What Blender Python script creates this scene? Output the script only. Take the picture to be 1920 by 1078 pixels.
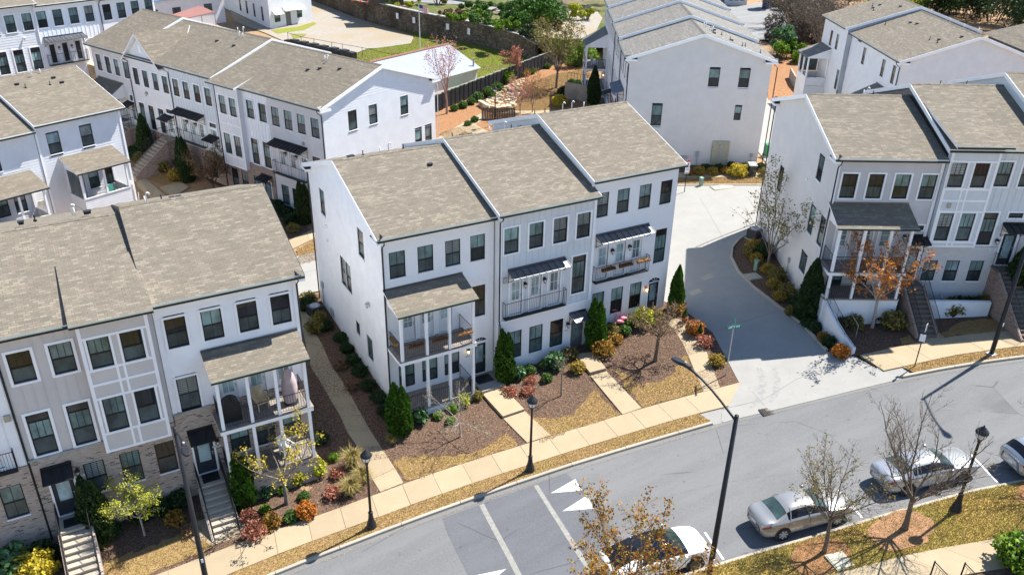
import bpy, bmesh, math, random
import numpy as np
from mathutils import Vector, Matrix
from mathutils.geometry import delaunay_2d_cdt
R = math.radians
S = bpy.context.scene
for o in list(bpy.data.objects): bpy.data.objects.remove(o)
COL = S.collection
# ------------------------------------------------------------------ camera
PITCH, ROLL, YAW = R(27.590), R(1.162), R(29.557)
CAM = Vector((-13.592, -37.802, 28.115)); FPX = 1581.68
_r = Vector((math.cos(YAW), -math.sin(YAW), 0))
_f = Vector((math.sin(YAW)*math.cos(PITCH), math.cos(YAW)*math.cos(PITCH), -math.sin(PITCH)))
_u = _r.cross(_f)
_r2 = _r*math.cos(ROLL)+_u*math.sin(ROLL); _u2 = -_r*math.sin(ROLL)+_u*math.cos(ROLL)
cam = bpy.data.cameras.new('camera'); co = bpy.data.objects.new('camera', cam); COL.objects.link(co)
M = Matrix((_r2, _u2, -_f)).transposed().to_4x4(); M.translation = CAM; co.matrix_world = M
cam.sensor_width = 36; cam.lens = 36*FPX/1920; cam.clip_end = 3000; cam.clip_start = .5
S.camera = co
S.render.resolution_x, S.render.resolution_y = 1024, 574
# ------------------------------------------------------------------ sky, sun, exposure
SUN_AZ, SUN_EL = R(5.5), R(56)            # azimuth measured from +X towards +Y
sv = Vector((math.cos(SUN_AZ)*math.cos(SUN_EL), math.sin(SUN_AZ)*math.cos(SUN_EL), math.sin(SUN_EL)))
W = bpy.data.worlds.new('World'); S.world = W; W.use_nodes = True
wn = W.node_tree; bg = wn.nodes['Background']
sky = wn.nodes.new('ShaderNodeTexSky'); sky.sky_type = 'NISHITA'; sky.sun_disc = False
sky.sun_elevation = SUN_EL; sky.sun_rotation = R(90)-SUN_AZ; sky.air_density = 1.0; sky.dust_density = .0; sky.ozone_density = 3.0
wn.links.new(sky.outputs[0], bg.inputs[0]); bg.inputs[1].default_value = .105
sl = bpy.data.lights.new('sun', 'SUN'); so = bpy.data.objects.new('sun', sl); COL.objects.link(so)
sl.energy = 5.0; sl.angle = R(.53); sl.color = (1, .965, .91)
so.rotation_euler = sv.to_track_quat('Z', 'Y').to_euler(); so.location = (0, 0, 80)
S.view_settings.view_transform = 'Standard'; S.view_settings.look = 'None'; S.view_settings.gamma = 1
S.view_settings.exposure = 1.17
S.render.engine = 'CYCLES'
# ------------------------------------------------------------------ terrain
PL = (.0797, -.0877, -1.083)
def plane(x, y): return PL[0]*x+PL[1]*y+PL[2]
def interp(tab, x):
    return float(np.interp(x, [t[0] for t in tab], [t[1] for t in tab]))
CURB = [(-60,-8.3),(-30,-8.5),(-9.3,-8.63),(-6.8,-8.70),(-4.2,-8.86),(-1.6,-9.08),(2.6,-9.45),(5.6,-9.80),(8.57,-10.29),(12,-10.9),(14.8,-11.4),(17.2,-11.98),(19.6,-12.58),(22.4,-13.28),(25.1,-14.02),(27.4,-14.77),(29.7,-15.61),(32,-16.57),(36,-18.5),(42,-21.8),(60,-33)]
SWLO = [(-60,-7.3),(-8.5,-7.5),(-6.7,-7.57),(-4.8,-7.71),(-1.9,-7.94),(.85,-8.18),(3.3,-8.45),(5.4,-8.69),(7.06,-8.94),(8.8,-9.21),(11.2,-9.61),(13,-9.92),(14.9,-10.33),(17,-10.8),(24.8,-13.0),(26.3,-13.45),(29.3,-14.30),(32.4,-15.52),(36,-17.4),(42,-20.7),(60,-32)]
SWUP = [(-60,-5.6),(-13.5,-5.7),(-9.2,-5.85),(-6.5,-6.0),(-3,-6.16),(-.2,-6.34),(2.9,-6.66),(7.5,-7.27),(9.2,-7.54),(11.7,-7.92),(13.5,-8.28),(15.5,-8.66),(16.6,-8.88),(24.5,-10.95),(27.3,-11.75),(30.5,-12.65),(33.6,-14.0),(36,-15.3),(42,-18.6),(60,-30)]
SCURB = [(-60,-17.5),(-20,-17.7),(0,-18.1),(5.3,-18.7),(8.4,-19.33),(11.7,-20.1),(15.6,-20.97),(19.5,-21.93),(22.2,-22.86),(27,-25),(34,-29),(60,-46)]
SSW = [(-60,-20.3),(5,-21.0),(10.5,-22.2),(14.5,-23.28),(17.1,-24.3),(18.9,-25.0),(24,-27.6),(34,-33)]
ctrl = []
for x in range(-50, 71, 12):
    c = interp(CURB, x)
    for y in (c+2.6, c, c-5, c-11, c-22, c-40): ctrl.append((x, y, plane(x, y)))
ctrl += [(-6,-4,-1.0),(-8,-2.2,-.75),(-15,-2.5,-1.25),(-22,-2.5,-1.7),(0,-2.2,-.4),(4,-2.2,-.25),(6.6,-.8,-.2),(8.75,-.8,0),(12,-1,.33),(15.2,-.4,.9),(19.6,-.5,1.25),
 (-.3,1,0),(-.3,6,.1),(-.3,12,.4),(-3,0,-.4),(-3,8,.05),(-2,14,.5),(-10,14,.2),(-20,14,-.2),(-30,12,-.6),(10,16,.8),(20,16,1.8),(20.5,4,1.5),(21,10,1.9),(26,16,2.4),(33,18,2.6),(40,10,2.9),(25,-3,2.0),(27,2,2.3),(30,10,2.6),(30,-9,2.4),(36,-12,2.8),(45,-8,3.2),
 (2,21,.6),(-5,40,1.0),(-2,32,.8),(-10,28,.1),(-20,26,-.3),(-14,50,2.5),(-10,57,3.8),(0,60,3.8),(-40,40,0),(-40,60,3),(15,28,1.3),(22,30,1.8),(30,32,2.3),(26,45,2.2),(34,48,2.6),(25,58,2.5),(35,62,2.8),(20,75,3),(35,75,3.1),(5,85,3.2),(0,100,3.4),(20,110,3.4),(-40,100,3.4),
 (45,28,3.2),(55,15,3.2),(60,30,3.3),(48,45,3.2),(75,40,3.5),(80,0,4),(45,60,3.2),(80,80,3.6)]
_c = np.array(ctrl)
def _k(r2): return np.where(r2 > 1e-9, .5*r2*np.log(r2+1e-12), 0)
_n = len(_c)
_A = np.zeros((_n+3, _n+3)); _d = ((_c[:, None, :2]-_c[None, :, :2])**2).sum(-1)
_A[:_n, :_n] = _k(_d)+np.eye(_n)*4.0; _A[:_n, _n] = 1; _A[:_n, _n+1:] = _c[:, :2]; _A[_n:, :_n] = _A[:_n, _n:].T
_w = np.linalg.solve(_A, np.r_[_c[:, 2], 0, 0, 0])
def Gn(P):
    P = np.asarray(P, float); out = np.empty(len(P))
    for i in range(0, len(P), 20000):
        p = P[i:i+20000]
        d = ((p[:, None, :2]-_c[None, :, :2])**2).sum(-1)
        out[i:i+20000] = _k(d)@_w[:_n]+_w[_n]+p[:, :2]@_w[_n+1:]
    return out
def G(x, y):
    return float(Gn([(x, y)])[0])
def ray(px, py):
    return (_r2*((px-960)/FPX)+_u2*(-(py-539)/FPX)+_f)
def gp(px, py, dz=0):
    """ground point seen at a photo coordinate: the ray met with the terrain"""
    d = ray(px, py); z = 0.
    for i in range(12):
        t = (z-CAM.z)/d.z; p = CAM+d*t; z = .5*z+.5*(G(p.x, p.y)+dz)
    t = (z-CAM.z)/d.z; p = CAM+d*t
    return p
def zp(px, py, z):
    d = ray(px, py); return CAM+d*((z-CAM.z)/d.z)
# ------------------------------------------------------------------ materials
def newmat(name):
    m = bpy.data.materials.new(name); m.use_nodes = True
    nt = m.node_tree; b = nt.nodes['Principled BSDF']; return m, nt, b
def nd(nt, t, **k):
    n = nt.nodes.new(t)
    for a, v in k.items():
        if a.startswith('i_'):
            key = a[2:]; n.inputs[int(key) if key.isdigit() else key].default_value = v
        else: setattr(n, a, v)
    return n
def c4(c): return (c[0], c[1], c[2], 1)
def ramp(nt, fac, stops):
    r = nt.nodes.new('ShaderNodeValToRGB'); e = r.color_ramp.elements
    while len(e) < len(stops): e.new(.5)
    for el, (p, c) in zip(e, stops): el.position = p; el.color = c4(c)
    nt.links.new(fac, r.inputs[0]); return r.outputs[0]
def mixc(nt, fac, a, b, mode='MIX'):
    m = nt.nodes.new('ShaderNodeMix'); m.data_type = 'RGBA'; m.blend_type = mode
    for s, v in ((0, fac), (6, a), (7, b)):
        if hasattr(v, 'is_output'): nt.links.new(v, m.inputs[s])
        else: m.inputs[s].default_value = v if s == 0 else c4(v)
    return m.outputs[2]
def noise(nt, scale, detail=4, vec=None, rough=.6, out=0, dist=0):
    n = nd(nt, 'ShaderNodeTexNoise'); n.inputs['Scale'].default_value = scale; n.inputs['Detail'].default_value = detail
    n.inputs['Roughness'].default_value = rough; n.inputs['Distortion'].default_value = dist
    if vec is not None: nt.links.new(vec, n.inputs['Vector'])
    return n.outputs[out]
def uv(nt): return nd(nt, 'ShaderNodeTexCoord').outputs['UV']
def pos(nt): return nd(nt, 'ShaderNodeNewGeometry').outputs['Position']
def scalev(nt, v, s):
    m = nd(nt, 'ShaderNodeMapping'); m.inputs['Scale'].default_value = s; nt.links.new(v, m.inputs['Vector']); return m.outputs[0]
def bump(nt, b, h, strength=.3, dist=.02):
    n = nd(nt, 'ShaderNodeBump'); n.inputs['Strength'].default_value = strength; n.inputs['Distance'].default_value = dist
    nt.links.new(h, n.inputs['Height']); nt.links.new(n.outputs[0], b.inputs['Normal']); return n
MATS = {}
def paint(name, c, rough=.55, var=.06, nscale=1.2, dirt=.0, spec=.3):
    """plain painted or solid surface with faint unevenness"""
    m, nt, b = newmat(name)
    f = noise(nt, nscale, 5, pos(nt)); d = tuple(x*(1-var*2) for x in c); l = tuple(min(1, x*(1+var)) for x in c)
    col = ramp(nt, f, [(.3, d), (.7, l)])
    if dirt:
        f2 = noise(nt, .5, 6, scalev(nt, pos(nt), (3, 3, .35)), .65)
        dm = ramp(nt, f2, [(.56, (0, 0, 0)), (.75, (1, 1, 1))])
        col = mixc(nt, dm, col, tuple(x*(1-dirt) for x in c))
    nt.links.new(col, b.inputs['Base Color']); b.inputs['Roughness'].default_value = rough
    b.inputs['Specular IOR Level'].default_value = spec
    MATS[name] = m; return m
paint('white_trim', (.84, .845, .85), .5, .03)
paint('white_siding', (.70, .705, .71), .55, .035, dirt=.06); paint('front_siding', (.82, .825, .83), .55, .035, dirt=.05)  # same siding in two tones: lowered for sunlit rows, brighter for shaded fronts
paint('white_brickpaint', (.83, .83, .83), .6, .04, dirt=.07)
paint('cream_siding', (.64, .615, .585), .6, .03, dirt=.06)
paint('grey_siding', (.52, .51, .51), .6, .03, dirt=.05)
paint('lightgrey_panel', (.60, .635, .655), .55, .03)
paint('palegrey_brick', (.62, .61, .60), .65, .04, dirt=.06)
paint('beige_panel', (.55, .52, .495), .55, .03)
paint('black_metal', (.018, .018, .020), .45, .1)
paint('bronze_metal', (.17, .18, .20), .42, .1, spec=.5); MATS['bronze_metal'].node_tree.nodes['Principled BSDF'].inputs['Metallic'].default_value = 1.
paint('dark_frame', (.016, .015, .015), .4, .1)
paint('gutter_green', (.10, .115, .085), .5, .1)
paint('gutter_black', (.02, .02, .02), .45, .1)
paint('flashing', (.40, .43, .46), .35, .05)
paint('deck_board', (.24, .21, .18), .7, .15, 6)
paint('pvc_white', (.78, .78, .76), .4, .03)
paint('wood_dark', (.10, .075, .055), .8, .25, 8)
paint('fence_black', (.025, .027, .03), .6, .2, 3)
paint('bark_grey', (.20, .165, .13), .9, .25, 14)
paint('bark_dark', (.10, .072, .052), .9, .25, 14); paint('bark_tan', (.16, .118, .085), .9, .25, 14)
paint('bark_pink', (.30, .19, .16), .9, .2, 14)
paint('bark_pale', (.38, .34, .29), .9, .2, 14)
paint('door_dark', (.03, .035, .045), .35, .1)
paint('door_grey', (.16, .15, .14), .4, .1)
paint('door_white', (.72, .725, .73), .45, .03)
paint('terracotta', (.42, .14, .06), .8, .1)
paint('coir', (.17, .085, .035), .95, .35, 30)
paint('coir_gold', (.42, .22, .08), .95, .35, 30)
paint('pink_plastic', (.80, .22, .28), .4, .05)
paint('cover_mauve', (.42, .33, .33), .8, .08, 3)
paint('teal_plastic', (.03, .16, .12), .5, .1)
paint('utility_green', (.18, .27, .21), .5, .08)
paint('pad_tan', (.40, .37, .28), .8, .1, 4)
paint('sign_white', (.75, .75, .74), .4, .03)
paint('sign_red', (.60, .06, .06), .4, .05)
paint('sign_green', (.01, .22, .14), .4, .05)
paint('text_dark', (.02, .02, .025), .5, .05)
paint('text_white', (.8, .8, .8), .5, .02)
paint('galvanized', (.38, .39, .39), .4, .1, 5, spec=.6)
paint('asphalt_patch', (.155, .156, .158), .9, .12, 6)
paint('paint_white', (0.520, 0.520, 0.506), .7, .08, 5)
paint('tyre_stain', (.262, .254, .235), .9, .12, 5)
paint('paint_worn', (.25, .24, .215), .8, .12, 6)
paint('soil_ring', (.34, .185, .10), .95, .2, 3)
paint('cone_orange', (.75, .12, .02), .5, .05)
paint('blue_tarp', (.02, .10, .42), .5, .1)
paint('trash_dark', (.03, .032, .035), .5, .1)
paint('trash_blue', (.02, .05, .16), .5, .1)
paint('trash_green', (.03, .20, .08), .5, .1)
paint('flag_red', (.55, .03, .05), .8, .05)
paint('flag_white', (.78, .78, .76), .8, .03)
paint('flag_blue', (.03, .04, .18), .8, .05)
paint('stone_gold', (.55, .42, .25), .9, .3, 1.3)
paint('stone_pale', (.62, .52, .37), .9, .25, 1.3)
paint('capstone', (.34, .33, .31), .9, .2, 2)
paint('concrete_wall', (.33, .285, .22), .85, .12, 1.5, dirt=.25)
paint('tyre', (.018, .018, .018), .8, .1)
paint('rim_grey', (.40, .40, .41), .3, .05, spec=.7)
paint('rim_dark', (.04, .04, .042), .3, .05, spec=.6)
paint('chair_red', (.45, .05, .03), .5, .05)
paint('parasol_grey', (.40, .36, .34), .8, .1)
def brick(name, c1, c2, c3, mortar, bw=.2, rh=.068, ms=.008, bumps=.5, rough=.85):
    m, nt, b = newmat(name); t = nd(nt, 'ShaderNodeTexBrick'); nt.links.new(uv(nt), t.inputs['Vector'])
    t.inputs['Scale'].default_value = 1; t.inputs['Brick Width'].default_value = bw; t.inputs['Row Height'].default_value = rh
    t.inputs['Mortar Size'].default_value = ms; t.inputs['Color1'].default_value = (0, 0, 0, 1); t.inputs['Color2'].default_value = (1, 1, 1, 1); t.inputs['Mortar'].default_value = (.5, .5, .5, 1)
    col = ramp(nt, t.outputs['Color'], [(.0, c3), (.16, c1), (.45, c2), (.75, c1), (.93, c2), (1, c3)])
    col = mixc(nt, t.outputs['Fac'], col, mortar)
    nt.links.new(col, b.inputs['Base Color']); b.inputs['Roughness'].default_value = rough; b.inputs['Specular IOR Level'].default_value = .2
    bump(nt, b, t.outputs['Fac'], bumps, .01).invert = True
    MATS[name] = m; return m
brick('brick_tan', (.34, .25, .20), (.46, .37, .30), (.045, .035, .035), (.40, .36, .31), .22, .075, .012)
brick('brick_red', (.25, .14, .10), (.36, .24, .18), (.06, .05, .05), (.38, .34, .30), .22, .075, .012)
brick('brick_white', (.82, .82, .82), (.845, .845, .84), (.80, .80, .80), (.76, .76, .76), .22, .075, .01, .35, .6)
brick('brick_palegrey', (.56, .55, .545), (.60, .59, .58), (.53, .52, .52), (.50, .49, .49), .22, .075, .01, .35, .65)
def rubble(name, cols, sc=2.6):
    m, nt, b = newmat(name); P = scalev(nt, pos(nt), (1, 1, 1.5))
    v = nd(nt, 'ShaderNodeTexVoronoi'); v.inputs['Scale'].default_value = sc; nt.links.new(P, v.inputs['Vector'])
    e = nd(nt, 'ShaderNodeTexVoronoi', feature='DISTANCE_TO_EDGE'); e.inputs['Scale'].default_value = sc; nt.links.new(P, e.inputs['Vector'])
    sp = nd(nt, 'ShaderNodeSeparateColor'); nt.links.new(v.outputs['Color'], sp.inputs[0]); n = len(cols)
    col = ramp(nt, sp.outputs[0], [(i/(n-1), c) for i, c in enumerate(cols)])
    col = mixc(nt, ramp(nt, noise(nt, .25, 5, pos(nt)), [(.4, (0, 0, 0)), (.7, (.8, .8, .8))]), col, tuple(x*.4 for x in cols[0]))
    edge = ramp(nt, e.outputs['Distance'], [(0, (1, 1, 1)), (.07, (0, 0, 0))]); col = mixc(nt, edge, col, (.035, .03, .025))
    nt.links.new(col, b.inputs['Base Color']); b.inputs['Roughness'].default_value = .95; b.inputs['Specular IOR Level'].default_value = .1
    bump(nt, b, ramp(nt, e.outputs['Distance'], [(0, (0, 0, 0)), (.15, (1, 1, 1))]), .9, .08); MATS[name] = m
rubble('stone_wall_old', [(.13, .10, .07), (.20, .155, .11), (.27, .215, .15), (.16, .12, .09)])
def shingle(name, dark, mid, light, warm):
    m, nt, b = newmat(name); U = uv(nt)
    t = nd(nt, 'ShaderNodeTexBrick'); nt.links.new(U, t.inputs['Vector'])
    for k, v in (('Scale', 1), ('Brick Width', .30), ('Row Height', .14), ('Mortar Size', .007), ('Mortar Smooth', .2)): t.inputs[k].default_value = v
    t.offset = .37; t.offset_frequency = 2
    t.inputs['Color1'].default_value = (0, 0, 0, 1); t.inputs['Color2'].default_value = (1, 1, 1, 1); t.inputs['Mortar'].default_value = (.35, .35, .35, 1)
    t2 = nd(nt, 'ShaderNodeTexBrick'); nt.links.new(U, t2.inputs['Vector'])
    for k, v in (('Scale', 1), ('Brick Width', .61), ('Row Height', .14), ('Mortar Size', 0)): t2.inputs[k].default_value = v
    t2.offset = .41; t2.offset_frequency = 3
    t2.inputs['Color1'].default_value = (0, 0, 0, 1); t2.inputs['Color2'].default_value = (1, 1, 1, 1)
    n = noise(nt, 1.0, 3, scalev(nt, U, (.9, 3.4, 1)))
    a = nd(nt, 'ShaderNodeMath', operation='MULTIPLY_ADD', i_1=.44); nt.links.new(t.outputs['Color'], a.inputs[0])
    a2 = nd(nt, 'ShaderNodeMath', operation='MULTIPLY', i_1=.32); nt.links.new(t2.outputs['Color'], a2.inputs[0]); nt.links.new(a2.outputs[0], a.inputs[2])
    a3 = nd(nt, 'ShaderNodeMath', operation='MULTIPLY_ADD', i_1=.22, i_2=-.02); nt.links.new(n, a3.inputs[0])
    a4 = nd(nt, 'ShaderNodeMath', operation='ADD'); nt.links.new(a.outputs[0], a4.inputs[0]); nt.links.new(a3.outputs[0], a4.inputs[1])
    col = ramp(nt, a4.outputs[0], [(.12, dark), (.38, mid), (.55, warm), (.72, light), (.95, light)])
    big = noise(nt, .35, 3, U); col = mixc(nt, ramp(nt, big, [(.35, (0, 0, 0)), (.7, (.3, .3, .3))]), col, tuple(x*.82 for x in mid))
    col = mixc(nt, t.outputs['Fac'], col, tuple(x*.62 for x in dark))
    grit = noise(nt, 60, 2, U); col = mixc(nt, .25, col, ramp(nt, grit, [(.3, dark), (.7, light)]))
    nt.links.new(col, b.inputs['Base Color']); b.inputs['Roughness'].default_value = .92; b.inputs['Specular IOR Level'].default_value = .15
    h = nd(nt, 'ShaderNodeMath', operation='SUBTRACT'); nt.links.new(t.outputs['Color'], h.inputs[0]); nt.links.new(t.outputs['Fac'], h.inputs[1])
    bump(nt, b, h.outputs[0], .55, .012)
    MATS[name] = m
shingle('shingle', (0.120, 0.105, 0.082), (0.156, 0.136, 0.106), (0.247, 0.215, 0.163), (0.183, 0.151, 0.117))
shingle('shingle_grey', (0.128, 0.120, 0.106), (0.162, 0.153, 0.135), (0.248, 0.232, 0.203), (0.186, 0.172, 0.151))
shingle('shingle_far', (0.120, 0.103, 0.078), (0.154, 0.132, 0.103), (0.227, 0.196, 0.149), (0.173, 0.146, 0.112))
def ground(name, stops, scale, bstr=.5, bd=.03, scale2=None, stops2=None, rough=.95, speck=None):
    m, nt, b = newmat(name); P = pos(nt)
    col = ramp(nt, noise(nt, scale, 8, P, .7), stops)
    if scale2: col = mixc(nt, ramp(nt, noise(nt, scale2, 4, P), [(.42, (0, 0, 0)), (.62, (1, 1, 1))]), col, ramp(nt, noise(nt, scale*.8, 8, P, .7), stops2))
    if speck: col = mixc(nt, ramp(nt, noise(nt, speck[0], 2, P), [(speck[1], (0, 0, 0)), (speck[1]+.05, (1, 1, 1))]), col, speck[2])
    nt.links.new(col, b.inputs['Base Color']); b.inputs['Roughness'].default_value = rough; b.inputs['Specular IOR Level'].default_value = .15
    bump(nt, b, noise(nt, scale*1.3, 6, P, .7), bstr, bd); MATS[name] = m
ground('mulch', [(.3, (0.048, 0.028, 0.019)), (.5, (0.114, 0.069, 0.046)), (.62, (0.176, 0.115, 0.078)), (.75, (0.264, 0.184, 0.128))], 9, .9, .06)
ground('straw', [(.3, (0.135, 0.063, 0.027)), (.5, (0.270, 0.135, 0.063)), (.7, (0.378, 0.225, 0.117))], 7, .8, .05)
ground('lawn_dormant', [(.3, (0.212, 0.133, 0.053)), (.55, (0.319, 0.212, 0.091)), (.75, (0.404, 0.282, 0.127))], 5, .5, .03, .7, [(.3, (0.212, 0.149, 0.053)), (.7, (0.329, 0.234, 0.085))])
ground('lawn_mixed', [(.3, (0.252, 0.173, 0.041)), (.55, (0.389, 0.270, 0.072)), (.75, (0.481, 0.335, 0.103))], 5, .5, .03, .45, [(.3, (0.172, 0.162, 0.031)), (.7, (0.321, 0.270, 0.057))])
ground('lawn_green', [(.3, (0.122, 0.144, 0.014)), (.55, (0.194, 0.223, 0.029)), (.75, (0.259, 0.259, 0.050))], 4, .5, .03, .3, [(.3, (0.144, 0.130, 0.036)), (.7, (0.245, 0.202, 0.072))])
ground('rough_green', [(.3, (0.032, 0.045, 0.011)), (.5, (0.081, 0.108, 0.023)), (.7, (0.180, 0.153, 0.072))], 1.2, .9, .2, .15, [(.3, (0.090, 0.068, 0.041)), (.7, (0.216, 0.171, 0.108))])
ground('gravel', [(.3, (0.216, 0.187, 0.151)), (.55, (0.295, 0.266, 0.223)), (.75, (0.346, 0.317, 0.274))], 4, .5, .03, .12, [(.3, (0.259, 0.202, 0.130)), (.7, (0.302, 0.245, 0.166))])
ground('dirt', [(.3, (0.198, 0.117, 0.063)), (.55, (0.297, 0.189, 0.104)), (.75, (0.360, 0.252, 0.144))], 3, .6, .04)
def concrete(name, base, warm, var=.1):
    m, nt, b = newmat(name); P = pos(nt)
    oi = nd(nt, 'ShaderNodeObjectInfo')
    col = ramp(nt, noise(nt, .9, 6, P, .65), [(.3, tuple(x*(1-var) for x in base)), (.7, tuple(x*(1+var*.5) for x in base))])
    col = mixc(nt, ramp(nt, noise(nt, 3.5, 5, P), [(.5, (0, 0, 0)), (.8, (.5, .5, .5))]), col, warm)
    rv = nd(nt, 'ShaderNodeMath', operation='MULTIPLY_ADD', i_1=.14, i_2=.92); nt.links.new(oi.outputs['Random'], rv.inputs[0])
    col = mixc(nt, 1.0, col, rv.outputs[0], 'MULTIPLY')
    col = mixc(nt, .18, col, ramp(nt, noise(nt, 90, 2, P), [(.35, tuple(x*.6 for x in base)), (.65, tuple(min(1, x*1.2) for x in base))]))
    nt.links.new(col, b.inputs['Base Color']); b.inputs['Roughness'].default_value = .88; b.inputs['Specular IOR Level'].default_value = .25
    bump(nt, b, noise(nt, 40, 4, P), .15, .005); MATS[name] = m
concrete('concrete_walk', (0.345, 0.273, 0.174), (0.303, 0.228, 0.139))
concrete('concrete_drive', (0.267, 0.259, 0.237), (0.233, 0.219, 0.193), .09)
concrete('concrete_curb', (0.370, 0.326, 0.260), (0.290, 0.246, 0.185))
concrete('step_stone', (.40, .345, .27), (.26, .21, .16), .2); concrete('step_stone_shaded', (.17, .14, .115), (.11, .09, .075), .2)  # second one is the same step stone darkened for stairs lying in shade
def asphalt(name, base):
    m, nt, b = newmat(name); P = pos(nt)
    col = ramp(nt, noise(nt, .5, 6, P, .6), [(.3, tuple(x*.88 for x in base)), (.7, tuple(x*1.08 for x in base))])
    st = noise(nt, .6, 5, scalev(nt, P, (.5, 2.6, 1)))
    col = mixc(nt, ramp(nt, st, [(.52, (0, 0, 0)), (.72, (.45, .45, .45))]), col, tuple(x*.72 for x in base))
    col = mixc(nt, .5, col, ramp(nt, noise(nt, 20, 6, P, .85), [(.36, tuple(x*.5 for x in base)), (.64, tuple(x*1.55 for x in base))]))
    rot = nd(nt, 'ShaderNodeMapping'); rot.inputs['Rotation'].default_value = (0, 0, .2); rot.inputs['Scale'].default_value = (.12, 1, 1); nt.links.new(P, rot.inputs['Vector'])
    wear = noise(nt, .75, 3, rot.outputs[0]); col = mixc(nt, ramp(nt, wear, [(.38, (.5, .5, .5)), (.52, (0, 0, 0))]), col, tuple(x*1.16 for x in base)); col = mixc(nt, ramp(nt, wear, [(.55, (0, 0, 0)), (.7, (.5, .5, .5))]), col, tuple(x*.82 for x in base))
    sp = nd(nt, 'ShaderNodeTexVoronoi'); sp.inputs['Scale'].default_value = .9; nt.links.new(P, sp.inputs['Vector']); col = mixc(nt, ramp(nt, sp.outputs['Distance'], [(.04, (.6, .6, .6)), (.09, (0, 0, 0))]), col, tuple(x*.6 for x in base))
    vo = nd(nt, 'ShaderNodeTexVoronoi', feature='DISTANCE_TO_EDGE'); vo.inputs['Scale'].default_value = .17
    dv = nd(nt, 'ShaderNodeVectorMath', operation='ADD'); nt.links.new(P, dv.inputs[0])
    nz = nd(nt, 'ShaderNodeTexNoise'); nz.inputs['Scale'].default_value = 1.1; nz.inputs['Detail'].default_value = 6
    nt.links.new(nz.outputs['Color'], dv.inputs[1]); nt.links.new(dv.outputs[0], vo.inputs['Vector'])
    crack = ramp(nt, vo.outputs['Distance'], [(0, (1, 1, 1)), (.005, (0, 0, 0))])
    msk = ramp(nt, noise(nt, .28, 2, P), [(.5, (0, 0, 0)), (.56, (.8, .8, .8))])
    col = mixc(nt, mixc(nt, 1., crack, msk, 'MULTIPLY'), col, tuple(x*.4 for x in base))
    nt.links.new(col, b.inputs['Base Color']); b.inputs['Roughness'].default_value = .9; b.inputs['Specular IOR Level'].default_value = .2
    bump(nt, b, noise(nt, 70, 4, P), .4, .01); MATS[name] = m
asphalt('asphalt', (0.145, 0.145, 0.144)); asphalt('asphalt_dark', (0.109, 0.112, 0.119)); asphalt('asphalt_far', (0.211, 0.209, 0.202)); asphalt('gutter_asphalt', (0.161, 0.157, 0.148))
def leafmat(name, cols, rough=.6, trans=.25):
    m, nt, b = newmat(name); a = nd(nt, 'ShaderNodeAttribute', attribute_name='rnd')
    n = len(cols); col = ramp(nt, a.outputs['Fac'], [(i/(n-1), c) for i, c in enumerate(cols)])
    nt.links.new(col, b.inputs['Base Color']); b.inputs['Roughness'].default_value = rough; b.inputs['Specular IOR Level'].default_value = .25
    t = nd(nt, 'ShaderNodeBsdfTranslucent'); nt.links.new(col, t.inputs[0]); mx = nd(nt, 'ShaderNodeMixShader', i_0=trans)
    nt.links.new(b.outputs[0], mx.inputs[1]); nt.links.new(t.outputs[0], mx.inputs[2]); nt.links.new(mx.outputs[0], nt.nodes['Material Output'].inputs[0])
    MATS[name] = m
leafmat('leaf_box', [(.035, .075, .015), (.07, .14, .025), (.12, .22, .035)])
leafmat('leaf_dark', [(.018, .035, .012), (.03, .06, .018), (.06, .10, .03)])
leafmat('leaf_arbor', [(.02, .055, .008), (.045, .12, .012), (.09, .20, .02)])
leafmat('leaf_lime', [(.22, .26, .02), (.38, .40, .03), (.52, .50, .05)])
leafmat('leaf_yellow', [(.32, .24, .02), (.50, .38, .03), (.60, .50, .07)])
leafmat('leaf_gold', [(.20, .13, .02), (.34, .22, .03), (.42, .30, .06)])
leafmat('leaf_orange', [(.30, .09, .015), (.45, .15, .02), (.50, .24, .04)])
leafmat('leaf_red', [(.26, .085, .05), (.40, .15, .09), (.46, .23, .15)])
leafmat('leaf_pink', [(.42, .14, .12), (.52, .22, .18), (.55, .30, .22)])
leafmat('leaf_rust', [(.26, .09, .02), (.36, .15, .03), (.30, .20, .03), (.20, .19, .03)])
leafmat('leaf_olive', [(.12, .10, .02), (.20, .17, .035), (.28, .24, .06)])
leafmat('leaf_brown', [(.10, .06, .03), (.20, .12, .06), (.28, .19, .10)])
leafmat('leaf_twig', [(.05, .04, .03), (.10, .08, .06), (.16, .13, .10)]); leafmat('leaf_litter', [(.12, .07, .03), (.30, .18, .08), (.42, .30, .16)], .9, 0)
leafmat('leaf_glossy', [(.04, .09, .03), (.08, .17, .06), (.16, .27, .12)], .35)
leafmat('leaf_grass', [(.20, .14, .05), (.36, .26, .10), (.26, .26, .06)])
leafmat('leaf_bright', [(.06, .13, .01), (.13, .24, .015), (.24, .34, .03)])
leafmat('blade_dormant', [(0.255, 0.157, 0.072), (0.382, 0.248, 0.119), (0.467, 0.323, 0.178)])
leafmat('blade_mixed', [(0.195, 0.170, 0.046), (0.355, 0.267, 0.087), (0.504, 0.338, 0.149)])
leafmat('blade_green', [(0.086, 0.130, 0.010), (0.166, 0.205, 0.025), (0.259, 0.246, 0.056)])
leafmat('chip', [(.05, .03, .02), (.115, .07, .046), (.185, .122, .082), (.27, .19, .135)], .9, 0)
leafmat('straw_chip', [(.14, .065, .03), (.30, .15, .07), (.46, .28, .15)], .9, 0)
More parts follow.
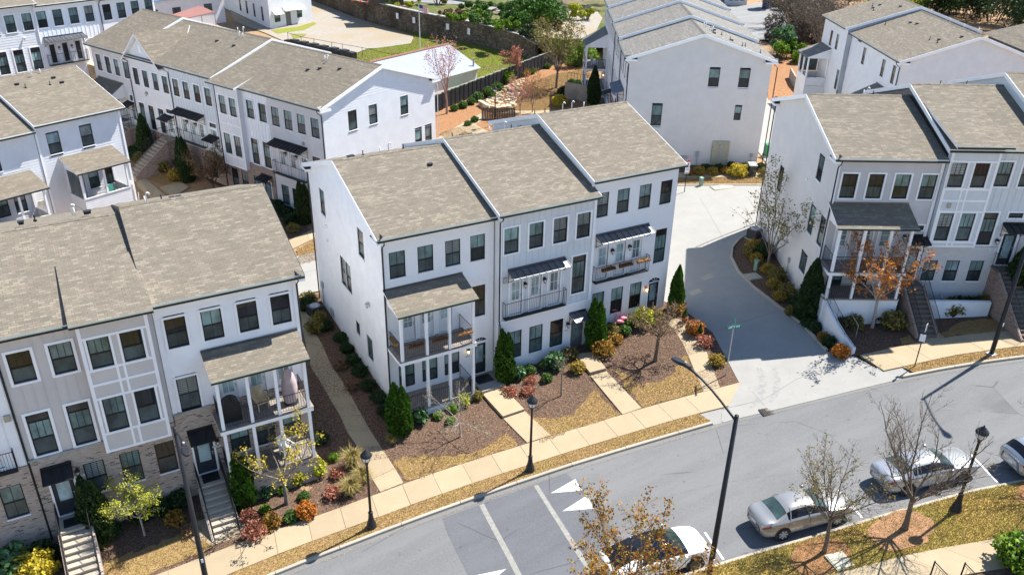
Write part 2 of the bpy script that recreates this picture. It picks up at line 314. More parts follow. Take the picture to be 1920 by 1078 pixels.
def glass(name, c, rough=.03, tint=None):
    """window pane seen from outside in daylight: dark room behind, clear reflections, faint curtain"""
    m, nt, b = newmat(name); oi = nd(nt, 'ShaderNodeObjectInfo')
    P = uv(nt); f = noise(nt, 1.3, 3, scalev(nt, pos(nt), (1, 1, .6)))
    col = ramp(nt, f, [(.35, tuple(x*.55 for x in c)), (.65, tuple(x*1.35 for x in c))])
    rv = nd(nt, 'ShaderNodeMath', operation='MULTIPLY_ADD', i_1=.8, i_2=.6); nt.links.new(oi.outputs['Random'], rv.inputs[0])
    col = mixc(nt, 1., col, rv.outputs[0], 'MULTIPLY')
    nt.links.new(col, b.inputs['Base Color']); b.inputs['Roughness'].default_value = rough; b.inputs['Specular IOR Level'].default_value = .4
    b.inputs['IOR'].default_value = 1.45
    MATS[name] = m
glass('pane_up', (.15, .225, .215)); glass('pane_lo', (.05, .07, .072), .15); glass('pane_dark', (.015, .018, .022), .03)
glass('pane_blind', (.26, .285, .27)); glass('pane_curtain', (.21, .29, .30)); glass('pane_amber', (.05, .045, .04)); glass('car_glass', (.028, .048, .046), .02)
glass('car_glass_black', (.008, .009, .012), .02)
def blinds():
    nt = MATS['pane_blind'].node_tree; b = nt.nodes['Principled BSDF']; w = nd(nt, 'ShaderNodeTexWave', wave_type='BANDS', bands_direction='Z', i_Scale=3.2); nt.links.new(pos(nt), w.inputs['Vector'])
    old = b.inputs['Base Color'].links[0].from_socket; nt.links.new(mixc(nt, w.outputs[0], old, (.10, .115, .11)), b.inputs['Base Color'])
blinds()
def metalroof(name, c, pitch=.12):
    m, nt, b = newmat(name)
    w = nd(nt, 'ShaderNodeTexWave', wave_type='BANDS', bands_direction='X', i_Scale=1/pitch/3.14); nt.links.new(uv(nt), w.inputs['Vector'])
    col = mixc(nt, noise(nt, .8, 4, pos(nt)), c, tuple(x*.8 for x in c)); nt.links.new(col, b.inputs['Base Color'])
    b.inputs['Roughness'].default_value = .45; b.inputs['Metallic'].default_value = .0
    bump(nt, b, w.outputs[0], .8, .05); MATS[name] = m
metalroof('tin_white', (.30, .33, .37), .3); metalroof('tin_rust', (.30, .13, .09), .3); metalroof('tin_blue', (.08, .28, .55), .3)
def carpaint(name, c, metallic=0., rough=.3):
    m, nt, b = newmat(name); b.inputs['Base Color'].default_value = c4(c); b.inputs['Metallic'].default_value = metallic
    b.inputs['Roughness'].default_value = rough; b.inputs['Coat Weight'].default_value = .8; b.inputs['Coat Roughness'].default_value = .04
    f = noise(nt, 300, 2, pos(nt)); nt.links.new(ramp(nt, f, [(.3, tuple(x*.93 for x in c)), (.7, c)]), b.inputs['Base Color'])
    MATS[name] = m
carpaint('car_white', (.80, .80, .79)); carpaint('car_silver', (.42, .43, .435), .6, .32); carpaint('car_champagne', (.38, .365, .34), .6, .32)
carpaint('tail_red', (.35, .01, .01), 0, .2); carpaint('head_clear', (.5, .52, .54), .3, .1); carpaint('chrome', (.7, .7, .7), 1., .15)
def emis(name, c, s):
    m, nt, b = newmat(name); b.inputs['Base Color'].default_value = c4(c); b.inputs['Emission Color'].default_value = c4(c); b.inputs['Emission Strength'].default_value = s; MATS[name] = m
emis('bulb', (1, .72, .35), 2.0)
m, nt, b = newmat('lamp_glass'); b.inputs['Base Color'].default_value = (.75, .74, .70, 1); b.inputs['Roughness'].default_value = .2; MATS['lamp_glass'] = m
# ------------------------------------------------------------------ mesh helpers
def tag(o, label=None, cat=None, group=None, kind=None):
    if label: o['label'] = label
    if cat: o['category'] = cat
    if group: o['group'] = group
    if kind: o['kind'] = kind
    return o
def link(o, parent=None):
    COL.objects.link(o)
    if parent is not None: o.parent = parent
    return o
def empty(name, loc, rz=0):
    o = bpy.data.objects.new(name, None); o.location = loc; o.rotation_euler = (0, 0, rz); o.empty_display_size = .3
    return link(o)
def put(name, mesh, parent=None, loc=(0, 0, 0), rz=0):
    o = bpy.data.objects.new(name, mesh); o.location = loc
    if rz: o.rotation_euler = (0, 0, rz)
    return link(o, parent)
class MB:
    def __init__(s): s.v = []; s.f = []; s.m = []
    def poly(s, pts, m=0):
        i = len(s.v); s.v += [tuple(p) for p in pts]; s.f.append(tuple(range(i, i+len(pts)))); s.m.append(m); return s
    def box(s, x0, y0, z0, x1, y1, z1, m=0, top=None):
        if x0 > x1: x0, x1 = x1, x0
        if y0 > y1: y0, y1 = y1, y0
        if z0 > z1: z0, z1 = z1, z0
        i = len(s.v)
        s.v += [(x0,y0,z0),(x1,y0,z0),(x1,y1,z0),(x0,y1,z0),(x0,y0,z1),(x1,y0,z1),(x1,y1,z1),(x0,y1,z1)]
        for k, q in enumerate(((0,3,2,1),(4,5,6,7),(0,1,5,4),(1,2,6,5),(2,3,7,6),(3,0,4,7))):
            s.f.append(tuple(i+a for a in q)); s.m.append(top if (k == 1 and top is not None) else m)
        return s
    def slab(s, top, t, mt=0, ms=0, mb=None):
        """extrude a polygon straight down by t"""
        n = len(top); bot = [(x, y, z-t) for x, y, z in top]
        s.poly(top, mt); s.poly(bot[::-1], ms if mb is None else mb)
        for i in range(n):
            j = (i+1) % n; s.poly([top[i], bot[i], bot[j], top[j]], ms)
        return s
    def tube(s, pts, r, n=6, m=0, cap=True):
        pts = [Vector(p) for p in pts]; rr = r if isinstance(r, (list, tuple)) else [r]*len(pts)
        rings = []
        for i, p in enumerate(pts):
            d = (pts[min(i+1, len(pts)-1)]-pts[max(i-1, 0)]).normalized()
            a = d.cross(Vector((0, 0, 1)) if abs(d.z) < .9 else Vector((1, 0, 0))).normalized(); b_ = d.cross(a)
            i0 = len(s.v)
            for k in range(n):
                t = 2*math.pi*k/n; q = p+(a*math.cos(t)+b_*math.sin(t))*rr[i]; s.v.append(tuple(q))
            rings.append(i0)
        for a0, b0 in zip(rings, rings[1:]):
            for k in range(n):
                s.f.append((a0+k, a0+(k+1) % n, b0+(k+1) % n, b0+k)); s.m.append(m)
        if cap:
            s.f.append(tuple(rings[0]+k for k in range(n))[::-1]); s.m.append(m)
            s.f.append(tuple(rings[-1]+k for k in range(n))); s.m.append(m)
        return s
    def lathe(s, prof, n=12, m=0, cx=0, cy=0, ms=None):
        rings = []
        for r, z in prof:
            i0 = len(s.v)
            for k in range(n):
                t = 2*math.pi*k/n; s.v.append((cx+r*math.cos(t), cy+r*math.sin(t), z))
            rings.append(i0)
        for q, (a0, b0) in enumerate(zip(rings, rings[1:])):
            for k in range(n):
                s.f.append((a0+k, a0+(k+1) % n, b0+(k+1) % n, b0+k)); s.m.append(ms[q] if ms else m)
        s.f.append(tuple(rings[0]+k for k in range(n))[::-1]); s.m.append(ms[0] if ms else m)
        s.f.append(tuple(rings[-1]+k for k in range(n))); s.m.append(ms[-1] if ms else m)
        return s
    def mesh(s, name, mats, smooth=False):
        me = bpy.data.meshes.new(name); me.from_pydata(s.v, [], s.f)
        for k in mats: me.materials.append(MATS[k])
        me.polygons.foreach_set('material_index', s.m)
        if smooth: me.polygons.foreach_set('use_smooth', [True]*len(s.f))
        setuv(me); return me
    def build(s, name, mats, parent=None, loc=(0, 0, 0), rz=0, smooth=False):
        if isinstance(mats, str): mats = [mats]
        return put(name, s.mesh(name, mats, smooth), parent, loc, rz)
def setuv(me):
    """UVs in metres on every face: horizontal tangent and slope direction"""
    n = len(me.loops)
    if not n: return
    co = np.empty(len(me.vertices)*3); me.vertices.foreach_get('co', co); co = co.reshape(-1, 3)
    vi = np.empty(n, int); me.loops.foreach_get('vertex_index', vi)
    N = np.empty(len(me.polygons)*3); me.polygons.foreach_get('normal', N); N = N.reshape(-1, 3)
    lt = np.empty(len(me.polygons), int); me.polygons.foreach_get('loop_total', lt)
    t = np.stack([-N[:, 1], N[:, 0], 0*N[:, 0]], 1); l = np.linalg.norm(t, axis=1); flat = l < .05
    t[flat] = (1, 0, 0); t /= np.maximum(np.linalg.norm(t, axis=1), 1e-9)[:, None]
    b = np.cross(N, t); f = np.repeat(np.arange(len(lt)), lt); p = co[vi]
    u = np.stack([(p*t[f]).sum(1), (p*b[f]).sum(1)], 1).astype(np.float32)
    lay = me.uv_layers.new(name='uv'); lay.data.foreach_set('uv', u.ravel())
def npmesh(name, V, F, mats, mi=None, rnd=None, smooth=False):
    """big meshes from arrays; F is (n,3) or (n,4)"""
    me = bpy.data.meshes.new(name); V = np.asarray(V, np.float32); F = np.asarray(F, np.int32); k = F.shape[1]
    me.vertices.add(len(V)); me.vertices.foreach_set('co', V.ravel())
    me.loops.add(F.size); me.loops.foreach_set('vertex_index', F.ravel())
    me.polygons.add(len(F)); me.polygons.foreach_set('loop_start', np.arange(0, F.size, k, dtype=np.int32))
    for m_ in ([mats] if isinstance(mats, str) else mats): me.materials.append(MATS[m_])
    if mi is not None: me.polygons.foreach_set('material_index', np.asarray(mi, np.int32))
    if smooth: me.polygons.foreach_set('use_smooth', np.ones(len(F), bool))
    me.update(calc_edges=True)
    if rnd is not None:
        a = me.attributes.new('rnd', 'FLOAT', 'FACE'); a.data.foreach_set('value', np.asarray(rnd, np.float32))
    return me
def inpoly(P, poly):
    x, y = P[:, 0], P[:, 1]; r = np.zeros(len(P), bool); n = len(poly)
    for i in range(n):
        x0, y0 = poly[i]; x1, y1 = poly[(i+1) % n]
        if y0 == y1: continue
        c = (y0 > y) != (y1 > y); r ^= c & (x < (x1-x0)*(y-y0)/(y1-y0)+x0)
    return r
def dens(poly, step):
    out = []
    for i in range(len(poly)):
        a = np.array(poly[i][:2]); b = np.array(poly[(i+1) % len(poly)][:2]); n = max(1, int(np.hypot(*(b-a))/step))
        for k in range(n): out.append(tuple(a+(b-a)*k/n))
    return out
def drape(name, poly, off, mat, step=1.2, zf=None, parent=None, thick=0):
    """a sheet laid over the terrain inside a 2D outline, with a skirt when thick"""
    P = [(p[0], p[1]) for p in poly]; B = dens(P, step)
    xs = [p[0] for p in B]; ys = [p[1] for p in B]
    gx = np.arange(min(xs), max(xs), step); gy = np.arange(min(ys), max(ys), step)
    g = np.array([(x, y) for x in gx for y in gy]) if len(gx) and len(gy) else np.zeros((0, 2))
    g = g[inpoly(g, P)] if len(g) else g
    pts = [Vector(b) for b in B]+[Vector(q) for q in g]
    nb = len(B); v2, e2, f2, *_ = delaunay_2d_cdt(pts, [(i, (i+1) % nb) for i in range(nb)], [list(range(nb))], 1, 1e-4)
    A = np.array([(v.x, v.y) for v in v2]); Z = (Gn(A) if zf is None else np.array([zf(x, y) for x, y in A]))+off
    V = [(a[0], a[1], z) for a, z in zip(A, Z)]; mb = MB(); mb.v = V
    for f in f2:
        if len(f) >= 3:
            a, b, c = [A[i] for i in f[:3]]
            if (b[0]-a[0])*(c[1]-a[1])-(b[1]-a[1])*(c[0]-a[0]) < 0: f = f[::-1]
            mb.f.append(tuple(f)); mb.m.append(0)
    if thick:
        bz = (Gn(B) if zf is None else np.array([zf(x, y) for x, y in B]))+off
        for i in range(nb):
            j = (i+1) % nb; a, b = B[i], B[j]
            mb.poly([(a[0], a[1], bz[i]), (a[0], a[1], bz[i]-thick), (b[0], b[1], bz[j]-thick), (b[0], b[1], bz[j])])
    return mb.build(name, [mat], parent)
def gband(lo, hi, xs):
    """outline between two lines given as x->y tables"""
    return [(x, interp(lo, x)) for x in xs]+[(x, interp(hi, x)) for x in reversed(xs)]
def text_mesh(s, size, depth=.004):
    c = bpy.data.curves.new('t', 'FONT'); c.body = s; c.size = size; c.align_x = 'CENTER'; c.align_y = 'CENTER'; c.extrude = depth
    o = bpy.data.objects.new('t', c); COL.objects.link(o)
    dg = bpy.context.evaluated_depsgraph_get(); me = bpy.data.meshes.new_from_object(o.evaluated_get(dg))
    bpy.data.objects.remove(o); bpy.data.curves.remove(c)
    return me
rng = np.random.default_rng(7); random.seed(7)
# ------------------------------------------------------------------ townhouse kit
# Houses are built in the frame of their row: x along the front, y into the house, z = height above datum.
class Row:
    def __init__(s, x, y, deg): s.o = Vector((x, y, 0)); s.a = R(deg); s.d = Vector((math.cos(s.a), math.sin(s.a), 0)); s.n = Vector((-math.sin(s.a), math.cos(s.a), 0))
    def W(s, x, y, z=0): return s.o+s.d*x+s.n*y+Vector((0, 0, z))
FOOT = []
class House:
    def __init__(s, row, x0, x1, zb, label, name='townhouse', group=None):
        s.row, s.x0, s.x1, s.zb = row, x0, x1, zb; FOOT.append((row, x0, x1))
        s.root = empty(name, row.W(x0, 0, zb), row.a); tag(s.root, label, 'townhouse', group)
        s.off = Vector((-x0, 0, -zb)); s.cut = {'front': [], 'left': [], 'right': [], 'rear': []}
    def add(s, mb, name, mats, parent=None, smooth=False):
        if parent is None: return mb.build(name, mats, s.root, s.off, 0, smooth)
        return mb.build(name, mats, parent, (0, 0, 0), 0, smooth)
    def place(s, name, me, x, y, z, rz=0, parent=None):
        return put(name, me, s.root, Vector((x, y, z))+s.off, rz)
def holes(a, b, cuts):
    iv = [(a, b)]
    for c0, c1 in cuts:
        nv = []
        for p, q in iv:
            if c1 <= p or c0 >= q: nv.append((p, q)); continue
            if c0 > p: nv.append((p, c0))
            if c1 < q: nv.append((c1, q))
        iv = nv
    return [(p, q) for p, q in iv if q-p > .004]
def wall_mesh(x0, x1, z0, z1, cuts, lap=0, gable=None, reveal=.09, zlap=None, m=0, gmat=None):
    """wall in the xz plane facing -y with openings; gable=(xpeak,zpeak) adds the triangle; lap=exposure of boards"""
    mb = MB(); cuts = [c for c in cuts]
    def lim(z):
        if gable is None or z <= z1: return x0, x1
        t = (z-z1)/(gable[1]-z1); return x0+(gable[0]-x0)*t, x1+(gable[0]-x1)*t
    top = gable[1] if gable else z1
    if lap:
        z = z0
        while z < top-.01:
            zn = min(z+lap, top)
            if z < z1 < zn: zn = z1
            a0, a1 = lim(z); b0, b1 = lim(zn)
            cs = [(c[0], c[1]) for c in cuts if c[2] < zn-.002 and c[3] > z+.002]
            for p, q in holes(a0, a1, cs):
                pb = max(p, b0); qb = min(q, b1)
                if qb < pb: pb = qb = (pb+qb)/2
                mb.poly([(p, -.013, z), (q, -.013, z), (qb, 0, zn), (pb, 0, zn)], m)
                mb.poly([(p, .0, z), (q, .0, z), (q, -.013, z), (p, -.013, z)], m)
            z = zn
    else:
        xs = sorted({x0, x1, *[min(max(c[k], x0), x1) for c in cuts for k in (0, 1)]}); zs = sorted({z0, z1, *[min(max(c[k], z0), z1) for c in cuts for k in (2, 3)]})
        for i in range(len(xs)-1):
            for j in range(len(zs)-1):
                cx = (xs[i]+xs[i+1])/2; cz = (zs[j]+zs[j+1])/2
                if not any(c[0] < cx < c[1] and c[2] < cz < c[3] for c in cuts):
                    mb.poly([(xs[i], 0, zs[j]), (xs[i+1], 0, zs[j]), (xs[i+1], 0, zs[j+1]), (xs[i], 0, zs[j+1])], m)
        if gable: mb.poly([(x0, 0, z1), (x1, 0, z1), (gable[0], 0, gable[1])], m)
    for a, b, c, d in cuts:
        y = reveal
        mb.poly([(a, 0, c), (b, 0, c), (b, y, c), (a, y, c)], m); mb.poly([(a, 0, d), (a, y, d), (b, y, d), (b, 0, d)], m)
        mb.poly([(a, 0, c), (a, y, c), (a, y, d), (a, 0, d)], m); mb.poly([(b, 0, c), (b, 0, d), (b, y, d), (b, y, c)], m)
        mb.poly([(a, y+.03, c), (b, y+.03, c), (b, y+.03, d), (a, y+.03, d)], m)
    return mb
_wc = {}
def window_meshes(w, h, style, trim, var=0):
    """sash frame, panes and casing; origin top-left, x right, z down, outside = -y"""
    k = (round(w, 2), round(h, 2), style, trim, var)
    if k in _wc: return _wc[k]
    fr = MB(); t = .05; y0, y1 = .03, .085
    tr = .36 if style == 'tall' else 0
    fr.box(0, y0, -h, t, y1, 0).box(w-t, y0, -h, w, y1, 0).box(t, y0, -t, w-t, y1, 0).box(t, y0, -h, w-t, y1, -h+t*1.3)
    zt = -t-tr
    if tr: fr.box(t, y0, zt-.06, w-t, y1, zt); zt -= .06
    mid = (zt-h)/2 if style != 'small' else None
    panes = []
    if style == 'small': panes.append((t, w-t, -h+t, zt, 'pane_lo'))
    else:
        fr.box(t, y0-.004, mid-.035, w-t, y1, mid+.035)
        n = {'2': 1, '3': 2, 'tall': 2, '1': 0, '2u': 1}[style]
        for i in range(n):
            x = t+(w-2*t)*(i+1)/(n+1); fr.box(x-.011, y0+.012, mid+.03, x+.011, y1-.001, zt)
            if style == '2': fr.box(x-.011, y0+.02, -h+t, x+.011, y1-.001, mid-.03)
        panes.append((t, w-t, mid+.03, zt, ('pane_up', 'pane_blind', 'pane_dark', 'pane_up', 'pane_curtain')[var])); panes.append((t, w-t, -h+t, mid-.03, ('pane_lo', 'pane_lo', 'pane_lo', 'pane_dark', 'pane_lo')[var]))
        if tr: panes.append((t, w-t, -t-tr, -t, 'pane_amber'))
    me = fr.mesh('window', ['dark_frame']); pm = []
    for a, b, c, d, mt in panes:
        p = MB().box(a, y1-.028, c, b, y1-.02, d); pm.append(p.mesh('pane', [mt]))
    tm = None
    if trim:
        q = MB(); e = trim; q.box(-e, -.05, -h-e*.8, 0, .03, e).box(w, -.05, -h-e*.8, w+e, .03, e).box(0, -.052, 0, w, .03, e).box(0, -.056, -h-e*.8, w, .03, -h)
        tm = q.mesh('trim', ['white_trim'])
    else:
        q = MB(); q.box(-.03, -.055, -h-.06, w+.03, .03, -h); tm = q.mesh('sill', ['white_brickpaint'])
    _wc[k] = (me, pm, tm); return _wc[k]
FACE = {'front': 0, 'left': -math.pi/2, 'right': math.pi/2, 'rear': math.pi}
def window(H, x, z, w=.91, h=1.54, style='2', trim=.1, y=0, face='front', cut=True, curtain=None):
    """x is the left edge seen from outside, z the top"""
    me, pm, tm = window_meshes(w, h, style, trim, random.choice((0, 0, 0, 1, 2, 3, 4)))
    if face == 'front': o = H.place('window', me, x, y, z)
    elif face == 'left': o = H.place('window', me, y, x, z, FACE['left'])      # x = distance from the front, y = wall plane
    elif face == 'right': o = H.place('window', me, y, x, z, FACE['right'])
    for p in pm: put('pane', p, o)
    if tm: put(tm.name.split('.')[0], tm, o)
    if cut:
        if face == 'left': H.cut['left'].append((-x, -x+w, z-h, z))
        elif face == 'right': H.cut['right'].append((x, x+w, z-h, z))
        else: H.cut['front'].append((x, x+w, z-h, z))
    return o
_dc = {}
def door(H, x, zb, w=.86, h=2.05, mat='door_white', glassm='pane_curtain', y=0, lites=(2, 3), glz=(.42, .93), cut=True, frame=True, handle=1):
    """panelled glass door: leaf, glass, handle, casing"""
    k = (w, h, mat, glassm, lites, glz, frame, handle)
    if k not in _dc:
        lf = MB().box(0, .05, 0, w, .09, h)
        a, b = w*.2, w*.8; c, d = h*glz[0], h*glz[1]
        g = MB().box(a, .035, c, b, .05, d).mesh('glass', [glassm])
        mu = MB()
        for i in range(1, lites[0]): xx = a+(b-a)*i/lites[0]; mu.box(xx-.012, .022, c, xx+.012, .034, d)
        for i in range(1, lites[1]): zz = c+(d-c)*i/lites[1]; mu.box(a, .022, zz-.012, b, .0335, zz+.012)
        mu.box(a-.03, .028, c-.03, a, .049, d+.03).box(b, .028, c-.03, b+.03, .049, d+.03).box(a, .028, c-.03, b, .049, c).box(a, .028, d, b, .049, d+.03)
        hx = w*.91 if handle > 0 else w*.09
        hd = MB().box(hx-.03, 0, h*.47, hx+.03, .049, h*.475+.02).box(hx-.035, .01, h*.52, hx+.035, .049, h*.55).mesh('handle', ['galvanized'])
        fm = MB().box(-.09, -.02, 0, 0, .08, h+.1).box(w, -.02, 0, w+.09, .08, h+.1).box(0, -.02, h, w, .08, h+.1).box(-.05, -.06, -.05, w+.05, .09, 0).mesh('casing', ['white_trim'])
        _dc[k] = (lf.mesh('door', [mat]), g, mu.mesh('grille', [mat]), hd, fm)
    lf, g, mu, hd, fm = _dc[k]; o = H.place('door', lf, x, y, zb)
    put('glass', g, o); put('grille', mu, o); put('handle', hd, o)
    if frame: put('casing', fm, o)
    if cut: H.cut['front'].append((x, x+w, zb, zb+h))
    return o
_lan = None
def lantern(H, x, z, y=0, face='front', lit=False, mat='black_metal'):
    mb = MB(); mb.box(-.06, -.02, -.1, .06, 0, .12).tube([(0, -.02, .1), (0, -.1, .2), (0, -.16, .16)], .012, 5)
    mb.lathe([(.03, .17), (.11, .1), (.12, .06)], 8, 0, 0, -.16); mb.lathe([(.05, -.2), (.06, -.17), (.02, -.22)], 8, 0, 0, -.16)
    for i in range(4):
        a = math.pi/4+i*math.pi/2; c, s_ = math.cos(a), math.sin(a); mb.tube([(.095*c, -.16+.095*s_, .07), (.055*c, -.16+.055*s_, -.18)], .01, 4)
    if face == 'front': o = H.place('wall_lantern', mb.mesh('wall_lantern', [mat]), x, y, z)
    else: o = H.place('wall_lantern', mb.mesh('wall_lantern', [mat]), y, x, z, FACE[face])
    g = MB().lathe([(.045, -.17), (.085, .06)], 8, 0, 0, -.16); put('globe', g.mesh('globe', ['bulb' if lit else 'lamp_glass'], True), o)
    return o
def awning(H, x0, x1, zt, zf, y0, y1, mat='bronze_metal', drop=.1, braces=True, pitch=.42):
    """standing seam canopy: sheet, seams, flashing, braces"""
    mb = MB(); t = .035
    mb.slab([(x0, y1, zf), (x1, y1, zf), (x1, y0-.001, zt), (x0, y0-.001, zt)], t, 0, 0)
    o = H.add(mb, 'awning', [mat])
    n = max(2, int(round((x1-x0)/pitch))); L = math.hypot(y1-y0, zt-zf)
    sm = MB()
    for xx in (0,): sm.slab([(-.012, y1, zf+.04), (.012, y1, zf+.04), (.012, y0, zt+.04), (-.012, y0, zt+.04)], .039)
    sme = sm.mesh('seam', [mat])
    for i in range(n+1):
        xx = x0+(x1-x0)*i/n; xx = min(max(xx, x0+.012), x1-.012); put('seam', sme, o, (xx, 0, 0))
    put('flashing', MB().box(x0, y0-.03, zt, x1, y0, zt+.12).mesh('flashing', [mat]), o)
    if braces:
        for xx in (x0+.06, x1-.06):
            b = MB().tube([(xx, y1+.05, zf-.03), (xx, y0-.02, zf-.5)], .02, 5).tube([(xx, y0-.02, zf-.55), (xx, y0-.02, zt-.05)], .018, 4).tube([(xx, y1+.03, zf-.04), (xx, y0, zf-.06)], .018, 4)
            put('brace', b.mesh('brace', ['black_metal']), o)
    return o
def railing(H, pts, h=.95, sp=.115, parent=None, name='railing', mat='black_metal'):
    """balustrade along points (x,y,z): rails, end posts and bars in one mesh; bars too thin to pick apart"""
    mb = MB()
    for a, b in zip(pts, pts[1:]):
        a, b = Vector(a), Vector(b); L = (b-a).length; d = (b-a)/L
        up = Vector((0, 0, 1))
        mb.tube([a+up*h, b+up*h], .022, 4).tube([a+up*.1, b+up*.1], .014, 4)
        n = max(1, int(L/sp))
        for i in range(n+1):
            p = a+(b-a)*(i/n); r = .018 if i in (0, n) else .0085
            mb.tube([p+up*(0 if i in (0, n) else .1), p+up*h], r, 4, cap=False)
    return H.add(mb, name, [mat])
def roof(H, x0, x1, ze, zr, yr, D, ov=.4, rl=.3, rr=.3, mat='shingle', y0=0, rear=True, ovr=None, rake='white_trim'):
    """gable roof with its ridge along x: shingled slab, fascia; eave at wall height ze"""
    if ovr is None: ovr = ov
    s1 = (zr-ze)/(yr-y0); a, b = x0-rl, x1+rr; zf = ze-s1*ov+.13; zk = zr+.13
    s2 = (zr-ze)/(D-yr); zb = ze-s2*ovr+.13
    mb = MB()
    mb.slab([(a, y0-ov, zf), (b, y0-ov, zf), (b, yr, zk), (a, yr, zk)], .16, 0, 1)
    mb.slab([(a, yr, zk), (b, yr, zk), (b, D+ovr, zb), (a, D+ovr, zb)], .16, 0, 1)
    o = H.add(mb, 'roof', [mat, 'white_trim'])
    cap = MB()
    n = int((b-a)/.3)
    for i in range(n):
        p, q = a+(b-a)*i/n, a+(b-a)*(i+1)/n; j = .008*(i % 2)
        cap.poly([(p, yr-.15, zk-.15*s1+.012), (q, yr-.15, zk-.15*s1+.02+j), (q, yr, zk+.03+j), (p, yr, zk+.018)]); cap.poly([(p, yr, zk+.018), (q, yr, zk+.03+j), (q, yr+.15, zk-.15*s2+.02+j), (p, yr+.15, zk-.15*s2+.012)])
    put('ridge_cap', cap.mesh('ridge_cap', [mat]), o)
    for sx, e in ((a, -1), (b, 1)):
        if (e < 0 and rl > .02) or (e > 0 and rr > .02):
            f = MB(); w = .03*e
            for (ya, za, yb, zb_) in ((y0-ov, zf, yr, zk), (yr, zk, D+ovr, zb)):
                p = [(sx, ya, za-.01), (sx, yb, zb_-.01), (sx, yb, zb_-.27), (sx, ya, za-.27)]; q = [(x+w, y, z) for x, y, z in p]
                f.poly(p[::-1] if e > 0 else p); f.poly(q if e > 0 else q[::-1]); f.poly([p[0], q[0], q[1], p[1]]); f.poly([p[2], q[2], q[3], p[3]]); f.poly([p[0], p[3], q[3], q[0]]); f.poly([p[1], q[1], q[2], p[2]])
            put('rake_board', f.mesh('rake_board', [rake]), o)
    g = MB(); g.box(a, y0-ov-.1, zf-.17, b, y0-ov, zf-.06, 0, 1)
    put('gutter', g.mesh('gutter', ['gutter_black', 'gutter_green']), o)
    ey = MB().box(a+.05, y0-ov+.01, zf-.2, b-.05, y0, zf-.165); put('soffit', ey.mesh('soffit', ['white_trim']), o)
    if rear: put('gutter', MB().box(a, D+ovr, zb-.17, b, D+ovr+.1, zb-.06, 0, 1).mesh('gutter', ['gutter_black', 'gutter_green']), o)
    return o
def eave_return(H, x, y, ze, side, front=True, mat='shingle'):
    """small shingled return at the foot of a gable"""
    e = -1 if side == 'left' else 1; L = .75; s = 1 if front else -1
    yy = y-.42*s; y2 = yy+L*s+.3*s; xo = x+e*.36
    mb = MB(); z = ze-.12
    mb.poly([(xo, yy, z), (xo, y2, z), (x, y2-.1*s, z+.28), (x, yy, z+.28)], 0); mb.poly([(xo, y2, z), (x, y2, z), (x, y2-.1*s, z+.28)], 0)
    mb.box(min(x, xo), min(yy, y2), z-.16, max(x, xo), max(yy, y2), z-.004, 1)
    return H.add(mb, 'eave_return', ['black_metal', 'white_trim'])  # sloping top black instead of shingle: its shade painted into the colour
def downspout(H, x, y, zt, zb, mat='black_metal', kink=0):
    mb = MB(); r = .045; yw = y-.06
    pts = [(x, y-.45, zt+.06), (x, y-.40, zt-.12), (x, yw, zt-.42)]
    if kink: pts += [(x, yw, kink+.15), (x, yw-.12, kink-.12)]; yw -= .12
    pts += [(x, yw, zb+.2), (x, yw-.12, zb+.08)]
    mb.tube(pts, r, 4); return H.add(mb, 'downspout', [mat])
def battens(H, x0, x1, z0, z1, y, mat, sp=.4, cuts=()):
    mb = MB(); n = int((x1-x0)/sp)
    for i in range(1, n+1):
        x = x0+i*sp
        cs = [(c[2]-.12, c[3]+.12) for c in cuts if c[0]-.14 < x < c[1]+.14]
        for p, q in holes(z0, z1, cs): mb.box(x-.022, y-.022, p, x+.022, y, q)
    return tag(H.add(mb, 'battens', [mat]), kind='stuff')
def board(H, pts, name='corner_board', mat='white_trim'):
    for p in pts: H.add(MB().box(*p), name, [mat])
def vent_kit(H, items, D, yr, ze, zr, y0=0):
    """roof furniture: white goosenecks, black stacks and low vents"""
    s1 = (zr-ze)/(yr-y0); s2 = (zr-ze)/(D-yr)
    for kind, x, y in items:
        z = (ze+s1*(y-y0) if y < yr else zr-s2*(y-yr))+.13
        if kind == 'g':
            mb = MB().tube([(x, y, z-.05), (x, y, z+.42), (x+.04, y, z+.5), (x+.1, y, z+.52), (x+.16, y, z+.47), (x+.16, y, z+.4)], .035, 7); H.add(mb, 'flue_pipe', ['pvc_white'], smooth=True)
        elif kind == 'p':
            H.add(MB().tube([(x, y, z-.05), (x, y, z+.36)], .035, 7), 'flue_pipe', ['pvc_white'], smooth=True)
        elif kind == 'b':
            H.add(MB().tube([(x, y, z-.05), (x, y, z+.3)], .03, 7).tube([(x, y, z-.03), (x, y, z+.05)], .08, 8), 'vent_stack', ['black_metal'])
        else:
            H.add(MB().box(x-.11, y-.1, z-.06, x+.11, y+.1, z+.07).box(x-.14, y-.14, z+.07, x+.14, y+.12, z+.1), 'roof_vent', ['black_metal'])
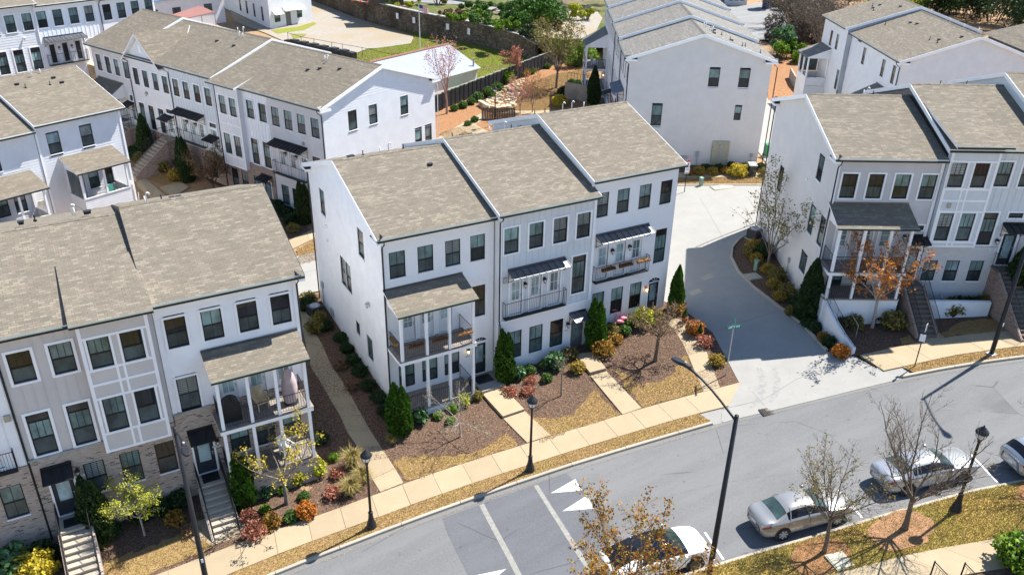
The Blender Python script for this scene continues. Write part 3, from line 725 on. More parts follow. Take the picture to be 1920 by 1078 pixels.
# ------------------------------------------------------------------ houses
def shell(H, ze, zr, D=12.5, y0=0, pieces=None, left=('white_siding', .18), right=('white_siding', .18), z0=None, yr=6.25, rl=.0, rr=.0, mat='shingle', ov=.35, sides='lr', rear='white_siding', rake='white_trim'):
    """outer walls, roof; pieces = front wall parts (x0,x1,z0,z1,y,material,lap)"""
    x0, x1 = H.x0, H.x1; z0 = H.zb-.6 if z0 is None else z0
    for p in pieces:
        a, b, c, d, y, mt, lap = p
        cs = [(max(q[0], a), min(q[1], b), max(q[2], c), min(q[3], d)) for q in H.cut['front'] if q[0] < b and q[1] > a and q[2] < d and q[3] > c]
        o = H.add(wall_mesh(a, b, c, d, cs, lap), 'wall', [mt]); o.location.y += y
    if 'l' in sides:
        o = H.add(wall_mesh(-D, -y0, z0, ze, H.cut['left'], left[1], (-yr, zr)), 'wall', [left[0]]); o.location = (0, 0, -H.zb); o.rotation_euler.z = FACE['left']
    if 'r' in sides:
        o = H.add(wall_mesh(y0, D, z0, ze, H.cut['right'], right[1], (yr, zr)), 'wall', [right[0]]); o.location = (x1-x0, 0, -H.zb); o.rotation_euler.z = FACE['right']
    o = H.add(wall_mesh(0, x1-x0, z0, ze, []), 'wall', [rear]); o.location = (x1-x0, D, -H.zb); o.rotation_euler.z = math.pi
    return roof(H, x0, x1, ze, zr, yr, D, ov, rl, rr, mat, y0, rake=rake)
def porch(H, x0, x1, y0, yf, zlow, zdeck, zeave, ztop, posts, rmat='shingle', base='brick_white', gap=None, lowrail=True, left_open=True, flat_floor='deck_board', zground=None, ov=.2):
    """two-storey gallery: floor, deck, posts, shed roof, balustrades"""
    zg = H.zb-.5 if zground is None else zground; w = .075
    H.add(MB().box(x0-.05, yf-.08, zg, x1+.05, y0-.002, zlow-.09), 'porch_base', [base])
    H.add(MB().box(x0-.08, yf-.12, zlow-.088, x1+.08, y0-.002, zlow, 0, 1), 'porch_floor', ['concrete_curb', flat_floor])
    H.add(MB().box(x0-.1, yf-.12, zdeck-.24, x1+.1, y0-.002, zdeck-.03, 0).box(x0-.12, yf-.15, zdeck-.028, x1+.12, y0-.002, zdeck, 1), 'deck', ['white_trim', flat_floor])
    pm = MB().box(-w, -w, 0, w, w, 1).mesh('post', ['white_trim'])
    for x in posts:
        for zb_, zt_ in ((zlow, zdeck-.24), (zdeck, zeave-.02)):
            o = H.place('post', pm, x, yf, zb_); o.scale.z = zt_-zb_
    # header and roof
    H.add(MB().box(x0-.02, yf-.09, zeave-.2, x1+.02, yf+.09, zeave-.0).box(x0-.02, yf+.09, zeave-.2, x0+.14, y0-.002, zeave).box(x1-.14, yf+.09, zeave-.2, x1+.02, y0-.002, zeave), 'header_beam', ['white_trim'])
    a, b = x0-.16, x1+.16; s = (ztop-zeave)/(y0-yf); ze2 = zeave-s*ov
    mb = MB().slab([(a, yf-ov, ze2+.1), (b, yf-ov, ze2+.1), (b, y0-.003, ztop+.1), (a, y0-.003, ztop+.1)], .1, 0, 1)
    for x in (x0-.02, x1-.06):
        p = [(x, yf, zeave), (x, y0-.004, zeave), (x, y0-.004, ztop)]; q = [(x+.08, y, z) for _, y, z in p]
        mb.poly(p, 1); mb.poly(q[::-1], 1)
    ro = H.add(mb, 'porch_roof', [rmat, 'white_trim'])
    put('gutter', MB().box(a, yf-ov-.1, ze2-.01, b, yf-ov, ze2+.09, 0, 1).mesh('gutter', ['gutter_black', 'gutter_green']), ro)
    put('flashing', MB().box(a, y0-.03, ztop+.1, b, y0, ztop+.2).mesh('flashing', ['bronze_metal']), ro)
    put('ceiling', MB().box(x0+.15, yf+.1, zeave-.06, x1-.15, y0-.01, zeave-.03).mesh('ceiling', ['white_trim']), ro)
    for zz in ((zdeck,) + ((zlow,) if lowrail else ())):
        for i in range(len(posts)-1):
            if gap == i and zz == zlow: continue
            railing(H, [(posts[i]+w, yf, zz), (posts[i+1]-w, yf, zz)])
        railing(H, [(posts[0], yf+w, zz), (posts[0], y0-.05, zz)])
        railing(H, [(posts[-1], yf+w, zz), (posts[-1], y0-.05, zz)])
def balcony(H, x0, x1, z, y0=0, dep=.32, h=1.05):
    mb = MB().box(x0, y0-dep, z-.04, x1, y0, z); H.add(mb, 'balcony_ledge', ['black_metal'])
    return railing(H, [(x0, y0-.02, z), (x0, y0-dep+.02, z), (x1, y0-dep+.02, z), (x1, y0-.02, z)], h, .12)
def arch_light(H, xc, z, w, y=0):
    """half-round light over a door"""
    mb = MB(); n = 10; r = w/2
    pts = [(xc+r*math.cos(math.pi*i/n), y-.01, z+r*.55*math.sin(math.pi*i/n)) for i in range(n+1)]
    out = [(xc+(r+.07)*math.cos(math.pi*i/n), y-.02, z+(r*.55+.07)*math.sin(math.pi*i/n)) for i in range(n+1)]
    mb.poly([(x, y-.008, zz) for x, _, zz in pts][::-1], 1)
    for i in range(n):
        mb.poly([pts[i+1], pts[i], out[i], out[i+1]], 0); q = [(x, y, zz) for x, _, zz in (out[i], out[i+1])]; mb.poly([out[i+1], out[i], q[0], q[1]], 0)
    for k in (3, 5, 7): mb.tube([(xc, y-.015, z), pts[k]], .012, 4, 0)
    mb.box(xc-r, y-.02, z-.03, xc+r, y, z+.01, 0)
    return H.add(mb, 'fanlight', ['white_trim', 'pane_dark'])
def number_plate(H, x, z, y, s, ):
    p = MB(); n = 14; w, h = .21, .075
    p.poly([(x+w*math.cos(2*math.pi*i/n), y-.015, z+h*math.sin(2*math.pi*i/n)) for i in range(n)][::1]); 
    for i in range(n):
        a, b = 2*math.pi*i/n, 2*math.pi*(i+1)/n
        p.poly([(x+w*math.cos(a), y-.015, z+h*math.sin(a)), (x+w*math.cos(a), y, z+h*math.sin(a)), (x+w*math.cos(b), y, z+h*math.sin(b)), (x+w*math.cos(b), y-.015, z+h*math.sin(b))])
    o = H.add(p, 'number_plaque', ['sign_white'])
    me = text_mesh(s, .13, .001); me.materials.append(MATS['text_dark']); t = put('number', me, o, (x, y-.0175, z)); t.rotation_euler = (math.pi/2, 0, 0)
def bay(H, x0, x1, z0, z1, y0, yb, mat, wins, rails):
    """panelled projecting bay: box, white stiles and rails, windows"""
    cs = [(x, x+w, z-h, z) for x, z, w, h in wins]
    o = H.add(wall_mesh(x0, x1, z0, z1, cs), 'bay_front', [mat]); o.location.y += yb
    sd = MB().poly([(x0, yb, z0), (x0, yb, z1), (x0, y0, z1), (x0, y0, z0)], 0).poly([(x1, yb, z0), (x1, y0, z0), (x1, y0, z1), (x1, yb, z1)], 0).poly([(x0, yb, z0), (x0, y0, z0), (x1, y0, z0), (x1, yb, z0)], 1)
    H.add(sd, 'bay_side', [mat, 'white_trim'])
    for x, z, w, h in wins: window(H, x, z, w, h, '3', 0, yb, cut=False)
    e = .028
    def stick(a, b, c, d): H.add(MB().box(a, yb-e, c, b, yb-.001, d), 'bay_trim', ['white_trim'])
    stick(x0, x0+.15, z0, z1); stick(x1-.15, x1, z0, z1)
    xm0 = wins[0][0]+wins[0][2]; xm1 = wins[1][0]
    for zz in rails: stick(x0+.15, x1-.15, zz-.06, zz+.06)
    rs = sorted(rails)
    for a, b in zip(rs, rs[1:]):
        big = any(a < z-h/2 < b for _, z, w, h in wins)
        if big:
            for x, z, w, h in wins:
                if a < z-h/2 < b: stick(x-.1, x-.002, a+.06, b-.06); stick(x+w+.002, x+w+.1, a+.06, b-.06)
        else: stick(xm0+.02, xm0+.12, a+.06, b-.06); stick(xm1-.12, xm1-.02, a+.06, b-.06)
def bayroof(H, x0, x1, yf, yk, zf, zk, side, mat='shingle', th=.16):
    mb = MB().slab([(x0, yf, zf), (x1, yf, zf), (x1, yk, zk), (x0, yk, zk)], th, 0, 1)
    o = H.add(mb, 'bay_roof', [mat, 'white_trim'])
    put('gutter', MB().box(x0, yf-.1, zf-.13, x1, yf, zf-.03, 0, 1).mesh('gutter', ['gutter_black', 'gutter_green']), o)
    return o
def stair(H, x0, x1, yt, ztop, n, rise, run, landing=1.2, rails=True, mat='step_stone', gmat='brick_tan', zg=-3):
    """entry steps running out from the front: landing, each tread a part, cheek walls, handrails"""
    H.add(MB().box(x0-.06, yt-landing, ztop-.12, x1+.06, yt-.004, ztop), 'landing', [mat]); H.add(MB().box(x0-.02, yt-landing+.05, zg, x1+.02, yt-.006, ztop-.121), 'landing_base', [gmat])
    y = yt-landing; z = ztop
    for i in range(n):
        z -= rise
        mb = MB().box(x0, y-run-.02, z-.075, x1, y, z, 0).box(x0+.02, y-run+.02, z-rise*1.6-.3, x1-.02, y, z-.0755, 0); H.add(mb, 'step', [mat]); y -= run
    for x in (x0-.13, x1+.01):
        p = [(x, yt-landing, ztop-.02), (x, y, z+.02), (x, y, z-.5), (x, yt-landing, zg)]; q = [(a+.12, b, c) for a, b, c in p]
        mb = MB().poly(p[::-1]).poly(q).poly([p[0], q[0], q[1], p[1]]).poly([p[1], q[1], q[2], p[2]]); H.add(mb, 'cheek_wall', [gmat])
    if rails:
        for x in (x0-.02, x1+.02): railing(H, [(x, yt-.1, ztop), (x, yt-landing, ztop), (x, y, z)], .9, .12, name='stair_railing')
    return y, z
def planter(H, x, y, z, L, mat='coir', rot=0, leaf='leaf_brown', label=''):
    p = H.row.W(x, y, z); o = empty('planter_box', p, H.row.a+rot); tag(o, label, 'planter', 'coir window boxes hung on balcony rails')
    mb = MB(); n = 8; ring = lambda xx, k: [(xx, -.02-.14*k+.14*math.cos(math.pi+math.pi*i/n)*k, -.17*math.sin(math.pi*i/n)) for i in range(n+1)]
    a, b = ring(-L/2, 1), ring(L/2, 1)
    for i in range(n): mb.poly([a[i], b[i], b[i+1], a[i+1]])
    mb.poly(a); mb.poly(b[::-1]); mb.poly([(-L/2, -.29, -.02), (L/2, -.29, -.02), (L/2, -.03, -.02), (-L/2, -.03, -.02)])
    put('liner', mb.mesh('liner', [mat]), o)
    pts = np.stack([rng.uniform(-L/2, L/2, 60), rng.uniform(-.27, -.05, 60), rng.uniform(0, .14, 60)], 1)
    V, F, r = leafquads(pts, .07, rng); put('foliage', npmesh('foliage', V, F, leaf, rnd=r), o)
    fr = MB().tube([(-L/2, -.3, 0), (L/2, -.3, 0)], .012, 4).tube([(-L/2, -.02, 0), (L/2, -.02, 0)], .012, 4)
    put('bracket', fr.mesh('bracket', ['black_metal']), o)
def leafquads(P, size, rg, flat=0., stretch=1.5, var=.5):
    n = len(P); d = rg.normal(size=(n, 3)); d /= np.linalg.norm(d, axis=1)[:, None]
    e = rg.normal(size=(n, 3)); e -= d*(e*d).sum(1)[:, None]; e /= np.linalg.norm(e, axis=1)[:, None]
    if flat: d[:, 2] *= 1-flat; e[:, 2] *= 1-flat
    s = (size*(1-var/2+var*rg.random(n)))[:, None]; a = d*s*stretch/2; b = e*s/2
    V = np.stack([P-a, P-b*.9, P+a, P+b*.9], 1).reshape(-1, 3); F = np.arange(4*n).reshape(-1, 4)
    return V, F, rg.random(n)
# ---- row B: the three houses in the middle
rowB = Row(0, 0, 0)
LB = 'townhouses of the middle row'
H = House(rowB, 0, 6.62, -.3, 'white brick townhouse with two-storey columned porch at left end of middle row', group=None)
T = 9.19
for x in (.40, 2.02, 3.64, 5.16): window(H, x, T, trim=.0)
for x in (.62, 2.05, 3.45): window(H, x, 2.12, .96, 1.5, '2', 0)
window(H, 5.22, 6.05, .87, 1.98, '2', 0)
for x in (.9, 2.0, 3.15): door(H, x, 3.62, .82, 2.05, lites=(2, 3))
window(H, 10.48, 9.28, .95, 1.55, face='left', y=0, trim=0, style='1'); window(H, 3.68, 9.28, .95, 1.56, face='left', y=0, trim=0, style='1')
window(H, 7.33, 6.10, .91, 1.85, face='left', y=0, trim=0, style='1'); window(H, 6.38, 6.10, .91, 1.85, face='left', y=0, trim=0, style='1')
window(H, 5.18, 2.70, .66, .85, 'small', 0, 0, 'left'); window(H, 3.3, 2.70, .92, 1.5, '1', 0, 0, 'left')
door(H, 5.34, .16, .78, 2.05, 'door_dark', 'pane_curtain', lites=(1, 1), glz=(.35, .93)); arch_light(H, 5.73, 2.36, .86)
shell(H, 10.2, 12.3, pieces=[(0, 6.62, -.9, 10.2, 0, 'brick_white', 0)], rl=.32, left=('white_brickpaint', .18))
porch(H, .12, 4.5, 0, -1.78, .22, 3.60, 6.42, 6.95, (.2, 1.63, 2.98, 4.42), base='white_brickpaint', zground=-.8, gap=None)
eave_return(H, 0, 0, 10.2, 'left'); eave_return(H, 0, 12.5, 10.2, 'left', False)
downspout(H, .03, 0, 10.0, -.3); downspout(H, 0.02, 12.95, 10.0, -.2)
lantern(H, 2.46, 5.05, 0, 'left', mat='galvanized'); lantern(H, 4.93, 2.0, lit=True)
number_plate(H, 4.95, 1.55, 0, '2013')
H.add(MB().box(5.0, -1.75, -.75, 6.55, -.005, .05).box(5.0, -1.75, .05, 6.55, -.005, .08), 'entry_landing', ['concrete_drive']); H.add(MB().box(5.15, -1.0, .082, 6.2, -.2, .1), 'door_mat', ['black_metal'])
vent_kit(H, [('d', 1.3, 7.6), ('b', 1.9, 7.4), ('p', 3.1, 7.8), ('g', 3.6, 7.7), ('b', 4.9, 8.6), ('d', 4.9, 4.6), ('d', 1.0, 7.2)], 12.5, 6.25, 10.2, 12.3)
H.add(MB().box(-.09, 9.6, .55, -.02, 10.1, 1.1), 'gas_meter', ['galvanized']); H.add(MB().tube([(-.08, 11.6, .5), (-.08, 11.6, 2.0)], .04, 6).box(-.16, 11.45, 1.9, -.02, 11.75, 2.3), 'electric_meter', ['galvanized'])
for yy, zz in ((9.55, 7.0), (9.5, 6.05)): H.add(MB().box(-.13, yy-.09, zz, -.02, yy+.09, zz+.2), 'wall_vent', ['white_trim'])
B1 = H
for i, (x, m_) in enumerate(((.95, 'coir'), (2.35, 'coir'), (3.85, 'coir_gold'))):
    planter(H, x, -1.78, 4.5, .85, m_, label=['brown coir window box hung left on the porch rail', 'brown coir window box in middle of the porch rail', 'golden coir window box on right bay of porch rail'][i])
planter(H, .2, -1.0, 4.5, .7, 'coir_gold', -math.pi/2, label='coir window box on the short left side of the porch rail')
H = House(rowB, 6.70, 13.08, 0, 'pale grey board-and-batten townhouse with awning balcony in centre of middle row')
T = 9.46; y = -.5; P = []
for x in (6.99, 8.59, 10.19, 11.78): window(H, x, T, .93, 1.56, y=y)
window(H, 11.62, 6.78, .95, 2.5, 'tall', .1, y=y)
for x in (7.32, 8.78, 10.24): window(H, x, 2.78, .93, 1.85, '2', 0, y=y)
for x in (7.42, 8.72, 10.02): door(H, x, 3.90, .80, 2.25, lites=(2, 2), y=y)
door(H, 11.75, .34, .88, 2.08, 'door_grey', 'pane_curtain', y=y, lites=(1, 1), glz=(.30, .93))
shell(H, 10.47, 12.62, y0=-.5, pieces=[(6.70, 13.08, 3.62, 10.47, -.5, 'lightgrey_panel', 0), (6.70, 13.08, -.9, 3.62, -.56, 'brick_white', 0)], rl=.16, rr=.08, left=('white_trim', 0), right=('lightgrey_panel', 0))
for o in [c for c in H.root.children if c.name.startswith('window') or c.name.startswith('door')]:
    if o.location.z < 3.2: o.location.y -= .06
H.add(MB().box(6.64, -.61, 3.56, 13.1, -.45, 3.66), 'ledge', ['white_trim'])
board(H, [(6.68, -.54, 3.66, 6.86, -.5, 10.3), (12.92, -.54, 3.66, 13.1, -.5, 10.3)])
battens(H, 6.86, 12.92, 3.67, 10.28, -.5, 'lightgrey_panel', .4, H.cut['front'])
awning(H, 7.25, 11.1, 6.83, 6.58, -.5, -1.25, 'bronze_metal'); balcony(H, 6.98, 11.1, 3.84, -.5, .36)
awning(H, 11.55, 12.75, 2.95, 2.72, -.56, -1.35, pitch=.4)
lantern(H, 8.37, 5.75, -.5); lantern(H, 9.68, 5.75, -.5); lantern(H, 11.45, 2.3, -.56)
number_plate(H, 11.42, 1.85, -.56, '2011')
H.add(MB().box(6.98, -.6, 6.1, 7.2, -.52, 6.45), 'utility_box', ['galvanized'])
downspout(H, 6.72, -.5, 10.3, -.1, kink=3.6)
H.add(MB().box(11.6, -1.7, -.4, 12.85, -.57, .30), 'entry_landing', ['concrete_drive']); H.add(MB().box(11.75, -1.35, .302, 12.65, -.7, .32), 'door_mat', ['black_metal'])
vent_kit(H, [('b', 7.6, 7.3), ('d', 8.2, 7.2), ('d', 8.8, 7.3), ('p', 10.3, 7.6), ('g', 11.3, 7.5), ('b', 12.2, 8.2), ('d', 12.5, 7.6)], 12.5, 6.25, 10.45, 12.57, -.5)
B2 = H
H = House(rowB, 13.12, 19.42, .8, 'white brick townhouse with planter balcony at right end of middle row')
T = 10.22
for x in (13.42, 14.93, 16.55, 18.15): window(H, x, T, .88, 1.53, trim=0)
window(H, 18.14, 7.0, .88, 2.32, 'tall', 0)
for x in (13.6, 15.05, 16.51): window(H, x, 3.58, .9, 1.8, '2', 0)
for x in (13.75, 15.05, 16.3): door(H, x, 4.5, .80, 2.25, lites=(2, 2))
door(H, 18.0, 1.22, .80, 2.05, 'door_dark', 'pane_curtain', lites=(1, 1), glz=(.35, .93)); arch_light(H, 18.4, 3.36, .9)
shell(H, 11.2, 13.3, pieces=[(13.12, 19.42, 0, 11.2, 0, 'brick_white', 0)], rl=.16, rr=.3, left=('white_trim', 0))
board(H, [(13.02, -.03, 4.2, 13.2, .0, 11.0)])
awning(H, 13.55, 17.5, 7.52, 7.27, 0, -.78); balcony(H, 13.5, 17.55, 4.46, 0, .36)
lantern(H, 14.8, 6.3); lantern(H, 16.1, 6.3); lantern(H, 17.75, 3.0, lit=True, mat='terracotta')
H.add(MB().box(17.9, -1.4, .3, 19.2, -.005, 1.18), 'entry_landing', ['concrete_drive'])
vent_kit(H, [('b', 14.2, 7.4), ('g', 15.6, 7.5), ('g', 16.3, 7.5), ('b', 13.8, 8.0), ('p', 17.3, 7.6)], 12.5, 6.25, 11.2, 13.3)
B3 = H
for i, x in enumerate((14.3, 15.6, 16.95)):
    planter(H, x, -.36, 5.42, .95, ('coir', 'coir', 'coir_gold')[i], label=['dark coir window box at left of the awning balcony', 'dark coir window box centred on the awning balcony', 'golden coir window box at right of the awning balcony'][i])
# ---- row A: front left
rowA = Row(0, -1.75, 0)
H = House(rowA, -11.42, -5.0, -.9, 'white lap-sided townhouse over tan brick with columned porch beside the path')
T = 9.08
for x in (-11.05, -9.47, -7.85, -6.29): window(H, x, T)
window(H, -11.03, 5.90, .93, 1.82)
door(H, -9.2, 3.72, .86, 2.05, lites=(2, 2), glz=(.35, .95)); door(H, -7.85, 3.72, .86, 2.05, lites=(2, 2), glz=(.35, .95)); door(H, -6.5, 3.72, .86, 2.05, lites=(2, 2), glz=(.35, .95))
for x in (-9.1, -7.8, -6.45): window(H, x, 2.5, .93, 1.6, '2', 0)
door(H, -10.84, .22, .92, 2.1, 'door_dark', 'pane_curtain', lites=(1, 1), glz=(.32, .93))
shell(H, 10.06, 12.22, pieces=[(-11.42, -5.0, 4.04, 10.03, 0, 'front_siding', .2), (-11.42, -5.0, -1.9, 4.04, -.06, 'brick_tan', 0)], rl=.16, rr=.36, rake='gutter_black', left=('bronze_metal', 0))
for o in [c for c in H.root.children if c.name.startswith('window') or c.name.startswith('door')]:
    if o.location.z+H.zb < 3: o.location.y -= .06
H.add(MB().box(-11.45, -.1, 3.98, -9.7, .02, 4.08), 'ledge', ['capstone'])
board(H, [(-11.44, -.05, 4.08, -11.24, -.02, 9.9), (-5.18, -.05, 4.08, -4.98, -.02, 9.9)])
porch(H, -9.6, -5.35, -.065, -1.72, .55, 3.62, 6.42, 6.93, (-9.52, -8.17, -6.87, -5.46), base='brick_tan', zground=-1.9)
awning(H, -11.0, -9.8, 2.85, 2.6, -.065, -.95, 'black_metal', pitch=.4)
lantern(H, -9.72, 1.95, -.065); number_plate(H, -9.78, 1.62, -.065, '2017')
eave_return(H, -5.0, 0, 10.03, 'right'); downspout(H, -4.97, 0, 9.9, -.6)
stair(H, -10.95, -9.8, -.065, .2, 9, .178, .28, 1.0, zg=-2.2); H.add(MB().box(-10.75, -.85, .202, -9.95, -.15, .22), 'door_mat', ['black_metal'])
vent_kit(H, [('g', -10.2, 7.2), ('p', -10.3, 7.0), ('b', -9.5, 7.3), ('d', -9.0, 7.3), ('d', -8.7, 7.1)], 12.5, 6.25, 10.03, 12.15)
A1 = H
H = House(rowA, -17.6, -11.46, -1.3, 'beige panelled townhouse over tan brick with projecting window bay')
for x in (-17.27, -15.70): window(H, x, 9.06, .89, 1.5, '3', .12)
for x in (-17.24, -15.65): window(H, x, 5.93, .89, 2.2, 'tall', .12)
for x in (-15.61, -14.08, -12.53): window(H, x, 2.68, .87, 1.76, '3', 0)
door(H, -17.05, .2, .92, 2.1, 'door_dark', 'pane_curtain', lites=(1, 1), glz=(.38, .93))
shell(H, 9.98, 11.92, pieces=[(-17.6, -11.46, 3.62, 10.03, 0, 'beige_panel', 0), (-17.6, -11.46, -2.4, 3.62, -.06, 'brick_tan', 0)], rl=0, rr=0, sides='')
for o in [c for c in H.root.children if c.name.startswith('window') or c.name.startswith('door')]:
    if o.location.z+H.zb < 3: o.location.y -= .06
H.add(MB().box(-17.62, -.1, 3.56, -14.55, .02, 3.66), 'ledge', ['capstone'])
battens(H, -17.5, -14.6, 3.67, 10.0, 0, 'beige_panel', .42, H.cut['front'])
bay(H, -14.53, -11.68, 3.18, 10.0, 0, -.4, 'beige_panel', [(-14.24, 9.11, .88, 1.48), (-12.93, 9.11, .88, 1.48), (-14.21, 6.03, .87, 1.78), (-12.88, 6.03, .87, 1.78)], (3.24, 4.2, 6.1, 6.82, 7.57, 9.17))
bayroof(H, -14.75, -11.42, -.85, 3.3, 10.14, 11.2, 'l')
awning(H, -17.28, -16.02, 2.98, 2.72, -.065, -.95, 'black_metal', pitch=.4)
lantern(H, -15.87, 2.45, -.065); number_plate(H, -15.82, 2.1, -.065, '2019')
downspout(H, -17.62, 0, 9.9, -1.0)
H.add(MB().tube([(-11.55, -.2, 3.1), (-11.5, -.12, 2.8), (-11.46, -.12, -.8)], .045, 6), 'downspout', ['galvanized'])
stair(H, -17.1, -15.9, -.065, .18, 11, .178, .28, 1.2, zg=-2.8); H.add(MB().box(-16.95, -1.0, .182, -16.1, -.4, .2), 'door_mat', ['black_metal'])
vent_kit(H, [('b', -15.2, 6.9), ('d', -15.8, 7.0), ('d', -12.9, 7.3), ('g', -13.6, 7.2), ('p', -13.5, 7.0), ('d', -13.0, 6.9)], 12.5, 6.25, 10.03, 12.13)
A2 = H
H = House(rowA, -24, -17.66, -1.6, 'white panelled townhouse over tan brick at the left edge with balcony rail')
for x in (-20.0, -21.6): window(H, x, 9.06, .89, 1.5)
window(H, -19.04, 2.6, .9, 1.75, '2', 0); window(H, -20.5, 2.6, .9, 1.75, '2', 0)
for x in (-19.3, -20.6): door(H, x, 3.6, .8, 2.2, lites=(2, 2))
shell(H, 9.75, 11.85, pieces=[(-24, -17.66, 3.42, 9.75, 0, 'front_siding', 0), (-24, -17.66, -2.6, 3.42, -.06, 'brick_tan', 0)], rl=0, rr=0, sides='')
window_shift = [c for c in H.root.children if c.name.startswith('window') and c.location.z+H.zb < 3]
for o in window_shift: o.location.y -= .06
balcony(H, -22, -18.06, 3.45, 0, .34); battens(H, -24, -17.7, 3.45, 9.7, 0, 'white_siding', .42, H.cut['front'])
H.add(MB().box(-18.0, -.12, 5.9, -17.75, 0, 6.2), 'utility_box', ['pad_tan'])
# ---- row C: right
rowC = Row(26.24, -5.99, -28.43)
H = House(rowC, 0, 6.3, 2.2, 'grey lap-sided townhouse with columned porch at left end of right-hand row')
T = 11.4
for x in (.42, 2.0, 3.57, 5.15): window(H, x, T, .92, 1.54)
window(H, 5.3, 8.16, .72, .32, 'small', .08)
door(H, .75, 5.86, .82, 2.1, lites=(1, 3)); door(H, 2.2, 5.86, .82, 2.1, lites=(1, 3)); door(H, 3.4, 5.86, .82, 2.1, lites=(1, 3))
door(H, 5.42, 4.5, .82, 2.1, 'door_dark', 'pane_curtain', lites=(1, 1), glz=(.2, .93))
for x in (.8, 2.4): window(H, x, 5.1, .93, 1.5, '2', 0)
window(H, 2.94, 11.56, .92, 1.5, '1', 0, 0, 'left'); window(H, 2.77, 8.34, .93, 1.78, '1', 0, 0, 'left'); window(H, .89, 8.34, .9, 1.78, '1', 0, 0, 'left'); window(H, 2.86, 5.03, 1.15, 1.2, 'small', 0, 0, 'left'); window(H, 9.6, 8.6, .9, 1.8, '1', 0, 0, 'left')
shell(H, 12.4, 14.35, pieces=[(0, 6.3, 5.6, 12.4, 0, 'grey_siding', .2), (0, 6.3, 1.2, 5.6, 0, 'brick_palegrey', 0)], rl=.32, left=('cream_siding', .18))
board(H, [(-.02, -.05, 5.6, .17, -.02, 12.3), (6.12, -.05, 5.6, 6.3, -.02, 12.3)])
porch(H, .1, 4.6, 0, -1.72, 4.0, 5.82, 8.75, 9.42, (.22, 1.72, 3.28, 4.48), base='white_brickpaint', zground=1.0, ov=.25)
awning(H, 5.2, 6.35, 7.45, 7.2, 0, -.85, 'black_metal', pitch=.38)
eave_return(H, 0, 0, 12.4, 'left'); eave_return(H, 0, 12.5, 12.4, 'left', False); downspout(H, .03, 0, 12.2, 2.0); downspout(H, .02, 12.9, 12.2, 2.2)
lantern(H, 4.95, 7.4)
stair(H, 5.35, 6.45, 0, 4.45, 10, .178, .28, 1.0, mat='step_stone_shaded', gmat='brick_red', zg=1.0)
for yy, zz in ((4.2, 9.4), (2.2, 7.2), (5.2, 5.9), (6.5, 3.6)): H.add(MB().box(-.09, yy-.07, zz, -.02, yy+.07, zz+.16), 'wall_vent', ['white_trim'])
lantern(H, 5.6, 4.4, 0, 'left', mat='galvanized')
H.add(MB().tube([(-.08, 4.6, 2.2), (-.08, 4.6, 3.6)], .03, 6).box(-.14, 4.5, 3.4, -.02, 4.7, 3.7), 'electric_meter', ['galvanized'])
vent_kit(H, [('b', 2.0, 7.2), ('g', 4.0, 7.3), ('b', 4.3, 7.0), ('d', 4.7, 7.3), ('p', 3.8, 7.3)], 12.5, 6.25, 12.4, 14.35)
C1 = H
H = House(rowC, 6.36, 12.1, 2.4, 'blue-grey panelled townhouse with corner bay in the right-hand row')
for x in (9.48, 10.95): window(H, x, 12.24, .88, 1.52, '3')
window(H, 9.48, 9.05, .88, 2.13, 'tall'); window(H, 10.98, 9.06, .9, .34, 'small', .09)
for x in (6.62, 8.0, 9.52): window(H, x, 5.84, .84, 1.4, '2', 0)
door(H, 11.05, 5.6, .86, 2.1, 'door_dark', 'pane_curtain', lites=(1, 1), glz=(.2, .93))
shell(H, 13.05, 15.1, pieces=[(6.36, 12.1, 6.8, 13.05, 0, 'lightgrey_panel', 0), (6.36, 12.1, 1.4, 6.8, -.05, 'brick_palegrey', 0)], rl=.16, rr=.05, left=('bronze_metal', 0))
for o in [c for c in H.root.children if c.name.startswith('window') or c.name.startswith('door')]:
    if o.location.z+H.zb < 6.5: o.location.y -= .05
battens(H, 9.35, 12.1, 6.85, 12.95, 0, 'lightgrey_panel', .42, H.cut['front'])
bay(H, 6.38, 9.3, 6.85, 13.0, 0, -.32, 'lightgrey_panel', [(6.55, 12.25, .9, 1.5), (7.92, 12.25, .87, 1.5), (6.62, 9.08, .86, 1.77), (7.95, 9.08, .85, 1.77)], (6.93, 7.2, 9.2, 9.9, 10.62, 12.33))
bayroof(H, 6.3, 9.6, -.85, 4.4, 13.42, 14.62, 'r')
awning(H, 10.8, 12.15, 8.32, 8.05, 0, -.9, 'black_metal', pitch=.4)
number_plate(H, 10.65, 6.62, -.05, '2007'); lantern(H, 10.72, 7.2, 0); H.add(MB().box(6.9, -.42, 9.45, 7.1, -.355, 9.75), 'utility_box', ['pad_tan'])
stair(H, 10.9, 12.05, -.05, 5.55, 14, .178, .28, 1.0, mat='step_stone_shaded', gmat='brick_red', zg=1.4)
H.add(MB().box(6.6, -1.6, 1.6, 10.6, -1.35, 3.75), 'terrace_wall', ['white_brickpaint'])
vent_kit(H, [('b', 8.6, 7.2), ('b', 10.2, 7.0)], 12.5, 6.25, 13.05, 15.1)
H = House(rowC, 12.16, 18.4, 2.9, 'townhouse at the right edge whose roof steps above its neighbour')
for x in (12.5, 14.1): window(H, x, 12.9, .9, 1.5)
shell(H, 13.85, 15.9, pieces=[(12.16, 18.4, 2, 13.85, 0, 'grey_siding', .2)], rl=.1, rr=.3, left=('lightgrey_panel', 0))
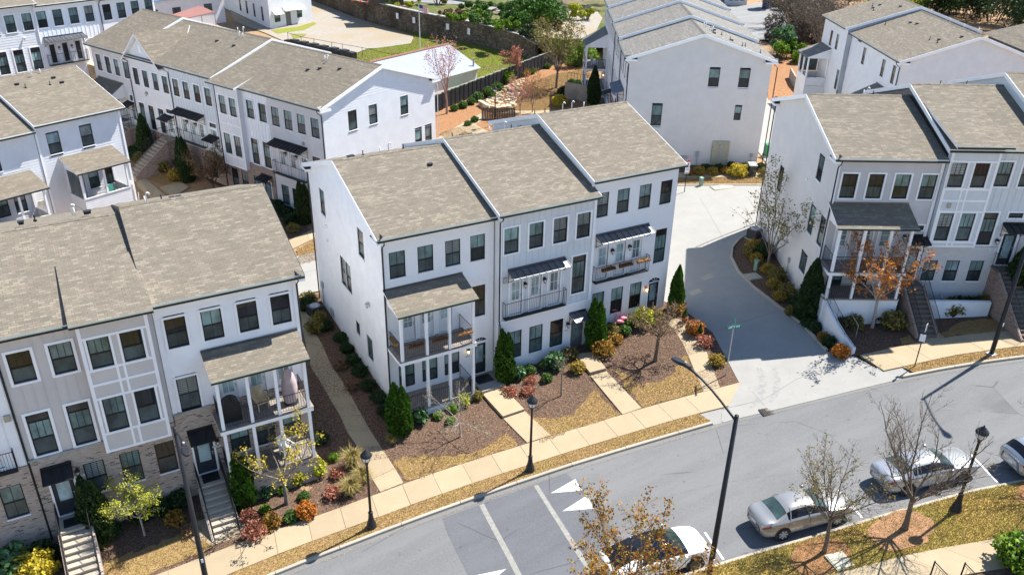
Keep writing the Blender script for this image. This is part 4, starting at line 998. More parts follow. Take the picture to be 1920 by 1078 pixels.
# ---- row D: back left, long front facing the court
rowD = Row(4.37, 23.33, -66.6)
def lower_shift(H, z, dy):
    for o in H.root.children:
        if (o.name.startswith('window') or o.name.startswith('door')) and o.location.z+H.zb < z: o.location.y -= dy
H = House(rowD, -6.6, 0, .6, 'pale townhouse with white lap-sided gable end at near end of the back-left row')
T = 9.52
for x in (-6.15, -4.58, -3.02, -1.42): window(H, x, T, .92, 1.52, trim=0)
for x in (-5.75, -4.45, -3.15): door(H, x, 3.95, .8, 2.15, lites=(2, 3))
window(H, -1.6, 6.4, .9, 2.2, 'tall', 0)
for x in (-5.92, -4.55, -3.2): window(H, x, 3.04, .93, 1.72, '2', 0)
door(H, -1.75, .75, .88, 2.1, 'door_dark', 'pane_curtain', lites=(1, 1), glz=(.3, .93))
window(H, 2.53, 9.66, .91, 1.54, '1', 0, 0, 'right'); window(H, 4.74, 9.66, .91, 1.54, '1', 0, 0, 'right'); window(H, 8.3, 9.66, .91, 1.54, '1', 0, 0, 'right')
window(H, 9.9, 6.5, .85, 1.85, '1', 0, 0, 'right'); window(H, 11.15, 6.5, .85, 1.85, '1', 0, 0, 'right')
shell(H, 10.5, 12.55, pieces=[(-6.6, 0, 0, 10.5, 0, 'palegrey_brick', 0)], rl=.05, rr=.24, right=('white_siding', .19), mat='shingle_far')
awning(H, -6.2, -2.1, 6.85, 6.6, 0, -.85, 'black_metal'); balcony(H, -6.3, -2.4, 4.05, 0, .36)
lantern(H, -4.8, 5.9); lantern(H, -3.5, 5.9); H.add(MB().box(-2.6, -.1, 7.1, -2.4, 0, 7.35), 'utility_box', ['pad_tan'])
eave_return(H, 0, 0, 10.5, 'right', True, 'shingle_far'); eave_return(H, 0, 12.5, 10.5, 'right', False, 'shingle_far')
downspout(H, -.05, 0, 10.3, .8); downspout(H, .03, 12.9, 10.3, 1.0, 'white_trim')
vent_kit(H, [('p', -5.4, 5.3), ('g', -5.0, 5.2), ('d', -2.9, 4.6), ('d', -4.7, 4.1), ('d', -5.6, 3.6)], 12.5, 6.25, 10.5, 12.55)
H.add(MB().box(.02, 5.9, 5.2, .14, 6.05, 5.35), 'wall_vent', ['white_trim'])
H = House(rowD, -13.35, -6.6, .6, 'pale panelled townhouse with bay over red brick in the back-left row')
for x in (-9.3, -7.72): window(H, x, T, .95, 1.5, '2')
for x in (-9.28, -7.72): window(H, x, 6.32, .92, 2.2, 'tall')
for x in (-12.6, -11.2, -9.5): window(H, x, 3.0, .9, 1.7, '2', 0)
door(H, -8.1, .75, .88, 2.1, 'door_dark', 'pane_curtain', lites=(1, 1), glz=(.3, .93))
shell(H, 10.5, 12.55, pieces=[(-13.35, -6.6, 4.05, 10.5, 0, 'white_trim', 0), (-13.35, -6.6, 0, 4.05, -.05, 'brick_red', 0)], rl=0, rr=0, sides='', mat='shingle_far')
lower_shift(H, 3.5, .05)
bay(H, -12.8, -9.8, 3.4, 10.35, 0, -.4, 'white_siding', [(-12.45, 9.42, .9, 1.5), (-11.08, 9.42, .9, 1.5), (-12.45, 6.2, .9, 1.75), (-11.08, 6.2, .9, 1.75)], (3.46, 4.3, 6.3, 7.1, 7.85, 9.5))
bayroof(H, -13.3, -9.6, -.85, 3.0, 10.5, 11.5, 'l', 'shingle_far'); battens(H, -9.7, -6.65, 4.1, 10.3, 0, 'white_trim', .42, H.cut['front'])
awning(H, -8.35, -6.95, 3.35, 3.1, -.05, -.85, 'black_metal', pitch=.4)
H = House(rowD, -20.15, -13.42, .7, 'light grey board-and-batten townhouse with long black awning in the back-left row')
for x in (-19.7, -18.15, -16.55, -14.98): window(H, x, 9.54, .92, 1.52)
for x in (-19.3, -18.0, -16.75): door(H, x, 4.0, .8, 2.15, lites=(2, 3))
window(H, -14.95, 6.5, .95, .5, 'small'); window(H, -15.6, 3.0, .9, 1.6, '2', 0)
door(H, -14.9, 3.9, .85, 2.1, 'door_white', 'pane_curtain', lites=(1, 1), glz=(.2, .93))
shell(H, 10.65, 12.75, pieces=[(-20.15, -13.42, 3.7, 10.65, 0, 'lightgrey_panel', 0), (-20.15, -13.42, 0, 3.7, -.05, 'brick_red', 0)], rl=0, rr=.08, sides='r', right=('white_trim', 0), mat='shingle_far')
lower_shift(H, 3.5, .05)
battens(H, -20.1, -13.45, 3.75, 10.5, 0, 'lightgrey_panel', .42, H.cut['front'])
awning(H, -19.7, -15.6, 6.9, 6.65, 0, -.85, 'black_metal'); balcony(H, -19.85, -15.8, 4.05, 0, .36); awning(H, -15.3, -13.8, 5.3, 5.05, 0, -.85, 'black_metal', pitch=.4)
lantern(H, -18.3, 5.9); lantern(H, -17.0, 5.9); downspout(H, -13.45, 0, 10.4, .7); downspout(H, -20.1, 0, 10.4, .7)
vent_kit(H, [('g', -16.9, 5.5), ('p', -16.5, 5.6), ('d', -18.6, 4.3), ('d', -16.0, 4.2), ('p', -19.0, 6.9), ('g', -18.2, 6.9)], 12.5, 6.25, 10.65, 12.75)
H = House(rowD, -26.6, -20.15, .8, 'white townhouse with pointed front gable in the back-left row')
for x in (-26.0, -24.45, -22.85, -21.3): window(H, x, 9.52, .88, 1.53)
for x in (-26.0, -24.45, -22.87): window(H, x, 6.3, .88, 2.3, 'tall')
window(H, -21.5, 6.5, .9, .45, 'small'); door(H, -21.6, 3.9, .85, 2.1, 'door_white', 'pane_curtain', lites=(1, 1), glz=(.2, .93))
shell(H, 10.65, 12.75, pieces=[(-26.6, -20.15, 3.9, 10.65, 0, 'white_siding', 0), (-26.6, -20.15, 0, 3.9, -.05, 'brick_red', 0)], rl=0, rr=0, sides='', mat='shingle_far')
o = H.add(wall_mesh(-26.6, -21.2, 10.1, 10.4, [], .16, (-23.9, 12.6)), 'front_gable', ['white_siding']); o.location.y -= .12
gm = MB()
for s in (-1, 1):
    xa = -23.9+s*3.05
    gm.slab([(xa, -.5, 10.15), (-23.9, -.5, 12.85), (-23.9, 5.2, 12.85), (xa, 1.5, 10.15)] if s > 0 else [(-23.9, -.5, 12.85), (xa, -.5, 10.15), (xa, 1.5, 10.15), (-23.9, 5.2, 12.85)], .14, 0, 1)
H.add(gm, 'gable_roof', ['shingle_far', 'white_trim'])
H.add(MB().box(-24.15, -.17, 11.1, -23.65, -.125, 11.8), 'gable_vent', ['white_trim'])
awning(H, -21.9, -20.4, 5.9, 5.65, 0, -.9, 'black_metal', pitch=.4); lantern(H, -24.2, 7.4, mat='pad_tan')
downspout(H, -26.6, 0, 10.4, .8)
stair(H, -21.8, -20.6, 0, 3.9, 12, .2, .3, 1.0, gmat='brick_red', zg=0)
H = House(rowD, -33.0, -26.66, 1.0, 'grey-white townhouse with small dark-roofed porch at far end of the back-left row')
for x in (-32.3, -30.7, -29.15, -27.58): window(H, x, 9.85, .9, 1.55)
window(H, -27.4, 6.75, .55, .55, 'small')
for x in (-31.6, -30.2): door(H, x, 4.2, .82, 2.1, lites=(1, 3))
door(H, -27.7, 3.9, .88, 2.1, 'door_white', 'pane_curtain', lites=(1, 1), glz=(.2, .93))
shell(H, 10.75, 12.95, pieces=[(-33, -26.66, .4, 10.75, 0, 'palegrey_brick', 0)], rl=.4, rr=.08, sides='lr', right=('white_trim', 0), mat='shingle_far')
porch(H, -32.5, -28.3, 0, -1.7, 2.0, 4.15, 6.5, 7.5, (-32.4, -30.4, -28.4), 'shingle_far', zground=.5)
awning(H, -28.1, -26.8, 6.0, 5.75, 0, -.9, 'black_metal', pitch=.4)
stair(H, -27.9, -26.8, 0, 3.85, 10, .2, .3, 1.0, gmat='brick_red', zg=0)
# ---- row E: behind the alley
rowE = Row(31.01, 21.16, -120.3)
def farhouse(row, x0, x1, zb, ze, zr, T, label, wall='cream_siding', side='cream_siding', kind='w', rr=.0, rl=0., sides='r', trimm=.1, D=12.2, yr=6.1):
    H = House(row, x0, x1, zb, label); w = (x1-x0)
    for i in range(4): window(H, x0+.35+i*(w-.7-.9)/3, T, .9, 1.54, trim=trimm)
    if kind == 'w':
        for i in range(3): door(H, x0+.7+i*1.3, T-5.5, .8, 2.15, lites=(2, 3))
        awning(H, x0+.4, x0+4.3, T-2.65, T-2.95, 0, -1.0, 'bronze_metal'); balcony(H, x0+.4, x0+4.3, T-5.4, 0, .36); lantern(H, x0+.5, T-3.7)
        window(H, x1-1.3, T-3, .9, 2.2, 'tall', trimm)
        for i in range(3): window(H, x0+.5+i*1.45, T-6.4, .9, 1.7, '2', 0)
    elif kind == 'b':
        for i in range(4): window(H, x0+.35+i*(w-.7-.9)/3, T-3.2, .9, 1.9, '3', trimm)
        for i in range(3): window(H, x0+.5+i*1.45, T-6.4, .9, 1.7, '2', 0)
        awning(H, x1-1.6, x1-.3, T-6.2, T-6.5, 0, -.9, 'black_metal', pitch=.4); door(H, x1-1.4, T-8.7, .88, 2.1, 'door_dark', 'pane_curtain', lites=(1, 1), glz=(.3, .93))
    return H
H = farhouse(rowE, -6.7, 0, 2.3, 12.3, 14.3, 11.4, 'grey-cream townhouse with a blank lap-sided gable facing the alley')
window(H, 6.93, 11.46, .92, 1.54, '1', 0, 0, 'right'); window(H, 9.53, 11.46, .92, 1.54, '1', 0, 0, 'right'); window(H, 2.29, 8.2, .92, 1.86, '1', 0, 0, 'right'); window(H, 9.56, 8.24, .6, 1.23, '1', 0, 0, 'right')
shell(H, 12.3, 14.3, D=12.2, yr=6.1, pieces=[(-6.7, 0, 1.5, 12.3, 0, 'white_siding', 0)], rr=.32, right=('cream_siding', .18), mat='shingle_grey')
eave_return(H, 0, 0, 12.3, 'right', True, 'shingle_grey'); eave_return(H, 0, 12.2, 12.3, 'right', False, 'shingle_grey'); downspout(H, -.05, 0, 12.1, 2.5); downspout(H, .04, 12.75, 12.1, 2.6)
vent_kit(H, [('p', -4.6, 6.9), ('g', -4.2, 7.0), ('b', -5.0, 7.6), ('d', -4.6, 7.9), ('p', -2.9, 7.1), ('g', -2.6, 7.3), ('b', -2.9, 8.2), ('b', -1.6, 8.7), ('d', -1.8, 8.9), ('b', -1.3, 10.0), ('b', -.7, 9.6), ('b', -.6, 11.2), ('d', -3.4, 7.5), ('d', -2.2, 7.4)], 12.2, 6.1, 12.3, 14.3)
H.add(MB().box(.02, 8.0, 2.9, .2, 9.5, 5.1), 'meter_panel', ['pad_tan'])
for k in range(4): H.add(MB().tube([(.2, 8.75, 3.4+k*.42), (.3, 8.75, 3.4+k*.42)], .13, 9), 'meter', ['galvanized'])
H.add(MB().box(.02, 6.6, 3.6, .16, 6.9, 4.1).tube([(.1, 6.75, 2.6), (.1, 6.75, 3.6)], .03, 5), 'electric_meter', ['galvanized']); H.add(MB().tube([(.1, 11.6, 2.6), (.1, 11.6, 3.9)], .03, 5).box(.04, 11.5, 3.7, .18, 11.75, 4.0), 'electric_meter', ['galvanized'])
for k in range(5): H.add(MB().tube([(.35, 3.4+k*.55, 2.6), (.35, 3.4+k*.55, 3.4)], .04, 5).box(.22, 3.25+k*.55, 3.3, .48, 3.6+k*.55, 3.7), 'gas_meter', ['galvanized'])
H = farhouse(rowE, -13.4, -6.75, 2.5, 12.6, 14.6, 11.6, 'white townhouse with red brick base second from alley in the upper row', kind='b')
shell(H, 12.65, 14.65, D=12.2, yr=6.1, pieces=[(-13.4, -6.75, 5.6, 12.65, 0, 'white_siding', 0), (-13.4, -6.75, 1.5, 5.6, -.05, 'brick_red', 0)], rr=.08, right=('bronze_metal', 0), sides='r', mat='shingle_grey'); lower_shift(H, 5.2, .05); downspout(H, -6.8, 0, 12.4, 2.5)
H = farhouse(rowE, -20.1, -13.45, 2.7, 12.9, 14.9, 11.9, 'white townhouse third from alley in the upper row', kind='b')
shell(H, 12.95, 14.95, D=12.2, yr=6.1, pieces=[(-20.1, -13.45, 1.5, 12.95, 0, 'white_siding', 0)], rr=.08, right=('bronze_metal', 0), sides='r', mat='shingle_grey'); downspout(H, -13.5, 0, 12.6, 2.5)
H = farhouse(rowE, -26.8, -20.15, 2.9, 13.2, 15.2, 12.2, 'white townhouse with raised white porch at far end of the upper row', kind='x')
for x in (-25.6, -23.8): door(H, x, 6.3, .82, 2.1, lites=(1, 3))
shell(H, 13.25, 15.25, D=12.2, yr=6.1, pieces=[(-26.8, -20.15, 1.5, 13.25, 0, 'white_siding', 0)], rr=.08, rl=.3, right=('bronze_metal', 0), sides='lr', mat='shingle_grey')
porch(H, -26.4, -22.0, 0, -2.2, 4.0, 6.2, 8.7, 9.9, (-26.2, -24.2, -22.2), 'shingle_grey', zground=1.8); lantern(H, -22.6, 5.4, lit=True)
# ---- row F: upper right, rear porches
rowF = Row(57.31, 18.62, -120.3)
H = House(rowF, 2.75, 9.17, 2.8, 'white townhouse with blank pale gable at near end of upper-right row')
window(H, 5.06, 11.37, .74, 1.54, '1', .0); window(H, 7.6, 11.37, .74, 1.54, '1', 0); window(H, 4.3, 8.3, .7, 1.5, '1', 0)
shell(H, 12.1, 14.25, pieces=[(2.75, 9.17, 2, 12.1, 0, 'white_siding', .2)], rr=.32, right=('white_siding', .18), sides='r', mat='shingle')
eave_return(H, 9.17, 0, 12.1, 'right'); downspout(H, 9.1, 0, 11.9, 3)
porch(H, 4.9, 7.9, 0, -2.0, 3.2, 6.0, 8.0, 9.0, (5.0, 6.4, 7.8), 'shingle_grey', zground=2)
vent_kit(H, [('d', 6.9, 3.8), ('b', 6.2, 3.3), ('b', 7.6, 3.4), ('d', 8.0, 5.2), ('p', 4.3, 7.0), ('g', 6.2, 7.4)], 12.5, 6.25, 12.1, 14.25)
H = House(rowF, -3.6, 2.75, 2.8, 'white townhouse in the middle of the upper-right row')
window(H, .0, 11.37, .74, 1.54, '1', 0); window(H, -1.9, 12.0, .95, .4, 'small', .0)
shell(H, 12.1, 14.25, pieces=[(-3.6, 2.75, 2, 12.1, 0, 'white_siding', .2)], sides='', mat='shingle')
vent_kit(H, [('d', -.6, 4.2), ('d', .4, 4.4), ('b', -2.5, 2.6), ('p', 1.0, 7.2), ('d', 1.6, 6.6)], 12.5, 6.25, 12.1, 14.25)
H = House(rowF, -11.0, -3.65, 2.8, 'white townhouse with screened porch at far end of upper-right row')
window(H, -8.6, 11.4, .74, 1.54, '1', 0); window(H, -6.6, 11.4, .74, 1.54, '1', 0); window(H, -4.6, 8.2, .75, 2.0, '1', 0)
shell(H, 12.5, 14.65, y0=-.5, pieces=[(-11, -3.65, 2, 12.5, -.5, 'white_siding', .2)], rl=.3, rr=.08, right=('flashing', 0), sides='lr', mat='shingle')
for o in [c for c in H.root.children if c.name.startswith('window')]: o.location.y -= .5
def screen_porch(H, x0, x1, y0, yf, z0, zs, ze, zt, rmat='shingle', base=0):
    """screened rear porch: lap-sided half wall, posts, screens, shed roof"""
    w = .07
    o = H.add(wall_mesh(x0, x1, z0, zs, [], .16), 'half_wall', ['white_siding']); o.location.y += yf
    H.add(MB().poly([(x0, yf, z0), (x0, yf, zs), (x0, y0, zs), (x0, y0, z0)]).poly([(x1, yf, z0), (x1, y0, z0), (x1, y0, zs), (x1, yf, zs)]).box(x0-.03, yf-.05, zs, x1+.03, yf+.08, zs+.06), 'half_wall', ['white_siding'])
    H.add(MB().box(x0, yf, zs-.95, x1, y0-.01, zs-.9), 'porch_floor', ['deck_board'])
    for x, y in ((x0+w, yf+.02), (x0+(x1-x0)*.5, yf+.02), (x1-w, yf+.02), (x0+w, y0-.1), (x1-w, y0-.1)):
        H.add(MB().box(x-w, y-w, zs+.06, x+w, y+w, ze), 'post', ['white_trim'])
    H.add(MB().box(x0, yf-.06, ze, x1, yf+.1, ze+.16).box(x0, yf+.1, ze, x0+.1, y0-.01, ze+.16).box(x1-.1, yf+.1, ze, x1, y0-.01, ze+.16), 'header_beam', ['white_trim'])
    H.add(MB().box(x0+.05, yf+.14, zs+.06, x0+.06, y0-.2, ze), 'screen', ['pane_lo'])
    s = (zt-ze-.16)/(y0-yf); ov = .25; zz = ze+.16-s*ov
    mb = MB().slab([(x0-.25, yf-ov, zz+.1), (x1+.25, yf-ov, zz+.1), (x1+.25, y0-.003, zt+.1), (x0-.25, y0-.003, zt+.1)], .1, 0, 1)
    for x in (x0, x1-.06): mb.poly([(x, yf, ze+.16), (x, y0-.004, ze+.16), (x, y0-.004, zt)], 1).poly([(x+.06, yf, ze+.16), (x+.06, y0-.004, zt), (x+.06, y0-.004, ze+.16)], 1)
    H.add(mb, 'porch_roof', [rmat, 'white_trim'])
    H.add(MB().box(x0-.25, yf-ov-.09, zz, x1+.25, yf-ov, zz+.09), 'porch_gutter', ['gutter_black'])
screen_porch(H, -10.6, -7.4, -.5, -2.7, 3.6, 6.6, 8.6, 9.6, 'shingle_grey')
vent_kit(H, [('b', -8.8, 3.4), ('d', -8.0, 3.2), ('b', -7.0, 2.9), ('d', -8.4, 4.0), ('d', -5.6, 5.0)], 12.5, 6.25, 12.5, 14.65, -.5)
# ---- row G: left, seen from its rear porches
rowG = Row(-14.09, 29.55, 22.4)
H = House(rowG, -.72, 5.68, .1, 'white lap-sided townhouse with screened rear porch beside the court')
window(H, 0, 9.23, .92, 1.55, '1', .0); window(H, 2.42, 9.23, .92, 1.55, '1', 0)
window(H, 2.3, 6.1, .8, 1.7, '1', 0); window(H, 3.5, 6.1, .8, 1.7, '1', 0); door(H, 1.1, 3.8, .85, 2.1, 'door_white', 'pane_dark', lites=(1, 1), glz=(.15, .93))
shell(H, 10.05, 12.05, pieces=[(-.72, 5.68, -.5, 10.05, 0, 'white_siding', .2)], rl=.05, rr=.32, sides='lr', left=('bronze_metal', 0), mat='shingle_far')
board(H, [(5.55, -.055, -.4, 5.7, -.02, 9.9), (-.74, -.055, -.4, -.6, -.02, 9.9)])
screen_porch(H, .72, 4.3, 0, -2.2, 3.3, 4.55, 6.45, 7.25, 'shingle_far')
vent_kit(H, [('d', .9, 5.0), ('b', 1.2, 4.4), ('g', 2.3, 5.6), ('p', 3.1, 5.9), ('b', 2.9, 4.2), ('d', 3.6, 5.0), ('d', 3.8, 4.2)], 12.5, 6.25, 10.05, 12.05)
downspout(H, 5.66, .3, 9.9, .4, 'white_trim')
H.add(MB().tube([(5.35, -.9, 2.4), (5.5, -.8, 3.4)], .03, 5).box(5.3, -.15, 3.9, 5.5, 0, 4.2), 'porch_light', ['pvc_white'])
H = House(rowG, -8.0, -.78, .1, 'white lap-sided townhouse with screened porch cut by the left edge')
window(H, -4.3, 8.93, .92, 1.55, '1', 0); window(H, -6.4, 8.93, .92, 1.55, '1', 0); window(H, -3.2, 5.8, .8, 1.7, '1', 0); window(H, -4.4, 5.8, .8, 1.7, '1', 0)
shell(H, 9.7, 11.7, pieces=[(-8, -.78, -.5, 9.7, 0, 'white_siding', .2)], sides='', mat='shingle_far')
screen_porch(H, -5.4, -1.85, 0, -2.2, 3.0, 4.2, 6.1, 6.9, 'shingle_far'); H.add(MB().box(-1.6, -.14, 4.2, -1.3, -.02, 4.6), 'utility_box', ['pad_tan'])
# ---- row H: far left
rowH = Row(-12.67, 59.24, 22)
H = House(rowH, -6.6, -.1, 3.8, 'grey lap-sided townhouse with trimmed windows in the top left corner')
for x in (-6.0, -4.5, -2.95, -1.35): window(H, x, 12.95, .93, 1.6)
for x in (-6.0, -4.45, -2.9, -1.27): window(H, x, 9.7, .93, 2.12, 'tall')
shell(H, 13.8, 16, pieces=[(-6.6, -.1, 3, 13.8, -.0, 'white_siding', .24)], rr=.25, sides='r', mat='shingle_far'); downspout(H, -.12, 0, 13.7, 4, 'white_trim')
lantern(H, -1.6, 10.7, mat='pvc_white')
H = House(rowH, -.05, 6.4, 3.8, 'white board-and-batten townhouse with rusty awning over a balcony in the far row')
for x in (.0, 1.56, 3.15, 4.74): window(H, x+.05, 12.96, .93, 1.55)
for x in (.45, 1.72, 3.05): door(H, x, 7.75, .85, 2.05, 'door_white', 'pane_dark', lites=(1, 1), glz=(.08, .95))
window(H, 4.75, 9.75, .95, .4, 'small', .08)
shell(H, 13.6, 15.8, pieces=[(-.05, 6.4, 3, 13.6, 0, 'white_trim', 0)], sides='', mat='shingle_far'); battens(H, 0, 6.4, 7.5, 13.5, 0, 'white_trim', .42, H.cut['front'])
awning(H, .2, 4.2, 10.4, 10.1, 0, -.9, 'bronze_metal'); balcony(H, .2, 4.2, 7.75, 0, .36); lantern(H, 1.5, 9.3); lantern(H, 2.8, 9.3)
downspout(H, 6.4, 0, 13.4, 4)
H.add(MB().box(4.0, -2.2, 3.5, 6.6, -.02, 7.3), 'terrace_wall', ['stone_gold'])
H = House(rowH, 6.45, 12.5, 3.8, 'white painted brick townhouse at right end of the far row')
for x in (6.7, 8.25, 9.8, 11.37): window(H, x, 12.88, .9, 1.56)
for x in (6.7, 8.25, 9.8, 11.3): window(H, x, 9.7, .9, 1.9, '2', 0)
shell(H, 13.5, 15.7, pieces=[(6.45, 12.5, 3, 13.5, 0, 'brick_white', 0)], rr=.3, sides='r', mat='shingle_far')
# ------------------------------------------------------------------ setting: ground, street, walks
def st(o, name=None): return tag(o, kind='structure')
def ground_sheet():
    pts = []; edges = []; tagz = []
    def line(tab, dy, low):
        xs = np.arange(-60, 60.1, 1.5); i0 = len(pts)
        for x in xs: pts.append((x, interp(tab, x)+dy)); tagz.append(1 if (tab is CURB and 13.8 < x < 26.2) else low)
        for i in range(len(xs)-1): edges.append((i0+i, i0+i+1))
    line(CURB, .14, 0); line(CURB, -.16, 1); line(SCURB, -.14, 0); line(SCURB, .16, 1)
    near = [(x, y) for x in np.arange(-60, 90, 2.5) for y in np.arange(-60, 130, 2.5)]
    far = [(x, y) for x in np.arange(-600, 700, 50) for y in np.arange(-500, 800, 50) if not (-60 < x < 90 and -60 < y < 130)]
    for x, y in near+far:
        a, b = interp(CURB, x), interp(SCURB, x)
        if abs(y-a) < .7 or abs(y-b) < .7: continue
        pts.append((x+rng.uniform(-.1, .1), y+rng.uniform(-.1, .1))); tagz.append(1 if (b < y < a and -60 <= x <= 60) or (13.8 < x < 26.2 and a-1 < y < a+3.2) else 0)
    A = np.array(pts); d = np.hypot(A[:, 0]-12, A[:, 1]-25); w = np.clip((d-95)/70, 0, 1); w = w*w*(3-2*w)
    v2, e2, f2, ov, *_ = delaunay_2d_cdt([Vector(p) for p in pts], edges, [], 0, 1e-4)
    B = np.array([(v.x, v.y) for v in v2]); low = np.array([tagz[o[0]] if o else 0 for o in ov])
    d = np.hypot(B[:, 0]-12, B[:, 1]-25); w = np.clip((d-95)/70, 0, 1); w = w*w*(3-2*w)
    z = np.where(w < 1, Gn(B), 0)*(1-w)+3.2*w-.06-.35*low
    mb = MB(); mb.v = [(p[0], p[1], q) for p, q in zip(B, z)]
    for f in f2: mb.f.append(tuple(f)); mb.m.append(0)
    return st(mb.build('ground', ['dirt']))
ground_sheet()
XS = list(np.arange(-60, 60.1, 1.5))
st(drape('road', gband(SCURB, CURB, XS), -.13, 'asphalt', 1.5))
tb = st(drape('speed_table', [(-1.15, -9.55), (5.5, -10.1), (5.4, -11.7), (5.15, -13.3), (5.0, -16), (4.9, -18.4), (-2.1, -18.1), (-2.0, -15.5), (-1.8, -13.8), (-1.4, -10.7)], -.124, 'asphalt_dark', 1.2))
def mark(name, poly, mat, off=-.119): return st(drape(name, poly, off, mat, .8))
mark('cross_band', [(.72, -9.75), (.97, -9.76), (.35, -13.85), (-.35, -18.0), (-.6, -18.0), (.1, -13.8)], 'paint_worn'); mark('cross_band', [(3.64, -10.0), (3.86, -10.05), (3.45, -12.6), (2.55, -18.2), (2.3, -18.2), (3.22, -12.6)], 'paint_worn')
for t in ([(4.04, -10.97), (5.41, -11.71), (5.60, -10.76)], [(3.80, -12.42), (5.15, -13.14), (5.35, -12.15)], [(-.22, -14.22), (-1.75, -13.72), (-2.0, -14.75)], [(-.45, -15.7), (-2.0, -15.2), (-2.2, -16.2)]): mark('arrow_marking', t, 'paint_white')
for a, b in (((8.25, -17.3), (7.78, -19.05)), ((15.15, -18.6), (14.5, -20.5)), ((22.15, -20.3), (21.25, -22.3))):
    d = Vector((b[0]-a[0], b[1]-a[1])).normalized(); n = Vector((-d.y, d.x))*.055
    mark('stall_line', [(a[0]+n.x, a[1]+n.y), (b[0]+n.x, b[1]+n.y), (b[0]-n.x, b[1]-n.y), (a[0]-n.x, a[1]-n.y)], 'paint_white')
def curb(tab, x0, x1, side, name='kerb'):
    root = tag(empty(name, (x0, interp(tab, x0), G(x0, interp(tab, x0)))), kind='structure')
    xs = np.arange(x0, x1+.01, 1.0); L = 3
    P = [Vector((x, interp(tab, x), 0)) for x in xs]
    for i in range(0, len(xs)-1, L):
        seg = P[i:i+L+1]
        if len(seg) < 2: continue
        mb = MB(); rows = []
        for k, p in enumerate(seg):
            q0 = P[max(i+k-1, 0)]; q1 = P[min(i+k+1, len(P)-1)]; t = (q1-q0).normalized(); n = Vector((-t.y, t.x, 0))*side
            z = G(p.x, p.y); j = .012*t*(1 if k == 0 else -1 if k == len(seg)-1 else 0); p = p+j
            rows.append([p+n*.0+Vector((0, 0, z-.2)), p+n*.02+Vector((0, 0, z-.01)), p+n*.05+Vector((0, 0, z+.015)), p+n*.17+Vector((0, 0, z+.015)), p+n*.17+Vector((0, 0, z-.3))])
        for a, b in zip(rows, rows[1:]):
            for c in range(4): mb.poly([a[c], b[c], b[c+1], a[c+1]] if side > 0 else [b[c], a[c], a[c+1], b[c+1]])
        mb.poly(rows[0] if side < 0 else rows[0][::-1]); mb.poly(rows[-1][::-1] if side < 0 else rows[-1])
        o = mb.build('kerb_stone', ['concrete_curb'], root); o.location = -root.location
    return root
curb(CURB, -60, 14.6, 1); curb(CURB, 25.2, 60, 1); curb(SCURB, -60, 60, -1)
def gutter_pan(tab, x0, x1, side):
    xs = np.arange(x0, x1, 1.); return st(drape('gutter_pan', [(x, interp(tab, x)) for x in xs]+[(x, interp(tab, x)-side*.3) for x in xs[::-1]], -.121, 'gutter_asphalt', 1.))
gutter_pan(CURB, -60, 60, 1)
# yards and beds (sheets laid on the terrain)
dl = [gp(*p) for p in ((1386, 718), (1363, 674), (1336, 624), (1306, 600), (1278, 578))]
yard = [(x, interp(SWUP, x)) for x in np.arange(-40, 16.6, 1.5)]+[(p.x, p.y) for p in dl]+[(19.7, .5), (19.7, 13.5), (-40, 13.5)]
st(drape('mulch_bed', yard, .0, 'mulch', 1.3))
def pxpoly(pts): return [tuple(gp(*p))[:2] for p in pts]
lawns = []
def lawn(pts, mat='lawn_dormant', off=.018, blade='blade_dormant', world=False, name='lawn', n=900, hgt=.045):
    P = pts if world else [(x+rng.normal(0, .07), y+rng.normal(0, .07)) for x, y in dens(pxpoly(pts), .28)]; o = st(drape(name, P, off, mat, .9)); lawns.append((P, blade, n, hgt, off)); return o
lawn([(737, 862), (790, 852), (850, 857), (905, 842), (950, 812), (966, 836), (763, 903)])
lawn([(987, 779), (1010, 783), (1040, 786), (1075, 777), (1095, 753), (1112, 730), (1164, 777), (1070, 806), (1014, 834)])
lawn([(1150, 692), (1170, 700), (1200, 722), (1235, 716), (1262, 700), (1284, 664), (1317, 733), (1204, 764)])
lawn([(195, 1055), (260, 1030), (330, 1005), (372, 985), (398, 1028), (330, 1056), (240, 1090), (180, 1100)])
lawn([(1765, 627), (1800, 605), (1850, 598), (1920, 605), (1990, 600), (1990, 600), (1920, 616), (1860, 623), (1772, 632)], 'lawn_dormant')
lawn([(1690, 640), (1700, 628), (1716, 641), (1692, 648)])
lawn(gband(SWLO, [(x, y+.16) for x, y in CURB], list(np.arange(-40, 14.4, 1.)))+[], world=True, name='verge', off=.0)
lawn(gband([(x, y-.02) for x, y in SWLO], [(x, y+.17) for x, y in CURB], list(np.arange(26.0, 50, 1.))), world=True, name='verge', off=.0)
lawn(gband(SSW, [(x, y-.17) for x, y in SCURB], list(np.arange(-30, 34.1, 1.5))), 'lawn_mixed', .0, 'blade_mixed', True, 'verge', 1300, .06)
